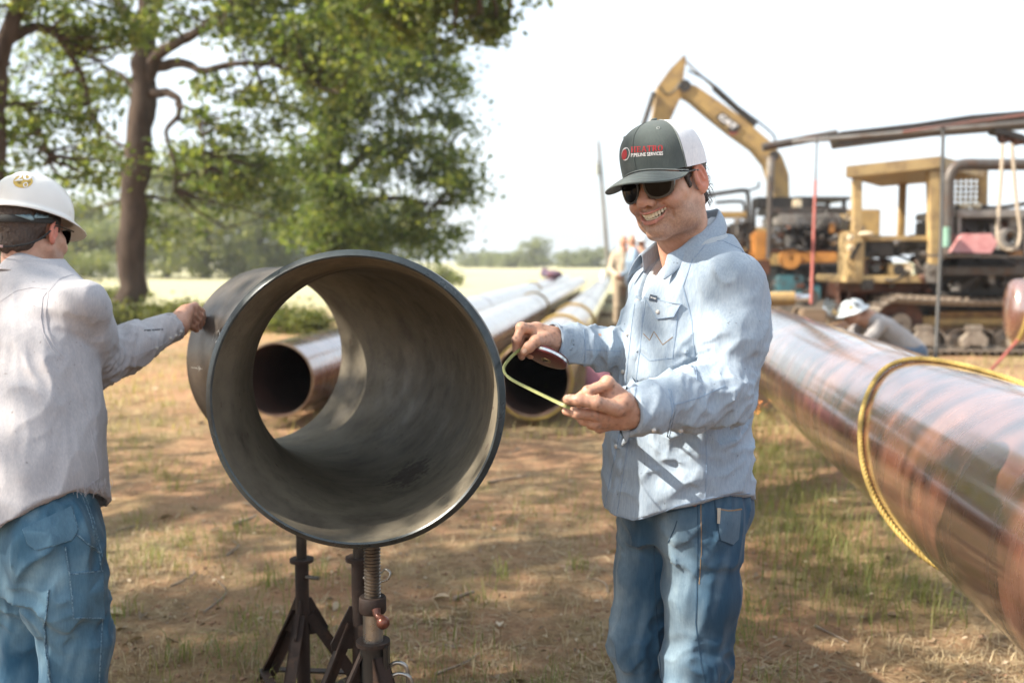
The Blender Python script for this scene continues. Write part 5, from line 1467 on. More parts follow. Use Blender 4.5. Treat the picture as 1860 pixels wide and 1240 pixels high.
MB().lathe([(-.0036, .0490), (-.003, .0502), (.003, .0502), (.0036, .0490)], rc, rn, 56).build('rim_band', M_CHROME, tp, smooth=35)
MB().lathe([(.0084, .0125), (.0098, .012), (.0102, .007), (.0094, .006), (.0094, .0005)], rc, rn, 28).build('hub', M_BRASS, tp, smooth=35)
MB().bar(rc + rn * .0108 - HR[:, 0] * .008, rc + rn * .0108 + HR[:, 0] * .008, .003, .0025).build('winding_crank', M_CHROME, tp)
path = spline([at(956, 637, 2.262), at(946, 635, 2.252), at(932, 645, 2.225), at(919, 660, 2.195), at(915.5, 670, 2.175), at(920, 681, 2.150), at(934, 692, 2.12), at(972, 711, 2.045), at(1018, 733, 1.968), at(1036, 741, 1.962)], 90)
TPW = .0075
tg = np.gradient(path, axis=0); tg /= np.linalg.norm(tg, axis=1, keepdims=True)
wd = np.array([nrm(np.cross(t, V(.0, 1, .0) * .9 + V(-.35, 0, -.1))) for t in tg]); wd = np.array([w if w[2] > 0 else -w for w in wd])
nn = np.cross(tg, wd); cup = .0008
rows = []
for u in np.linspace(-1, 1, 5): rows.append(path + wd * TPW / 2 * u + nn * cup * (u * u))
Rr = np.array(rows); k = len(path)
blade = mesh_obj('blade', Rr.reshape(-1, 3), [(i * k + j, i * k + j + 1, (i + 1) * k + j + 1, (i + 1) * k + j) for i in range(4) for j in range(k - 1)], M_TAPE, tp, smooth=True)
md = blade.modifiers.new('t', 'SOLIDIFY'); md.thickness = .0004
mb = MB(); Ls = np.concatenate([[0], np.cumsum(np.linalg.norm(np.diff(path, axis=0), axis=1))])
for s in np.arange(.004, Ls[-1], .0042):
    p, t, w, n_ = [np.array([np.interp(s, Ls, a[:, i]) for i in range(3)]) for a in (path, tg, wd, nn)]
    lng = .0045 if int(s / .0042) % 5 == 0 else .0025
    for sg_ in (-1, 1):
        off = n_ * sg_ * .0006
        q0, q1 = p + w * TPW * .48 + off + n_ * cup * .9, p + w * (TPW * .48 - lng) + off + n_ * cup * .3
        mb.add([q0 - t * .0004, q0 + t * .0004, q1 + t * .0004, q1 - t * .0004], [(0, 1, 2, 3)])
mb.build('graduation', M_INK, blade)
# ================================================================ the man at the ring, seen from behind
M_SHIRT2 = cloth_mat('pale_work_shirt', (.46, .45, .475), (.40, .395, .425), vs=2.0, bs=.3, gs=(240, 240, 40), gk=.6, dirt=(.42, .36, .33))
M_SEAM2 = mat('pale_seam', (.46, .45, .48), (.40, .39, .42), rough=.9, vs=200)
M_JEANS2 = cloth_mat('carpenter_jeans', (.024, .090, .165), (.042, .125, .21), fade=(.27, .43, .53), vs=4, bs=.22, weave=700, gs=(220, 220, 30), gk=.55)
M_JS2 = mat('jeans_seam_pale', (.22, .36, .46), (.04, .10, .17), rough=.9, vs=150)
M_HAT = mat('scuffed_white_hard_hat', (.74, .72, .69), (.66, .64, .61), rough=.32, vs=3, bs=.08, bscale=30, dirt=(.42, .36, .30), ds=9, dlo=.60, dhi=.78, coat=.15)
M_BAND = mat('black_webbing', (.018, .018, .018), (.03, .03, .03), rough=.7, vs=60)
M_CLIP = mat('grey_blue_plastic', (.20, .28, .31), (.16, .23, .26), rough=.45, vs=20)
M_STICK = mat('yellow_sticker', (.62, .42, .09), (.52, .35, .08), rough=.4, vs=12)
man = empty('person', (-1.375, 2.78, 0)); tag(man, 'man in pale shirt and white hard hat, seen from behind, touching the pipe elbow', 'person')
MF = Frame((-1.375, 2.78), (.62, .785))
MT = [(.62, -.03, .190, .206, -.10), (.75, -.016, .188, .204, -.09), (.90, 0, .178, .197, -.06), (1.05, .03, .165, .188, -.02), (1.15, .05, .155, .180, .01), (1.25, .07, .145, .172, .035), (1.33, .09, .132, .160, .06), (1.39, .102, .115, .140, .09), (1.43, .112, .090, .098, .115), (1.458, .12, .068, .070, .13)]
S2, E2_, W2 = MF.w(.115, -.140, 1.340), at(168, 662, 2.97), at(316, 592, 3.20)
SL, EL_, WL2 = MF.w(.075, .22, 1.335), MF.w(.03, .30, 1.08), MF.w(.09, .29, .86)
def sh2_raw(P):
    f, l, z = MF.loc(P); d = sd_loft(f, l, z, MT)
    kk = .012 + .075 * sstep(1.20, 1.34, z)
    a = sd_chain(P, [S2, mix3(S2, E2_, .5), E2_, mix3(E2_, W2, .5), W2], [.060, .074, .073, .063, .053], .03)
    a = smin(a, sd_cap(P, at(138, 566, 2.83), at(160, 645, 2.90), .060, .056), .06)
    a = smin(a, sd_cap(P, at(175, 655, 2.97), at(235, 650, 3.06), .050, .040), .03)
    d = smin(d, a, kk)
    return smin(d, sd_chain(P, [SL, EL_, WL2], [.075, .07, .055], .03), kk)
def sh2_fn(P):
    f, l, z = MF.loc(P); raw = sh2_raw(P); d = raw.copy(); W = warp3(P, 4.0); act = np.abs(raw) < .05
    def cr(ax, ka, kc, amp, seed, w=1.0): return creases(P, ax, ka, kc, amp, seed, w=np.where(act, w, 0), W=W)
    d += cr(V(.25, .1, 1), 1.3, 6.5, .0085, 3.0, sstep(1.46, 1.30, z))
    d += cr(MF.F * .2 + MF.L * .75 + V(0, 0, .6), 2.0, 13, .0070, 11.0, near(P, MF.w(-.05, -.12, 1.12), .16))
    d += cr(V(.1, .3, 1), 5, 26, .016, 7.0, near(P, mix3(E2_, W2, .35), .15))
    d += cr(V(1, .4, -.2), 5, 24, .012, 17.0, near(P, E2_, .12))
    d += cr(MF.F * .2 + MF.L * .6 + V(0, 0, .8), 4, 20, .0030, 43.0, sstep(1.44, 1.36, z))
    d = smax(d, -sd_cap(P, MF.w(.14, .135, 1.56), MF.w(.155, .135, 1.445), .054, .052), .006)
    hem = .745 + .11 * np.clip(np.abs(l + .08) / .20, 0, 1.15) ** 2.4 + .004 * np.sin(61 * f + 43 * l) + .003 * np.sin(140 * l) - .01 * sstep(0, -.15, f)
    d = np.maximum(d, hem - z); d = np.maximum(d, -np.maximum(raw + .016, z - .92))
    ax = nrm(W2 - E2_); d = smax(d, -sd_cap(P, W2 - ax * .02, W2 + ax * .08, .042, .048), .004)
    return np.maximum(d, np.where(((P - W2) ** 2).sum(1) < .01, (P - W2) @ ax - .004, -1))
v, f = sdf_mesh(sh2_fn, (-1.80, 2.38, .62), (-1.0, 3.32, 1.56), .0052)
shirt2 = mesh_obj('shirt', v, f, M_SHIRT2, man, smooth=True); SB2 = bvh_of(v, f)
def seam2(pix, w=.003, m_=M_SEAM2, n='seam'): return seam(pix, w, m_, n, shirt2, SB2)
seam2([(0, 548), (30, 528), (58, 522), (85, 525)], .0026); seam2([(132, 498), (108, 505), (88, 530), (82, 570), (86, 600), (100, 630), (118, 650)], .005)
seam2([(126, 500), (100, 512), (78, 540), (74, 575), (79, 604), (94, 634), (112, 654)], .002)
seam2([(145, 700), (165, 780), (178, 840), (180, 868)], .003); seam2([(0, 950), (60, 940), (110, 920), (150, 890), (180, 868)], .003)
seam2([(240, 648), (290, 628), (330, 606)], .004); seam2([(262, 600), (296, 598)], .006, mat('sleeve_slit', (.10, .10, .11), rough=.9), 'sleeve_slit')
for px, py in ((310, 614), (320, 609), (329, 602), (285, 632)):
    h = cast(SB2, px, py)
    if h is not None: MB().lathe([(-.002, .0048), (.003, .0048), (.0044, .0005)], h[0] + h[1] * .001, h[1], 14).build('snap', M_PEARL, shirt2, smooth=50)
# collar
rows = []
for t in np.linspace(RAD(40), RAD(320), 50):
    bk = (1 - math.cos(t)) / 2; d = MF.F * math.cos(t) + MF.L * math.sin(t); c0 = MF.w(.134 - .012 * bk, .135, 0); zt = 1.425 + .054 * bk
    rows.append([c0 + d * .066 + V(0, 0, zt - .03), c0 + d * .061 + V(0, 0, zt), c0 + d * .067 + V(0, 0, zt - .001), c0 + d * .092 + V(0, 0, zt - .024), c0 + d * .116 + V(0, 0, zt - .052)])
R_ = np.array(rows); k, n = R_.shape[:2]
o = mesh_obj('collar', R_.reshape(-1, 3), [(i * n + j, i * n + j + 1, (i + 1) * n + j + 1, (i + 1) * n + j) for i in range(k - 1) for j in range(n - 1)], M_SHIRT2, shirt2, smooth=True)
md = o.modifiers.new('t', 'SOLIDIFY'); md.thickness = .0035; md = o.modifiers.new('s', 'SUBSURF'); md.levels = 1; md.render_levels = 1
# frayed thread ends at the torn hem
mb = MB(); r_ = np.random.default_rng(8)
for k in range(46):
    h = cast(SB2, r_.uniform(150, 216), 0)
    p = MF.w(r_.uniform(.0, .10), -.272 + r_.uniform(-.01, .01), .85 + r_.uniform(-.01, .012))
    mb.tube([p, p + V(r_.uniform(-.004, .006), r_.uniform(-.004, .004), -.010), p + V(r_.uniform(-.010, .012), r_.uniform(-.008, .008), r_.uniform(-.03, -.015))], .0006, 4, cap=False)
mb.build('frayed_hem', M_SEAM2, shirt2)
# jeans
ML = [MF.w(-.01, -.005, .70), MF.w(-.01, .004, .54), MF.w(.015, .01, .40), MF.w(-.01, .015, .24), MF.w(-.02, .015, .10)]
MR = [MF.w(-.01, -.195, .70), MF.w(-.004, -.204, .54), MF.w(.02, -.208, .40), MF.w(.0, -.212, .24), MF.w(-.01, -.212, .10)]
def jn2_fn(P):
    f, l, z = MF.loc(P); X3 = np.stack([MF.F, MF.L, V(0, 0, 1)], 1)
    d = sd_loft(f, l, z, [(.56, -.015, .126, .170, -.10), (.66, -.015, .136, .180, -.10), (.80, -.012, .136, .176, -.085), (.92, 0, .126, .166, -.06)])
    d = smin(d, smin(sd_chain(P, ML, [.108, .104, .092, .084, .080], .03), sd_chain(P, MR, [.108, .104, .092, .084, .080], .03), .012), .04)
    for s in (-1, 1): d = smin(d, sd_ell(P, MF.w(-.085, s * .085 - .10, .70), (.058, .076, .090), X3), .05)
    W = warp3(P, 2.0); act = np.abs(d) < .05
    d = d + creases(P, V(.25, .1, 1), 3.0, 14, .010, 5.0, w=np.where(act, 1, 0), W=W)
    d = d + creases(P, MF.L + V(0, 0, .5), 4, 18, .011, 29.0, w=np.where(act, sstep(.2, .0, np.abs(z - .50)), 0), W=W)
    return np.maximum(d, np.maximum(.07 - z, z - .92))
v, f = sdf_mesh(jn2_fn, (-1.72, 2.42, .05), (-1.0, 3.12, .96), .006)
jeans2 = mesh_obj('jeans', v, f, M_JEANS2, man, smooth=True); JB2 = bvh_of(v, f)
fd = np.clip(.30 + .5 * noise3(v * 8) + .45 * np.clip(np.abs(noise3((v @ frame(V(.3, .1, 1))) * np.array([5, 26, 26]))) * 2.2 - .45, 0, 1), 0, 1) * .8
set_col(jeans2, np.stack([fd] * 3, 1))
def js2(pix, w=.004, off=.0006, m_=M_JS2): return seam(pix, w, m_, 'seam', jeans2, JB2, off)
patch(rim_poly([(42, 960), (128, 918), (141, 962), (130, 980), (68, 998), (52, 988)], 7), 'back_pocket', M_JEANS2, jeans2, JB2, .005)
patch(rim_poly([(126, 1042), (184, 1036), (187, 1122), (134, 1120)], 7), 'tool_pocket', M_JEANS2, jeans2, JB2, .006)
for pl in ([(42, 960), (52, 988), (68, 998), (130, 980), (142, 960), (130, 920)], [(140, 970), (182, 1005)], [(150, 900), (165, 940), (180, 1005), (188, 1060), (186, 1125), (180, 1239)], [(126, 1042), (184, 1036)], [(126, 1042), (134, 1120), (187, 1122)], [(118, 992), (126, 1042)], [(90, 1070), (82, 1140), (92, 1239)]): js2(pl, .004, .0062 if len(pl) < 4 else .0012)
js2([(152, 896), (157, 905), (172, 950), (186, 1010)], .003, .001)
for s, leg in ((1, ML), (-1, MR)):
    c = leg[-1]
    def bt(P, c=c):
        d = smin(sd_cap(P, c + V(0, 0, .05), V(c[0], c[1], .07), .06, .052), sd_cap(P, V(c[0], c[1], .055) - MF.F * .03, V(c[0], c[1], .045) + MF.F * .15, .046, .044), .03)
        return np.maximum(d, .004 - P[:, 2])
    v, f = sdf_mesh(bt, V(c[0] - .26, c[1] - .26, -.02), V(c[0] + .26, c[1] + .26, .26), .012); mesh_obj('boot', v, f, M_BOOT, man, smooth=True)
# head: reuse the head field, turned away
MS = 1.08
MC0 = at(57, 416, 3.0); MR_ = head_frame(MC0, RAD(180 + 11), RAD(8), RAD(-2))
def mw(x, y, z): return MC0 + MR_ @ V(x, y, z) * MS
NB2 = (MF.w(.120, .135, 1.38) - MC0) @ MR_ / MS
def hd2(Q): return smin(head_loc(Q), sd_chain(Q, [(0, -.030, -.045), (0, -.028, -.100), tuple(NB2)], [.056, .051, .050], .02), .016)
v, f = sdf_mesh(hd2, (-.115, -.15, -.22), (.115, .15, .13), .0030)
A = np.abs(v) * np.array([1, 0, 0]) + v * np.array([0, 1, 1])
col = np.tile(np.array([.54, .32, .235]), (len(v), 1)); Q = v
blend(.8 * sstep(.070, .082, A[:, 0]) * sstep(.06, .03, np.abs(Q[:, 2] + .012)), (.62, .20, .15))
blend(.55 * sstep(-.045, -.07, Q[:, 2]) * sstep(-.02, .02, Q[:, 1]) * sstep(-.16, -.13, Q[:, 2]), (.26, .15, .10))
h2v, h2f, h2c = v @ MR_.T * MS + MC0, f, col
W2h = W2
hp = [(W2h, at(337, 568, 3.28), .034, .027), (W2h + V(.01, .02, -.005), at(334, 578, 3.29), .032, .023)]
hfing = [([at(340, 560, 3.285), at(354, 556, 3.335), at(366, 566, 3.375), at(371, 580, 3.40)], [.0145, .0132, .0115, .010]),
         ([at(338, 566, 3.280), at(352, 563, 3.325), at(364, 574, 3.362), at(369, 588, 3.385)], [.0145, .0132, .0115, .010]),
         ([at(336, 573, 3.275), at(350, 572, 3.315), at(360, 582, 3.350), at(364, 594, 3.370)], [.0140, .0125, .011, .0096]),
         ([at(334, 580, 3.270), at(346, 580, 3.305), at(355, 589, 3.335), at(357, 599, 3.35)], [.013, .0115, .010, .009]),
         ([at(322, 583, 3.24), at(336, 588, 3.28), at(348, 593, 3.32), at(356, 598, 3.345)], [.017, .014, .0122, .0104])]
h3v, h3f = hand_mesh(W2h, E2_, hp, hfing, h=.0028)
def bd2(P):
    f, l, z = MF.loc(P); d = sd_loft(f, l, z, [(q[0], q[1], q[2] - .03, q[3] - .03, q[4]) for q in MT if .85 < q[0] < 1.4])
    d = smin(d, sd_chain(P, [S2, E2_, mix3(E2_, W2, .7)], [.05, .042, .033], .03), .03); d = smin(d, sd_chain(P, [SL, EL_, WL2, WL2 + V(0, 0, -.09)], [.05, .042, .033, .03], .03), .03)
    d = smin(d, sd_chain(P, ML, [.08, .07, .055, .05, .04], .03), .03); return smin(d, sd_chain(P, MR, [.08, .07, .055, .05, .04], .03), .03)
b2v, b2f = sdf_mesh(bd2, (-1.9, 2.4, .02), (-1.0, 3.35, 1.5), .018)
V_, F_ = join_islands([(h2v, h2f), (h3v, h3f), (b2v, b2f)])
o = mesh_obj('body', V_, F_, M_SKIN, man, smooth=True)
set_col(o, np.concatenate([h2c, hand_col(h3v, 3) * .35 + .65 * np.array([.52, .28, .20]), np.tile([.5, .3, .2], (len(b2v), 1))]))
def hr2(Q):
    A = np.abs(Q) * np.array([1, 0, 0]) + Q * np.array([0, 1, 1])
    d = sd_ell(Q, (0, -.018, .022), (.0805, .1035, .090))
    d = smin(d, sd_ell(Q, (0, -.072, -.045), (.056, .036, .040)), .02)
    d = smax(d, -.078 + .012 * noise3(Q * 40) - Q[:, 2], .008)
    d = np.maximum(d, Q[:, 1] - np.where(Q[:, 2] > -.01, .03, .002))
    d = smax(d, -sd_ell(A, (.082, -.014, -.012), (.022, .026, .038)), .004)
    return d + .0030 * noise3(Q * np.array([150, 150, 45])) + .0015 * noise3(Q * np.array([260, 260, 90]))
v, f = sdf_mesh(hr2, (-.11, -.15, -.12), (.11, .06, .13), .0028); mesh_obj('hair', v @ MR_.T * MS + MC0, f, mat('brown_hair', (.075, .045, .032), (.035, .022, .016), rough=.5, vs=180, bs=.8, bscale=300), man, smooth=True)
# hard hat
KR = MR_ @ np.array(Matrix.Rotation(RAD(-9), 3, 'X'))
def kw(p): return MC0 + KR @ (np.asarray(p) + V(0, -.002, .034)) * 1.14
def hat_pt(th, u):
    """u 0 rim .. 1 crown"""
    rx, ry = .092, .114
    prof = (1 - u ** 2.5) ** (1 / 2.2); z = .108 * u
    rb = 0
    if u > .1:
        s_ = abs(math.sin(th)) * rx * prof
        rb = .0045 * math.exp(-(s_ / .012) ** 2) * sstep(.12, .35, u) + .003 * math.exp(-((s_ - .036) / .008) ** 2) * sstep(.3, .5, u)
    return V(rx * prof * math.sin(th), ry * prof * math.cos(th), z + rb * u) * (1 + rb * (1 - u) * 4)
def brim_h(th, s):
    e = hat_pt(th, 0); w = .016 + .034 * max(0, math.cos(th)) ** 2
    d = nrm(V(e[0] / .092 ** 2, e[1] / .114 ** 2, 0)); p = e + d * w * s; p[2] -= .006 * s + .010 * s * s; return p
n = 84
ths = np.linspace(0, 2 * PI, n, endpoint=False); us = [('b', s) for s in (1, .7, .35)] + [('h', u) for u in np.sin(np.linspace(0, PI / 2, 24))]
g_ = [[kw(brim_h(t, s) if k_ == 'b' else hat_pt(t, min(s, .9996))) for k_, s in us] for t in ths]; m_ = len(us)
HV = np.array(g_).reshape(-1, 3); HFc = [(i * m_ + j, ((i + 1) % n) * m_ + j, ((i + 1) % n) * m_ + j + 1, i * m_ + j + 1) for i in range(n) for j in range(m_ - 1)]
hat = mesh_obj('hard_hat', HV, HFc, M_HAT, man, smooth=True); md = hat.modifiers.new('t', 'SOLIDIFY'); md.thickness = .0026; md.offset = 0
hat['label'] = 'scuffed white full brim hard hat with yellow sticker'
HTB = bvh_of(HV, HFc)
r = blob_on(HTB, (42, 331), 17.5, 11, -.05, off=.0026)
st = mesh_obj('sticker', r[0], r[1], M_STICK, hat, smooth=True) if r is not None else hat
for tx, a, b, c_, mt_, bo in (('20', (27, 331), (57, 328), (28, 319), M_WHITE, .03), ('TEC', (32, 335.5), (40, 335), (32, 332), M_INK, .01), ('GY', (50, 335.5), (56, 334.5), (50, 331), M_INK, .01), ('O', (42, 342), (51, 341), (42, 333), M_WHITE, .02)):
    v, f = text_on(HTB, tx, a, b, c_, .0036, bold=bo); mesh_obj('sticker_print', v, f, mt_, st)
for pl in ([(24, 345), (26, 362)], [(88, 340), (87, 358)], [(62, 322), (60, 356)], [(30, 348), (46, 350)]):
    seam(pl, .0014, mat('scuff', (.40, .34, .29), rough=.9), 'scuff', hat, HTB)
# suspension and ratchet knob
mb = MB(); an = np.linspace(PI * .45, PI * 1.55, 40)
Pb = np.array([mw(.0825 * math.sin(t), .1055 * math.cos(t) - .016, .018 + .010 * math.cos(t)) for t in an]); Nb = np.array([nrm(p - mw(0, 0, .0)) for p in Pb])
ribbon(mb, Pb, Nb, .024, 0, .002); mb.build('head_band', M_BAND, hat, smooth=60)
HBN = surf_of([c for c in hat.children if c.name.startswith('head_band')])
for pl, nme, mt_, of in (([(28, 392), (50, 375), (55, 375), (60, 401), (55, 402)], 'ratchet_knob', M_CLIP, .006), ([(61, 380), (84, 380), (85, 397), (61, 398)], 'adjuster_slide', M_CLIP, .004), ([(84, 376), (93, 377), (94, 396), (86, 397)], 'strap_end', mat('grey_web', (.09, .10, .10), rough=.8), .003)):
    r = blob_on(HBN, None, 0, 0, poly=rim_poly(pl, 4), off=of)
    if r is not None:
        o = mesh_obj(nme, r[0], r[1], mt_, hat, smooth=True); md = o.modifiers.new('t', 'SOLIDIFY'); md.thickness = .004
for y_ in (387.5, 391): seam([(63, y_), (84, y_)], .0012, M_BAND, 'slot', hat, HBN, .006)
# eyewear cord and glasses
gl = MB().tube(spline([mw(.0785, .075, .002), mw(.080, .03, .004), mw(.081, -.005, .004), mw(.080, -.022, -.004)], 16), .0028, 8).build('safety_glasses', M_FRAME, man, smooth=60)
pl = lens_poly(1); mesh_obj('lens', [mw(x * 1.12, gy(x) - .008, z) for x, z in pl], [tuple(range(len(pl)))], M_LENS, gl)
pl = lens_poly(-1); mesh_obj('lens', [mw(x * 1.12, gy(x) - .008, z) for x, z in pl], [tuple(range(len(pl)))], M_LENS, gl)
mb = MB(); cp = spline([mw(.081, -.008, .005), mw(.084, -.030, -.012), mw(.074, -.075, -.048), mw(.04, -.112, -.066), mw(0, -.123, -.068), mw(-.04, -.112, -.062), mw(-.074, -.075, -.045), mw(-.084, -.030, -.012)], 70)
rope(mb, cp, .0028, 90, per=5); mb.build('cord', M_BAND, gl, smooth=60)
MB().tube([mw(-.002, -.126, -.068), mw(.010, -.125, -.0685)], .0038, 8).build('cord_bead', mat('pink_bead', (.6, .4, .38), rough=.5), gl, smooth=60)
# ================================================================ people further off
M_FACE = skin_mat('skin_far')
def simple_person(label, o, fwd, shirt_c, trouser_c, arms, hat_c=None, scale=1.0, lean=0.0, group=None, z0=0.0, crouch=None):
    fr_ = Frame(o, fwd); t = empty('person', (o[0], o[1], z0)); tag(t, label, 'person', group)
    W_ = lambda f, l, z: fr_.w(f * scale, l * scale, z * scale) + V(0, 0, z0)
    c = crouch
    hip = W_(0, 0, .92) if c is None else W_(*c['hip']); nk = W_(lean, 0, 1.46) if c is None else W_(*c['neck']); hd_ = W_(lean * 1.2 + .02, 0, 1.63) if c is None else W_(*c['head'])
    up = nrm(nk - hip); sd = fr_.L
    shl, shr = nk - up * .08 + sd * .17, nk - up * .08 - sd * .17
    lo, hi = np.array([o[0] - 1.0, o[1] - 1.0, -.02 + z0]), np.array([o[0] + 1.0, o[1] + 1.0, 2.0 * scale + z0])
    al, ar = [np.array([W_(*q) for q in a]) for a in arms]
    feet = [(W_(.0, .1, .48), W_(-.02, .11, .06)), (W_(.05, -.1, .48), W_(.02, -.11, .06))] if c is None else [tuple(W_(*q) for q in p_) for p_ in c['legs']]
    X3 = np.stack([np.cross(sd, up), sd, up], 1)
    def body(P):
        d = sd_ell(P, hd_, (.078, .072, .115), np.stack([fr_.F, fr_.L, V(0, 0, 1)], 1)); d = smin(d, sd_cap(P, hd_ - V(0, 0, .06), nk, .05, .055), .02)
        d = smin(d, sd_ell(P, hd_ + fr_.F * .085 - V(0, 0, .02), (.018, .014, .022)), .015)
        d = smin(d, sd_cap(P, nk, hip, .10, .10), .04)
        for a, s in ((al, shl), (ar, shr)): d = smin(d, sd_chain(P, [s, a[0], a[1]], [.04, .035, .028], .02), .02); d = smin(d, sd_ell(P, a[1] + nrm(a[1] - a[0]) * .06, (.042, .042, .042)), .02)
        for k_, a_ in feet: d = smin(d, sd_chain(P, [hip, k_, a_], [.07, .05, .04], .02), .02)
        return d
    def shirt_(P):
        d = sd_ell(P, mix3(hip, nk, .72), (.125, .195, .24), X3); d = smin(d, sd_cap(P, mix3(hip, nk, .0), mix3(hip, nk, .6), .15, .15), .05)
        for a, s in ((al, shl), (ar, shr)): d = smin(d, sd_chain(P, [s, a[0], mix3(a[0], a[1], .92)], [.07, .058, .046], .02), .03)
        return d + creases(P, V(.2, .1, 1), 3, 11, .012, 3.0)
    def trs(P):
        d = sd_ell(P, hip, (.135, .165, .14), X3)
        for (k_, a_), s in zip(feet, (1, -1)): d = smin(d, sd_chain(P, [hip + sd * s * .08, k_, a_], [.10, .08, .07], .02), .02)
        return d
    h_ = .016
    v, f = sdf_mesh(body, lo, hi, h_); ob = mesh_obj('body', v, f, M_FACE, t, smooth=True); set_col(ob, np.tile([.45, .26, .18], (len(v), 1)))
    v, f = sdf_mesh(shirt_, lo, hi, h_); mesh_obj('shirt', v, f, cloth_mat('shirt_' + str(len(bpy.data.materials)), shirt_c, tuple(q * .8 for q in shirt_c)), t, smooth=True)
    v, f = sdf_mesh(trs, lo, hi, h_); mesh_obj('trousers', v, f, cloth_mat('trousers_' + str(len(bpy.data.materials)), trouser_c, tuple(q * .75 for q in trouser_c)), t, smooth=True)
    for k_, a_ in feet: MB().sphere(V(a_[0], a_[1], z0 + .05) + fr_.F * .05, (.06, .06, .05), 12, 8).add([], []).build('boot', M_BOOT, t, smooth=60)
    if hat_c is not None:
        hm = hat_c; tl = c.get('tilt', 0) if c else 0
        H0 = hd_ + V(0, 0, .03); Rk = np.stack([fr_.F, fr_.L, V(0, 0, 1)], 1) @ np.array(Matrix.Rotation(tl, 3, 'Y'))
        prof = [(-.012, .165), (-.004, .150), (.0, .128), (.03, .125), (.07, .108), (.10, .07), (.112, .03), (.114, .002)]
        b = MB(); b.lathe(prof, (0, 0, 0), (0, 0, 1), 28); vv = np.concatenate(b.v); vv[:, 0] *= 1.1; vv[:, 1] *= .95
        o2 = mesh_obj('hard_hat', vv @ Rk.T + H0, b.f, hm, t, smooth=True); md = o2.modifiers.new('t', 'SOLIDIFY'); md.thickness = .004
        return t, Rk, H0
    return t, None, None
M_HAT2 = mat('light_hard_hat', (.62, .66, .68), (.54, .58, .60), rough=.3, vs=6, dirt=(.35, .35, .33), ds=9, dlo=.6, dhi=.8)
# bent worker grinding behind the foreground pipe
wc = at(1548, 600, 10.3)
t, Rk, H0 = simple_person('worker in grey shirt and light hard hat bent low behind the big pipe', (wc[0] + .30, 10.3), (-1, -.15), (.36, .34, .335), (.10, .14, .20),
    [[(.30, .20, .62), (.52, .16, .52)], [(.32, -.2, .60), (.54, -.14, .50)]], M_HAT2, 1.0,
    crouch=dict(hip=(-.36, 0, .50), neck=(.15, 0, .86), head=(.33, 0, .92), legs=[((.02, .16, .46), (-.28, .16, .07)), ((.05, -.16, .46), (-.2, -.16, .07))], tilt=RAD(22)))
hat_o = [c for c in t.children if c.name.startswith('hard_hat')][0]
b = MB(); b.lathe([(.0, .15), (.06, .152), (.13, .145)], (0, 0, 0), (0, 0, 1), 16, arc=PI * .9); vv = np.concatenate(b.v)
vv = vv @ np.array(Matrix.Rotation(RAD(35), 3, 'Y')).T
m, N, L, Bq = new_mat('clear_visor'); Bq.inputs['Base Color'].default_value = (.55, .60, .60, 1); Bq.inputs['Roughness'].default_value = .12; Bq.inputs['Transmission Weight'].default_value = .75; Bq.inputs['IOR'].default_value = 1.1
v9 = mesh_obj('face_shield', vv @ Rk.T + H0 + V(-.10, 0, .06), b.f, m, hat_o, smooth=True)
MB().tube([H0 + Rk @ V(-.02, .128, .05), H0 + Rk @ V(.0, 0, .125), H0 + Rk @ V(-.02, -.128, .05)], .012, 8).build('shield_band', M_BAND, hat_o, smooth=60)
MB().sphere(H0 + Rk @ V(.05, .10, .06), (.022, .012, .022), 10, 8).build('sticker', M_STICK, hat_o, smooth=60)
# men talking by the pipes in the background
pp = [(1130, 19.0, (.3, -1), (.55, .45, .33), (.34, .27, .19), None, 'bareheaded man in tan clothes standing among the men behind the pipes'),
      (1152, 18.6, (-1, .1), (.30, .40, .52), (.08, .10, .13), None, 'man in blue shirt and dark trousers facing the man in tan'),
      (1166, 19.3, (-.4, -1), (.60, .50, .44), (.10, .12, .15), M_HAT2, 'man with light hard hat standing behind the man in blue')]
for k, (px, dd, fw, sc_, tc_, ht, lab) in enumerate(pp):
    x = at(px, 475, dd)[0]
    simple_person(lab, (x, dd), fw, sc_, tc_, [[(.05, .24, 1.12), (.22, .14, 1.05)], [(.02, -.24, 1.12), (.20, -.16, 1.02)]], ht, 1.06, .02, z0=.10)
mt_ = MB().box(V(at(1150, 475, 19)[0], 19.0, .052), (2.2, 2.0, .096), None, .01).build('timber_mat', M_WOOD); tag(mt_, 'thick timber mat under the three men talking behind the pipes', 'timber mat')
# ================================================================ machines in the background
M_YEL = mat('worn_yellow_paint', (.42, .28, .10), (.33, .215, .08), rough=.55, vs=2.2, bs=.1, dirt=(.15, .10, .06), ds=3.2, dlo=.46, dhi=.72)
M_YEL2 = mat('dusty_yellow_paint', (.44, .32, .15), (.34, .24, .115), rough=.6, vs=2, dirt=(.17, .115, .07), ds=4, dlo=.48, dhi=.74)
M_RUST = mat('rusty_frame', (.14, .055, .03), (.07, .03, .02), rough=.8, vs=5, bs=.3, dirt=(.05, .04, .035), ds=4)
M_DARK = mat('greasy_black', (.022, .02, .018), (.04, .034, .03), rough=.55, vs=6, dirt=(.12, .09, .07), ds=8, dlo=.58, dhi=.75)
M_GREYM = mat('dusty_grey_metal', (.30, .285, .265), (.20, .19, .175), rough=.5, metal=.4, vs=4, dirt=(.16, .11, .08), ds=5)
M_TRACK = mat('worn_track', (.36, .31, .255), (.22, .18, .145), rough=.6, metal=.3, vs=9, dirt=(.12, .08, .055), ds=7)
M_ORANGE = mat('orange_paint', (.52, .24, .06), (.38, .17, .045), rough=.5, vs=4, dirt=(.13, .07, .045), ds=5, dlo=.52, dhi=.72)
M_TEAL = mat('teal_paint', (.06, .17, .20), (.045, .12, .15), rough=.5, vs=5, dirt=(.09, .08, .07), ds=5)
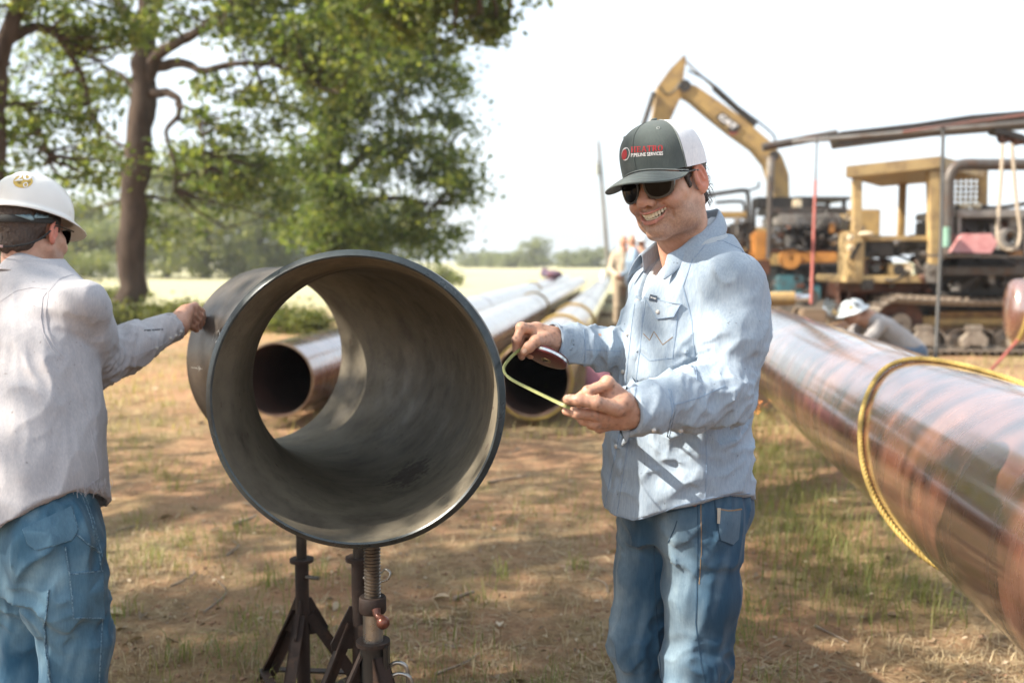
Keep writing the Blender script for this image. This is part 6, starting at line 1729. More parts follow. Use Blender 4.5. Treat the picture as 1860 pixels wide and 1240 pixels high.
M_PINK = mat('faded_red_sheet', (.42, .17, .17), (.52, .27, .26), rough=.6, vs=5)
M_PIPEX = mat('sooty_exhaust', (.11, .10, .092), (.07, .06, .055), rough=.55, metal=.5, vs=6, dirt=(.14, .08, .05), ds=6)
M_CABLE = mat('wire_cable', (.06, .058, .055), rough=.5, metal=.5)
M_REDL = mat('red_line', (.33, .085, .065), (.27, .07, .055), rough=.6, vs=10)
M_GLASSY = mat('cream_lamp', (.72, .62, .45), (.6, .5, .35), rough=.3)
# ---- excavator: boom and stick against the sky
DX = 27.0
X_ = lambda px, py, dd=0.0: at(px, py, DX + dd)
ex0 = V(X_(1405, 475)[0], DX, 0)
ex = empty('excavator', ex0); tag(ex, 'yellow excavator with its bent boom raised high against the sky', 'excavator')
def slab(pix, th, dd=0.0):
    """closed plate girder from a side outline given in pixels at the machine's depth"""
    P = np.array([X_(a, b, dd) for a, b in pix]); n = len(P)
    v = np.concatenate([P + V(0, -th / 2, 0), P + V(0, th / 2, 0)])
    f = [tuple(range(n)), tuple(range(2 * n - 1, n - 1, -1))] + [(i, (i + 1) % n, n + (i + 1) % n, n + i) for i in range(n)]
    return MB().add(v, f)
boom = slab([(1231, 172), (1238, 152), (1262, 160), (1300, 186), (1345, 218), (1392, 258), (1415, 285), (1427, 318), (1429, 400), (1404, 400), (1400, 340), (1388, 300), (1365, 272), (1325, 244), (1285, 212), (1252, 184)], .62).build('boom', M_YEL, ex)
slab([(1240, 103), (1244, 108), (1238, 152), (1236, 176), (1214, 224), (1208, 240), (1178, 240), (1186, 205), (1192, 160), (1215, 128)], .46).build('stick', M_YEL, ex)
MB().tube([X_(1242, 108), X_(1298, 160)], .045, 8).build('cylinder_rod', M_CHROME, ex, smooth=50)
MB().tube([X_(1296, 159), X_(1372, 228)], .085, 10).build('cylinder', M_DARK, ex, smooth=50)
MB().tube([X_(1188, 168, -.3), X_(1168, 228, -.3)], .075, 10).build('cylinder', M_DARK, ex, smooth=50)
MB().tube([X_(1400, 285, -.42), X_(1396, 420, -.42)], .10, 10).build('lift_cylinder', M_GREYM, ex, smooth=50)
MB().lathe([(-.36, .02), (-.36, .16), (.36, .16), (.36, .02)], X_(1240, 160), (0, 1, 0), 16).build('pivot', M_DARK, ex, smooth=40)
MB().lathe([(-.40, .02), (-.40, .13), (.40, .13), (.40, .02)], X_(1400, 285), (0, 1, 0), 16).build('pivot', M_DARK, ex, smooth=40)
for a in ([(1236, 150), (1225, 165), (1212, 172), (1200, 160)], [(1250, 128), (1290, 150), (1330, 186), (1400, 240), (1408, 262)]):
    MB().tube(spline([X_(p, q_, -.35) for p, q_ in a], 16), .03, 6).build('hose', M_DARK, ex, smooth=60)
pl = slab([(1299, 212), (1312, 204), (1347, 230), (1336, 242), (1326, 240)], .03, -.335).build('maker_plate', M_DARK, ex)
slab([(1324, 240), (1328, 246), (1341, 242), (1338, 240)], .03, -.335).build('red_stripe', M_REDL, pl)
v, f = text_mesh('CAT', 1.0, .06); lo, hi = v.min(0), v.max(0)
u = (v[:, 0] - lo[0]) / (hi[0] - lo[0]); w = (v[:, 1] - lo[1]) / (hi[1] - lo[1])
pv = np.array([X_(1304 + 30 * a - 0 + 6 * b, 215 + 22 * a - 9 * b, -.37) for a, b in zip(u, w)]); mesh_obj('plate_lettering', pv, f, M_WHITE, pl)
slab([(1316, 230), (1321, 226), (1325, 232), (1319, 233)], .012, -.375).build('plate_triangle', M_YEL2, pl)
# body, cab, tracks (mostly behind the other machines)
MB().box(ex0 + V(.6, .4, 1.75), (3.4, 2.6, 1.2), None, .08).build('body', M_YEL, ex)
cabx = MB(); c0 = ex0 + V(.75, -1.0, 2.0)
for sx in (-.55, .55):
    for sy in (-.7, .6): cabx.bar(c0 + V(sx, sy, -.6), c0 + V(sx, sy, 1.0), .09, .09)
cabx.box(c0 + V(0, 0, 1.03), (1.35, 1.6, .09)); cabx.box(c0 + V(0, 0, -.62), (1.35, 1.6, .09)); cabx.box(c0 + V(0, .6, .2), (1.1, .04, 1.5)); cabx.build('cab', M_DARK, ex)
for s in (-1, 1):
    b = MB(); oy = s * 1.15
    out = [(-1.9, .1), (-2.1, .5), (-1.9, .9), (1.9, .9), (2.1, .5), (1.9, .1)]
    b.prism(out, .55, ex0 + V(.3, oy, 0)); b.build('track', M_TRACK, ex)
MB().box(ex0 + V(.3, 0, .95), (2.0, 1.8, .5), None, .05).build('undercarriage', M_DARK, ex)
# ---- tracked machine with the open yellow cab
DZ = 15.4
Z_ = lambda px, py, dd=0.0: at(px, py, DZ + dd)
ty = DZ
dz0 = V(Z_(1725, 475)[0], DZ + .9, 0)
dz = empty('tracked_machine', dz0); tag(dz, 'old yellow crawler tractor with an open cab and long rusty tracks', 'crawler tractor')
def zbox(x0, y0, x1, y1, dd, depth, m_, name, bev=.02, par=None):
    """box from a front-face rectangle in pixels (at depth DZ+dd), running back by depth"""
    a, b = Z_(x0, y1, dd), Z_(x1, y0, dd)
    c = (a + b) / 2; c[1] = DZ + dd + depth / 2
    return MB().box(c, (abs(b[0] - a[0]), depth, abs(b[2] - a[2])), None, bev).build(name, m_, par or dz)
def zbar(p0, p1, w, m_, name, d0=0.0, d1=None, h=None, par=None):
    return MB().bar(Z_(*p0, d0), Z_(*p1, d0 if d1 is None else d1), w, h or w, bev=.01).build(name, m_, par or dz)
# cab: posts, roof, rails
CD = 1.75
for (a, b, w, m_) in (((1556, 505), (1556, 326), .13, M_YEL2), ((1697, 508), (1694, 312), .16, M_YEL2)):
    zbar(a, b, w, m_, 'cab_post', .0)
for (a, b, w) in (((1636, 430), (1640, 328), .11), ((1782, 470), (1785, 312), .13)): zbar(a, b, w, M_YEL, 'cab_post', CD)
rf = MB(); P = [Z_(1536, 322, -.12), Z_(1706, 304, -.12), Z_(1790, 306, CD + .1), Z_(1640, 326, CD + .1)]
P = np.array(P); P[3] = V(Z_(1600, 322, CD + .1)[0], DZ + CD + .1, P[0][2] - .0); P[2] = V(Z_(1795, 310, CD + .1)[0], DZ + CD + .1, P[1][2])
rf.add(np.concatenate([P, P + V(0, 0, .17)]), [(3, 2, 1, 0), (4, 5, 6, 7), (0, 1, 5, 4), (1, 2, 6, 5), (2, 3, 7, 6), (3, 0, 4, 7)]); rf.build('cab_roof', M_YEL2, dz)
zbox(1540, 420, 1572, 512, -.03, .5, M_YEL2, 'cab_corner_panel'); zbox(1572, 428, 1692, 438, .02, .12, M_YEL2, 'cab_sill')
zbox(1538, 500, 1704, 514, -.05, 1.6, M_YEL2, 'cab_floor'); zbox(1578, 436, 1625, 468, .10, .5, M_DARK, 'instrument_panel')
zbox(1582, 470, 1622, 500, .30, .8, M_RUST, 'pedal_box'); zbox(1614, 478, 1658, 500, .05, .35, M_YEL2, 'control_box')
MB().lathe([(0, .01), (0, .085), (-.03, .085), (-.03, .01)], Z_(1632, 490, .03), (0, 1, 0), 18).build('gauge', M_DARK, dz, smooth=40)
MB().lathe([(0, .005), (0, .06), (-.02, .06), (-.02, .005)], Z_(1650, 489, .03), (0, 1, 0), 14).build('gauge', M_GLASSY, dz, smooth=40)
zbox(1632, 452, 1672, 462, .5, .55, M_DARK, 'seat', .05); zbox(1664, 425, 1674, 462, .7, .45, M_DARK, 'seat_back', .04)
zbar((1636, 430), (1642, 462), .05, M_GREYM, 'lever', .35); zbar((1648, 460), (1674, 455), .05, M_GREYM, 'arm_rest', .30); zbar((1562, 440), (1545, 470), .06, M_DARK, 'lever', -.05)
MB().sphere(Z_(1572, 425, -.05), (.13, .05, .04), 12, 8).build('lamp', M_GLASSY, dz, smooth=60)
for px_, py_ in ((1543, 432), (1543, 450)): MB().lathe([(0, .005), (-.03, .05), (-.05, .05), (-.06, .02)], Z_(px_, py_, -.08), (0, 1, 0), 14).build('lamp', M_GLASSY, dz, smooth=50)
zbox(1682, 478, 1706, 514, -.09, .12, M_GREYM, 'step_plate')
# perforated screen behind the driver
b = MB(); x0, x1 = Z_(1703, 340, 1.2)[0], Z_(1785, 340, 1.2)[0]; z0_, z1_ = Z_(0, 400, 1.2)[2], Z_(0, 318, 1.2)[2]
for x in np.arange(x0, x1, .085): b.bar(V(x, DZ + 1.2, z0_), V(x + .0, DZ + 1.2, z1_), .03, .03)
for z in np.arange(z0_, z1_, .085): b.bar(V(x0, DZ + 1.2, z), V(x1, DZ + 1.2, z), .03, .03)
b.build('wire_screen', M_YEL, dz)
zbox(1700, 400, 1732, 500, .5, .9, M_DARK, 'cab_back_panel'); zbox(1706, 385, 1724, 440, .2, .1, M_YEL, 'guard_plate')
# exhaust pipe bending over the engine
MB().tube(spline([Z_(1722, 470, -.15), Z_(1722, 350, -.15), Z_(1724, 322, -.15), Z_(1734, 305, -.15), Z_(1752, 299, -.15), Z_(1800, 299, -.15), Z_(1885, 299, -.15)], 40), .088, 14).build('exhaust_pipe', M_PIPEX, dz, smooth=60)
MB().tube([Z_(1718, 448, -.4), Z_(1718, 412, -.4)], .062, 12).build('green_bottle', mat('green_canister', (.24, .42, .33), rough=.4), dz, smooth=50)
# engine bay
zbox(1738, 380, 1872, 395, -.1, 1.6, M_GREYM, 'hood'); zbox(1740, 396, 1866, 462, .55, .7, M_DARK, 'engine_block')
zbar((1741, 392), (1741, 462), .06, M_GREYM, 'hood_post', -.06); zbar((1866, 392), (1866, 462), .06, M_GREYM, 'hood_post', -.06)
b = MB(); P = [Z_(1728, 458, -.35), Z_(1746, 428, -.30), Z_(1757, 424, -.30), Z_(1800, 424, -.3), Z_(1813, 440, -.32), Z_(1800, 460, -.35)]; P = np.array(P)
b.add(np.concatenate([P, P + V(0, .5, 0)]), [tuple(range(6)), tuple(range(11, 5, -1))] + [(i, (i + 1) % 6, 6 + (i + 1) % 6, 6 + i) for i in range(6)]); b.build('tank', M_PINK, dz)
MB().bar(Z_(1690, 464, -.45), Z_(1872, 467, -.45), .5, .035).build('running_board', M_PIPEX, dz)
zbox(1738, 460, 1878, 488, .35, .9, M_DARK, 'dark_gap_filler'); zbox(1716, 484, 1875, 500, -.3, .5, M_PIPEX, 'frame_rail'); zbox(1690, 500, 1875, 535, .15, 1.0, M_DARK, 'belly'); zbox(1560, 514, 1720, 532, .2, 1.0, M_RUST, 'frame')  # first box is an added dark filler closing the bright gap below the running board
MB().tube(spline([Z_(1735, 378, .2), Z_(1765, 372, .2), Z_(1800, 378, .2), Z_(1840, 374, .2), Z_(1870, 368, .2)], 20), .035, 8).build('hose', M_DARK, dz, smooth=60)
for px_ in (1752, 1772): MB().sphere(Z_(px_, 374, .1), (.10, .06, .05), 10, 7).build('filler_cap', M_GLASSY, dz, smooth=60)
# track chain: links and grousers along a loop
TX0, TX1 = Z_(1598, 600, -.1)[0], Z_(1960, 600, -.1)[0]
tz0, tz1 = .10, Z_(1700, 541, -.1)[2]
rt = (tz1 - tz0) / 2; zc_ = (tz1 + tz0) / 2
def track_loop(n):
    L1 = TX1 - TX0 - 2 * rt * .6; out = []; per = 2 * L1 + 2 * PI * rt; 
    for s in np.linspace(0, per, n, endpoint=False):
        if s < L1: x, z, a = TX0 + rt * .6 + s, tz1 - .05 * math.sin(PI * s / L1), 0
        elif s < L1 + PI * rt: q_ = (s - L1) / rt; x, z, a = TX1 - rt * .6 + rt * math.sin(q_), zc_ + rt * math.cos(q_), -q_
        elif s < 2 * L1 + PI * rt: q_ = s - L1 - PI * rt; x, z, a = TX1 - rt * .6 - q_, tz0, PI
        else: q_ = (s - 2 * L1 - PI * rt) / rt; x, z, a = TX0 + rt * .6 - rt * math.sin(q_), zc_ - rt * math.cos(q_), PI - q_
        out.append((x, z, a))
    return out
shoe = MB(); shoe.box((0, 0, 0), (.155, .56, .028), None, .004); shoe.box((.05, 0, .036), (.022, .56, .048)); shoe.box((-.02, -.06, -.045), (.15, .05, .06)); shoe.box((-.02, .10, -.045), (.15, .05, .06))
first = None
for (x, z, a) in track_loop(64):
    if first is None:
        first = shoe.build('track_shoe', M_TRACK, dz, keep=False); o = first
    else: o = first.copy(); COL.objects.link(o); o.parent = dz
    o.location = Vector((x, DZ - .05, z)) - dz.location; o.rotation_euler = (0, -a, 0)
# track frame, sprocket, bogie wheels
MB().lathe([(-.1, .05), (-.1, .40), (.1, .40), (.1, .05)], V(TX0 + rt * .6 + .05, DZ + .05, zc_), (0, 1, 0), 26).build('idler', M_RUST, dz, smooth=40)
MB().lathe([(-.14, .02), (-.14, .16), (-.1, .17)], V(TX0 + rt * .6 + .05, DZ - .05, zc_), (0, 1, 0), 18).build('hub', M_TRACK, dz, smooth=40)
zbox(1622, 575, 1875, 592, -.02, .4, M_YEL, 'track_frame'); zbox(1700, 566, 1850, 606, .0, .3, mat('rusty_yellow', (.30, .18, .06), (.16, .08, .04), rough=.7, vs=8), 'frame_plate')
for px_ in (1672, 1762, 1848, 1930):
    c = Z_(px_, 618, -.12); rw = .195
    for s in (-.155, .155):
        MB().lathe([(-.12, rw - .035), (-.12, rw), (.1, rw), (.1, rw - .035), (-.02, rw - .05), (-.05, .05), (-.08, .05), (-.08, .005)], c + V(s * 1.25, .06, -.01), (0, 1, 0), 26).build('road_wheel', M_TRACK, dz, smooth=40)
    b = MB(); b.prism([(-.17, -.10), (-.20, .02), (-.08, .16), (.08, .16), (.20, .02), (.17, -.10), (.05, -.06), (-.05, -.06)], .14, c + V(0, -.09, .0)); b.build('bogie', M_TRACK, dz)
    MB().box(c + V(0, -.05, .20), (.28, .16, .09), None, .02).build('bogie_pad', M_TRACK, dz)
zbox(1604, 550, 1985, 655, .28, .1, M_DARK, 'track_gap_shade'); zbox(1604, 534, 1985, 552, .5, 1.2, M_DARK, 'track_tunnel')  # black sheet behind the wheels stands in for shade in the track gaps
# winch and far-side track
MB().lathe([(-.5, .2), (-.5, .4), (.5, .4), (.5, .2)], Z_(1585, 530, 1.6), (1, 0, 0), 18).build('winch_drum', M_RUST, dz, smooth=40)
b = MB(); out = [(TX0 + .2, .08), (TX0 - .1, zc_), (TX0 + .2, tz1), (TX1 - .2, tz1), (TX1 + .1, zc_), (TX1 - .2, .08)]
b.prism(out, .5, V(0, DZ + 2.1, 0)); b.build('far_track', M_DARK, dz)
# ---- lowered side boom with its lines
DB = 13.0
B_ = lambda px, py, dd=0.0: at(px, py, DB + dd)
sb = empty('side_boom', (B_(1790, 475)[0], DB, 0)); tag(sb, 'long dark steel side boom lowered almost level above the open cab, with hanging lines', 'boom')
MB().tube([B_(1385, 268), B_(1520, 243)], .055, 10).build('boom_tip', M_PIPEX, sb, smooth=50)
def bslab(pix, th, m_, name, dd=0.0):
    P = np.array([B_(a, b, dd) for a, b in pix]); n = len(P)
    return MB().add(np.concatenate([P + V(0, -th / 2, 0), P + V(0, th / 2, 0)]), [tuple(range(n)), tuple(range(2 * n - 1, n - 1, -1))] + [(i, (i + 1) % n, n + (i + 1) % n, n + i) for i in range(n)]).build(name, m_, sb)
bslab([(1513, 250), (1520, 242), (1700, 222), (1885, 214), (1885, 232), (1700, 246), (1518, 269)], .34, M_PIPEX, 'boom_girder')
bslab([(1500, 246), (1640, 228), (1760, 210), (1885, 200), (1885, 212), (1700, 222), (1500, 250)], .12, M_DARK, 'upper_chord', -.12)
MB().tube([B_(1440, 258, -.2), B_(1885, 222, -.2)], .028, 8).build('cable', M_GREYM, sb, smooth=50)
MB().tube([B_(1640, 240, -.25), B_(1760, 222, -.25), B_(1885, 206, -.25)], .014, 8).build('hydraulic_hose', mat('faded_hose', (.30, .12, .10), (.16, .10, .09), rough=.7, vs=2), sb, smooth=50)
bslab([(1786, 234), (1800, 236), (1802, 244), (1830, 250), (1885, 268), (1885, 258), (1832, 240), (1800, 232)], .2, M_DARK, 'sheave_arm', -.1)
for a in ((1824, 258), (1848, 262)): MB().lathe([(-.05, .02), (-.05, .075), (.05, .075), (.05, .02)], B_(a[0], a[1] - 8, -.12), (0, 1, 0), 16).build('sheave', M_RUST, sb, smooth=40)
for px_, m_ in ((1484, M_CABLE), (1713, M_CABLE)):
    top = B_(px_, 252 if px_ < 1600 else 232, -.22)
    bot = at(px_ - (11 if px_ < 1600 else 14), 552 if px_ < 1600 else 655, 12.2 if px_ < 1600 else 11.0)
    if px_ < 1600:
        mid = top + (bot - top) * .26
        MB().tube([top, mid], .012, 8).build('tag_line', M_CABLE, sb, smooth=50); MB().tube([mid, bot], .019, 8).build('tag_line', M_REDL, sb, smooth=50)
    else: MB().tube([top, top + (bot - top) * .5 + V(.02, 0, 0), bot], .022, 8).build('tag_line', M_CABLE, sb, smooth=50)
# rope sling hanging from the boom with a clamp ring
M_SLING = rope_mat('pale_sling', (.50, .43, .34), (.38, .32, .25))
b = MB(); lp = spline([B_(1821, 262, -.3), B_(1818, 330, -.3), B_(1813, 395, -.3), B_(1812, 430, -.3), B_(1822, 450, -.3), B_(1835, 454, -.3), B_(1848, 446, -.3), B_(1853, 420, -.3), B_(1848, 380, -.3), B_(1843, 330, -.3), B_(1838, 262, -.3)], 60)
rope(b, lp, .024, 14, per=4); o = b.build('rope_sling', M_SLING, smooth=60); tag(o, 'pale rope sling hanging in a long loop from the boom above the engine', 'rope')
b = MB(); cc_ = B_(1832, 432, -.18); b.lathe([(-.05, .075), (-.05, .125), (.05, .125), (.05, .075)], cc_, (0, 1, 0), 24, close=True)
b.box(cc_ + V(0, .02, -.12), (.26, .08, .07), None, .01); o = b.build('clamp_ring', M_GREYM, smooth=40); tag(o, 'pale metal clamp ring resting in the hanging rope loop', 'clamp')
# ---- second machine: bare engine with silver hood
DE = 20.0
E_ = lambda px, py, dd=0.0: at(px, py, DE + dd)
en = empty('engine_machine', (E_(1450, 475)[0], DE + .6, 0)); tag(en, 'stripped tractor with black engine under a silver hood and an orange beam', 'tractor')
def ebox(x0, y0, x1, y1, dd, depth, m_, name, bev=.02):
    a, b = E_(x0, y1, dd), E_(x1, y0, dd); c = (a + b) / 2; c[1] = DE + dd + depth / 2
    return MB().box(c, (abs(b[0] - a[0]), depth, abs(b[2] - a[2])), None, bev).build(name, m_, en)
ebox(1412, 388, 1532, 412, 0, 1.3, M_GREYM, 'hood', .05); ebox(1400, 376, 1540, 388, .1, 1.2, M_PIPEX, 'hood_top'); ebox(1420, 414, 1534, 452, .25, .9, M_DARK, 'engine_block')
for k in range(6): ebox(1424 + k * 18, 418, 1436 + k * 18, 446, .16, .12, M_PIPEX if k % 2 else M_DARK, 'cylinder_bank')
MB().lathe([(0, .005), (-.04, .08), (-.08, .085), (-.1, .02)], E_(1512, 438, .1), (0, 1, 0), 16).build('oil_filter', M_GLASSY, en, smooth=40)
ebox(1440, 458, 1522, 478, -.1, .3, M_ORANGE, 'beam', .03)
MB().lathe([(-.1, .05), (-.1, .20), (.1, .20), (.1, .05)], E_(1434, 470, -.1), (0, 1, 0), 20).build('beam_pivot', M_ORANGE, en, smooth=40)
ebox(1398, 452, 1540, 460, .1, .9, M_RUST, 'frame_rail'); ebox(1410, 482, 1545, 545, .2, 1.2, M_DARK, 'undercarriage'); ebox(1540, 380, 1600, 450, .6, .8, M_YEL, 'fuel_tank'); ebox(1500, 500, 1560, 540, -.05, .8, M_RUST, 'drum_housing')
ebox(1412, 500, 1462, 552, -.2, .5, M_TEAL, 'teal_box', .04); ebox(1462, 516, 1492, 548, -.15, .5, M_TEAL, 'teal_box', .03)
for a in ((1388, 460), (1392, 350)): pass
MB().tube([E_(1396, 470, -.2), E_(1399, 320, -.2)], .05, 10).build('exhaust_stack', M_PIPEX, en, smooth=50)
MB().tube(spline([E_(1282, 355, .3), E_(1330, 348, .3), E_(1350, 346, .3), E_(1358, 352, .3), E_(1360, 400, .3), E_(1360, 455, .3)], 30), .045, 8).build('roll_bar', M_DARK, en, smooth=60)
MB().tube(spline([E_(1300, 368, 1), E_(1340, 366, 1), E_(1352, 376, 1), E_(1353, 450, 1)], 20), .035, 8).build('roll_bar', M_DARK, en, smooth=60)
MB().tube([E_(1360, 346, .3), E_(1378, 340, .4), E_(1378, 330, .4)], .025, 6).build('antenna', M_DARK, en)
ebox(1376, 358, 1474, 378, .6, .5, M_DARK, 'canopy_frame', .01); ebox(1365, 362, 1374, 450, .5, .1, M_DARK, 'cab_post'); ebox(1472, 360, 1480, 386, .6, .1, M_DARK, 'cab_post')
ebox(1442, 362, 1458, 384, .4, .2, M_GLASSY, 'work_lamp', .03); ebox(1366, 420, 1396, 480, .1, .6, M_ORANGE, 'side_tank', .05); ebox(1300, 384, 1360, 396, .6, .3, M_YEL, 'hand_rail')
ebox(1372, 472, 1400, 500, .0, .4, M_RUST, 'bracket'); ebox(1330, 405, 1352, 470, .5, .4, M_PIPEX, 'radiator'); ebox(1300, 410, 1332, 450, .6, .3, M_DARK, 'pump')
for px_, py_ in ((1410, 420), (1404, 432), (1412, 440)): MB().sphere(E_(px_, py_, -.1), .09, 10, 7).build('hose_coupling', M_GREYM, en, smooth=60)
MB().tube(spline([E_(1408, 445, -.1), E_(1420, 452, -.2), E_(1440, 450, -.2), E_(1470, 456, -.2)], 14), .03, 6).build('hose', M_DARK, en, smooth=60)
MB().tube(spline([E_(1478, 388, -.05), E_(1500, 380, -.05), E_(1530, 384, -.05), E_(1538, 410, -.05)], 14), .025, 6).build('hose', M_DARK, en, smooth=60)
MB().lathe([(0, .01), (-.05, .07), (-.08, .07)], E_(1538, 394, -.05), (0, 1, 0), 12).build('head_lamp', M_GLASSY, en, smooth=40)
# small fittings crowding both engine bays
r_ = np.random.default_rng(77)
def clutter(par, P_, n, x0, x1, y0, y1, dd):
    for k in range(n):
        c = P_(r_.uniform(x0, x1), r_.uniform(y0, y1), dd + r_.uniform(-.25, .1)); m_ = [M_DARK, M_PIPEX, M_GREYM, M_RUST, M_ORANGE, M_DARK, M_PIPEX][r_.integers(7)]
        if k % 3 == 0: MB().lathe([(-.05, .02), (-.05, .06), (.05, .06), (.05, .02)], c, r_.normal(size=3), 12).build('fitting', m_, par, smooth=40)
        elif k % 3 == 1: MB().tube(spline([c, c + r_.normal(size=3) * .12, c + r_.normal(size=3) * .2 + V(.2, 0, 0), c + V(.35, 0, r_.normal() * .12)], 12), .022, 6).build('hose', M_DARK if k % 2 else M_PIPEX, par, smooth=60)
        else: MB().box(c, r_.uniform(.06, .2, 3), None, .01).build('housing', m_, par)
clutter(en, E_, 34, 1405, 1538, 412, 456, .12); clutter(en, E_, 20, 1400, 1550, 482, 540, .1); clutter(dz, Z_, 26, 1740, 1862, 400, 462, .3); clutter(dz, Z_, 22, 1580, 1690, 436, 500, .35); clutter(dz, Z_, 18, 1560, 1860, 504, 532, .1); clutter(en, E_, 16, 1296, 1395, 395, 480, .4)
# ---- hydraulic cylinder lying behind the foreground pipe
ya, yb, yc = at(1392, 545, 12.6), at(1442, 542, 12.6), at(1470, 540, 12.6)
t = empty('hydraulic_cylinder', ya); tag(t, 'yellow hydraulic cylinder with chrome end lying behind the big pipe', 'cylinder')
MB().tube([ya + V(-.6, 0, 0), yb], .088, 16).build('barrel', M_YEL, t, smooth=40); MB().tube([yb, yc], .062, 16).build('rod', M_CHROME, t, smooth=40)
MB().lathe([(-.05, .03), (-.05, .115), (.05, .115), (.05, .03)], yc, (.3, 1, 0), 18).build('eye', M_DARK, t, smooth=40)
for x in (ya[0] - .3, yc[0]): 
    o = MB().box(V(x, 12.6, (ya[2] - .09) / 2 - .01), (.3, .5, ya[2] - .10), None, .02).build('crate', M_WOOD); tag(o, 'wooden crate standing under the yellow hydraulic cylinder', 'crate', 'crates under the hydraulic cylinder')
# ---- bare pipe lying further back (sunlit top)
make_pipe('sunlit tan pipe lying behind the bent worker', V(at(1470, 560, 11.2)[0], 11.2, .52), V(at(1545, 560, 12.4)[0], 12.6, .52), .19)
for q_ in (.25, .8):
    c = V(at(1470, 560, 11.2)[0], 11.2, 0) * (1 - q_) + V(at(1545, 560, 12.4)[0], 12.6, 0) * q_
    for lv in range(2): skid(c + V(0, 0, .07 + .14 * lv + .0), V(1, -1.6, 0), .8, .2, .14, 'timber block under the sunlit tan pipe', 'timber blocks under the tan pipe')
# ---- hung pipe bend at the right edge with rope
hc = at(1893, 566, 10.6)
t = empty('pipe_bend', hc); tag(t, 'shiny brown pipe end hanging over the tracks, slung in yellow rope', 'pipe')
b = MB(); pr = [(-.36 + .36 * (1 - math.cos(a)), .345 * math.sin(a)) for a in np.linspace(.02, PI / 2, 12)] + [(.8, .345), (2.2, .345)]
F9 = nrm(V(1, -.30, .0)); pr = [(-.07, .01), (-.065, .14), (-.05, .24), (-.02, .315), (.02, .341), (.06, .345), (.8, .345), (1.9, .345)]; b.lathe(pr, hc + V(-.18, .3, 0), F9, 44); b.build('wall', M_PIPE, t, smooth=40)
b = MB(); tt = np.linspace(0, 2 * PI, 70); F8 = frame(F9); P = hc + V(-.18, .3, 0) + F9 * .10 + (.363) * (np.cos(tt)[:, None] * F8[:, 1] + np.sin(tt)[:, None] * F8[:, 2]) + (.06 * np.sin(tt))[:, None] * F9
rope(b, P, .02, 24); o = b.build('rope_sling', M_ROPE, smooth=60); tag(o, 'yellow rope tied around the hanging pipe end by the tracks', 'rope')
b = MB(); b.tube([hc + V(.1, 0, .36), B_(1890, 232)], .014, 6); o = b.build('hoist_cable', M_CABLE); tag(o, 'thin dark hoist cable holding up the hanging pipe end', 'cable')
o = MB().tube(spline([at(1848, 618, 10.4), at(1820, 650, 10.2), at(1785, 690, 9.9), at(1770, 720, 9.6)], 16), .016, 6).build('red_line', M_REDL, smooth=60); tag(o, 'red tag line slanting down from the hanging pipe end', 'cord')
# ---- pink cooler behind the man
pc = at(1100, 690, 9.6)
t = empty('pink_bucket', (pc[0], 9.6, 0)); tag(t, 'faded pink plastic drum standing behind the man with the tape', 'drum')
zt_ = at(1100, 656, 9.6)[2]
MB().lathe([(.0, .01), (.0, .15), (.03, .165), (zt_ * .5, .175), (zt_ * .52, .182), (zt_ * .56, .175), (zt_ - .03, .17), (zt_, .155), (zt_, .02)], V(pc[0] - .02, 9.6, 0), (0, 0, 1), 30).build('drum_body', mat('faded_pink', (.55, .23, .30), (.62, .32, .38), rough=.5, vs=4), t, smooth=40)
MB().lathe([(zt_ - .01, .150), (zt_ + .02, .150), (zt_ + .03, .02)], V(pc[0] - .02, 9.6, 0), (0, 0, 1), 30).build('lid', mat('faded_pink_lid', (.48, .18, .25), rough=.5), t, smooth=40)
# ---- bundle and bottle left on the far pipe ends
fe = pA + PD * 35; o = MB().sphere(fe + V(.0, 0, PR + .13), (.42, .30, .2), 14, 9).sphere(fe + V(-.35, .1, PR + .2), (.2, .2, .22), 12, 8).build('jacket_bundle', mat('dark_red_cloth', (.14, .05, .06), (.10, .10, .16), rough=.9, vs=6), smooth=60); tag(o, 'dark red and blue bundle of clothes on the far end of the middle pipe', 'clothes')
fe = pB + PD * 33; o = MB().lathe([(0, .09), (.2, .095), (.28, .04), (.36, .04), (.37, .005)], fe + V(0, 0, PR), (0, 0, 1), 16).build('water_jug', M_WHITE, smooth=40); tag(o, 'small white jug standing on the far end of the pipe behind the reel', 'jug')
# ---- sparks from the grinder
m, N, L, Bq = new_mat('spark_glow'); Bq.inputs['Base Color'].default_value = (1, .4, .1, 1); Bq.inputs['Emission Color'].default_value = (1.0, .36, .10, 1); Bq.inputs['Emission Strength'].default_value = 25
r_ = np.random.default_rng(5); b = MB()
for k in range(34):
    px_, py_ = 1362 + abs(r_.normal()) * 17, 728 + r_.normal() * 24
    c = at(px_, py_, 9.4 + r_.uniform(-.4, .6)); c[2] = max(c[2], .02); b.sphere(c, .0022 * r_.uniform(.6, 1.3), 6, 4)
o = b.build('grinding_sparks', m); tag(o, 'orange grinding sparks flying under the far end of the big pipe', 'sparks', kind='stuff')
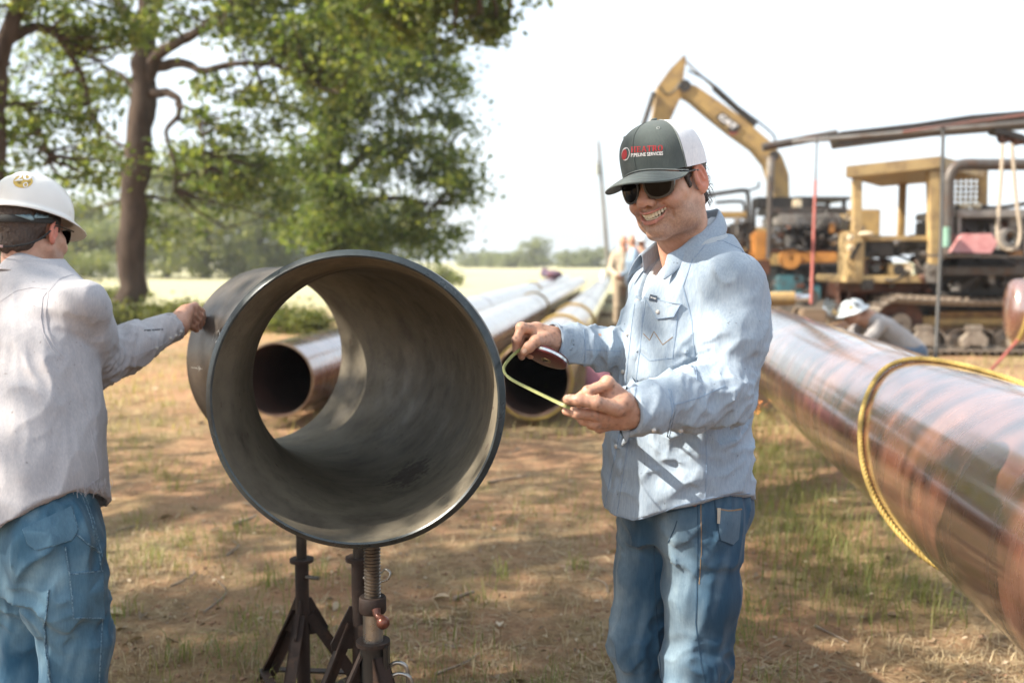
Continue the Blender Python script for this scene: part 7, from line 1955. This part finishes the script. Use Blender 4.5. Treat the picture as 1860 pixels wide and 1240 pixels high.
# ================================================================ grass, straw, leaf litter, twigs
def scatter(n, x0, x1, y0, y1, seed, dens=None):
    r = np.random.default_rng(seed)
    # denser close to the camera, where single blades can be told apart
    y = y0 * (y1 / y0) ** r.uniform(0, 1, n) if y0 > 0 else r.uniform(y0, y1, n)
    half = .62 * y + .8
    x = r.uniform(-1, 1, n) * half
    k = (x > x0) & (x < x1); x, y = x[k], y[k]
    if dens is not None:
        p = dens(np.stack([x, y, np.zeros_like(x)], 1)); k = r.uniform(0, 1, len(x)) < p; x, y = x[k], y[k]
    return x, y, r
def blades(x, y, r, h, w, lean, flat=False):
    n = len(x); z = ground_z(x, y)
    a = r.uniform(0, 2 * PI, n); H = h * r.uniform(.4, 1.3, n); Wd = w * r.uniform(.6, 1.3, n)
    b0 = np.stack([x, y, z + (.003 if flat else -.004)], 1); d = np.stack([np.cos(a), np.sin(a), np.zeros(n)], 1); s = np.stack([-np.sin(a), np.cos(a), np.zeros(n)], 1) * Wd[:, None]
    if flat:
        el = r.uniform(-.02, .22, n); up = np.array([0, 0, 1.0])
        m_ = b0 + d * (H * .5)[:, None] + up * (H * .5 * el + .006 * r.uniform(0, 1, n))[:, None] + s * r.normal(0, 3, (n, 1)); t = b0 + d * H[:, None] + up * (H * el * .6)[:, None]
    else:
        L_ = lean * r.uniform(.2, 1.6, n)
        m_ = b0 + np.array([0, 0, 1.0]) * (H * .6)[:, None] + d * (H * .25 * L_)[:, None]; t = b0 + np.array([0, 0, 1.0]) * (H * (1 - .25 * L_))[:, None] + d * (H * .8 * L_)[:, None]
    v = np.stack([b0 - s, b0 + s, m_ + s * .8, m_ - s * .8, t], 1).reshape(-1, 3)
    q = np.arange(n)[:, None] * 5
    f = np.concatenate([q + np.array([0, 1, 2]), q + np.array([0, 2, 3]), q + np.array([3, 2, 4])])
    return v, f
GN = lambda P: np.clip(noise3(P * .8 + 11) * 1.5 + .5 * noise3(P * 2.7) - .05, 0, 1)
M_GRASS = leaf_mat('green_grass', (.13, .16, .045), (.19, .21, .07), (.27, .25, .10), .3)
M_STRAW = leaf_mat('dry_straw', (.22, .16, .095), (.38, .295, .185), (.56, .47, .33), .15)
M_LITTER = leaf_mat('leaf_litter', (.13, .09, .06), (.28, .20, .14), (.50, .42, .33), .1)
x, y, r = scatter(46000, -9, 9, 3.0, 16, 1, GN); v, f = blades(x, y, r, .085, .0016, .8); o = mesh_obj('grass', v, f, M_GRASS); tag(o, 'sparse green grass growing through the dry dirt', 'grass', kind='stuff')
RP = lambda P: np.exp(-((P[:, 0] - (P[:, 1] * .116 + 1.0)) / .35) ** 2) * sstep(3.6, 4.6, P[:, 1])
x, y, r = scatter(60000, -9, 9, 3.6, 12, 2, RP); v, f = blades(x, y, r, .15, .0019, .7); o = mesh_obj('grass', v, f, M_GRASS); tag(o, 'taller green grass under the raised foreground pipe', 'grass', kind='stuff')
x, y, r = scatter(95000, -9, 9, 3.0, 18, 3, lambda P: .12 + .88 * np.clip(noise3(P * 1.3) * 1.3 + .25, 0, 1)); v, f = blades(x, y, r, .115, .0013, 1, True); o = mesh_obj('straw', v, f, M_STRAW); tag(o, 'dry straw and mown grass lying flat on the dirt', 'straw', kind='stuff')
x, y, r = scatter(52000, -9, 9, 3.0, 16, 4, lambda P: .08 + .92 * np.clip(noise3(P * 1.6 + 5) * 1.3 + .2, 0, 1)); v, f = blades(x, y, r, .06, .0016, 1.0); o = mesh_obj('dry_grass', v, f, M_STRAW); tag(o, 'short dry tan grass stubble on the dirt', 'dry grass', kind='stuff')
x, y, r = scatter(30000, -14, 14, 8, 40, 6, lambda P: .25 + .75 * np.clip(noise3(P * .5) + .4, 0, 1)); v, f = blades(x, y, r, .13, .005, .9); o = mesh_obj('dry_grass', v, f, leaf_mat('field_edge_grass', (.25, .22, .09), (.36, .31, .15), (.46, .40, .22), .3)); tag(o, 'tufts of pale grass towards the field and the trees', 'dry grass', kind='stuff')
# tufts of longer grass
r = np.random.default_rng(31); tx = r.uniform(-1, 1, 150); ty = 3.2 * (11 / 3.2) ** r.uniform(0, 1, 150); tx = tx * (.6 * ty + .5)
x = np.repeat(tx, 34) + r.normal(0, .045, 150 * 34); y = np.repeat(ty, 34) + r.normal(0, .045, 150 * 34)
v, f = blades(x, y, r, .12, .0017, 1.1); o = mesh_obj('grass_tufts', v, f, M_GRASS); tag(o, 'scattered tufts of longer green grass on the dirt', 'grass', kind='stuff')
# clods and pebbles
x, y, r = scatter(7000, -9, 9, 3.0, 14, 12); z = ground_z(x, y); n = len(x); S = .004 + .012 * r.uniform(0, 1, n) ** 4
oc = np.array([[1, 0, 0], [0, 1, 0], [-1, 0, 0], [0, -1, 0], [0, 0, .7], [0, 0, -.7]]); of_ = np.array([[0, 1, 4], [1, 2, 4], [2, 3, 4], [3, 0, 4], [1, 0, 5], [2, 1, 5], [3, 2, 5], [0, 3, 5]])
v = (np.stack([x, y, z + .002], 1)[:, None, :] + oc[None] * S[:, None, None] * r.uniform(.6, 1.3, (n, 6, 1))).reshape(-1, 3); f = (np.arange(n)[:, None, None] * 6 + of_[None]).reshape(-1, 3)
o = mesh_obj('dirt_clods', v, f, mat('clod_dirt', (.34, .21, .14), (.20, .12, .08), rough=1, vs=9, spec=.1)); tag(o, 'small dirt clods and pebbles strewn over the ground', 'dirt', kind='stuff')
# fallen oak leaves, chips and clods
x, y, r = scatter(5200, -9, 9, 3.0, 16, 7); z = ground_z(x, y); n = len(x)
a = r.uniform(0, 2 * PI, n); S = r.uniform(.006, .018, n) + .028 * (r.uniform(0, 1, n) > .965); up = np.stack([r.normal(0, .35, n), r.normal(0, .35, n), np.ones(n)], 1); up /= np.linalg.norm(up, axis=1, keepdims=True)
d = np.stack([np.cos(a), np.sin(a), np.zeros(n)], 1); d -= up * (d * up).sum(1, keepdims=True); s = np.cross(up, d); c = np.stack([x, y, z + .006], 1)
cur = (S * r.uniform(.0, .5, n))[:, None] * up
v = np.stack([c - d * S[:, None], c - d * S[:, None] * .3 + s * S[:, None] * .42 + cur, c + d * S[:, None] * .35 + s * S[:, None] * .36 + cur, c + d * S[:, None], c + d * S[:, None] * .35 - s * S[:, None] * .36 + cur, c - d * S[:, None] * .3 - s * S[:, None] * .42 + cur], 1).reshape(-1, 3)
q = np.arange(n)[:, None] * 6
f = np.concatenate([q + np.array([0, 1, 2, 3]), q + np.array([0, 3, 4, 5])])
o = mesh_obj('leaf_litter', v, f, M_LITTER); tag(o, 'curled brown fallen leaves and bark chips scattered on the dirt', 'leaf litter', kind='stuff')
# twigs one can tell apart
M_TWIG = mat('dead_twig', (.15, .105, .075), (.28, .23, .18), rough=.9, vs=12)
tw = [((424, 955), (465, 938), .011, 'short dark stick lying beside the jack stands'), ((412, 1010), (422, 985), .006, 'pale splinter standing out of the dirt left of the jacks'),
      ((212, 968), (250, 960), .008, 'dark twig lying by the knee of the man in the white hard hat'), ((370, 1115), (396, 1060), .005, 'thin curved straw stem between the hard hat man and the jacks'),
      ((824, 1092), (862, 1080), .010, 'curled pale dead leaf stalk on the bare dirt between elbow and jeans'), ((310, 1070), (352, 1040), .005, 'forked pale twig in the litter behind the hard hat man'),
      ((885, 880), (960, 870), .012, 'flat pale stick in the sunny patch behind the tape'), ((790, 1225), (870, 1190), .006, 'thin straw stem on the dirt right of the screw jack'),
      ((1105, 1075), (1065, 1050), .005, 'thin dry stem lying near the smiling man\'s knee'), ((1480, 1140), (1540, 1170), .006, 'bent dry stem lying on the dirt under the foreground pipe')]
for (a, b, rr, lab) in tw:
    p, q_ = gnd(*a), gnd(*b); p[2] = gz(p[0], p[1]) + rr; q_[2] = gz(q_[0], q_[1]) + rr * 1.4
    mid = (p + q_) / 2 + V(.01, .02, rr * .6) + np.cross(q_ - p, V(0, 0, 1)) * .12
    o = MB().tube(spline([p, mid, q_], 12), np.linspace(rr, rr * .5, 12), 7).build('twig', M_TWIG, smooth=60); tag(o, lab, 'twig')
# ================================================================ warm summer haze over the field
hz_v = [(x, y, z) for x in (-170, 170) for y in (-30, 300) for z in (-1.2, 16.5)]
hz = mesh_obj('haze', hz_v, [(0, 1, 3, 2), (4, 6, 7, 5), (0, 4, 5, 1), (2, 3, 7, 6), (0, 2, 6, 4), (1, 5, 7, 3)], None)
m = bpy.data.materials.new('haze_air'); m.use_nodes = True; N, L = m.node_tree.nodes, m.node_tree.links
N.remove(N['Principled BSDF']); pv = N.new('ShaderNodeVolumePrincipled'); pv.inputs['Color'].default_value = (.93, .95, .97, 1); pv.inputs['Density'].default_value = .0008; pv.inputs['Anisotropy'].default_value = .3
L.new(pv.outputs[0], N['Material Output'].inputs['Volume']); hz.data.materials[0] = m; tag(hz, 'thin pale summer haze over the whole field', 'haze', kind='stuff')
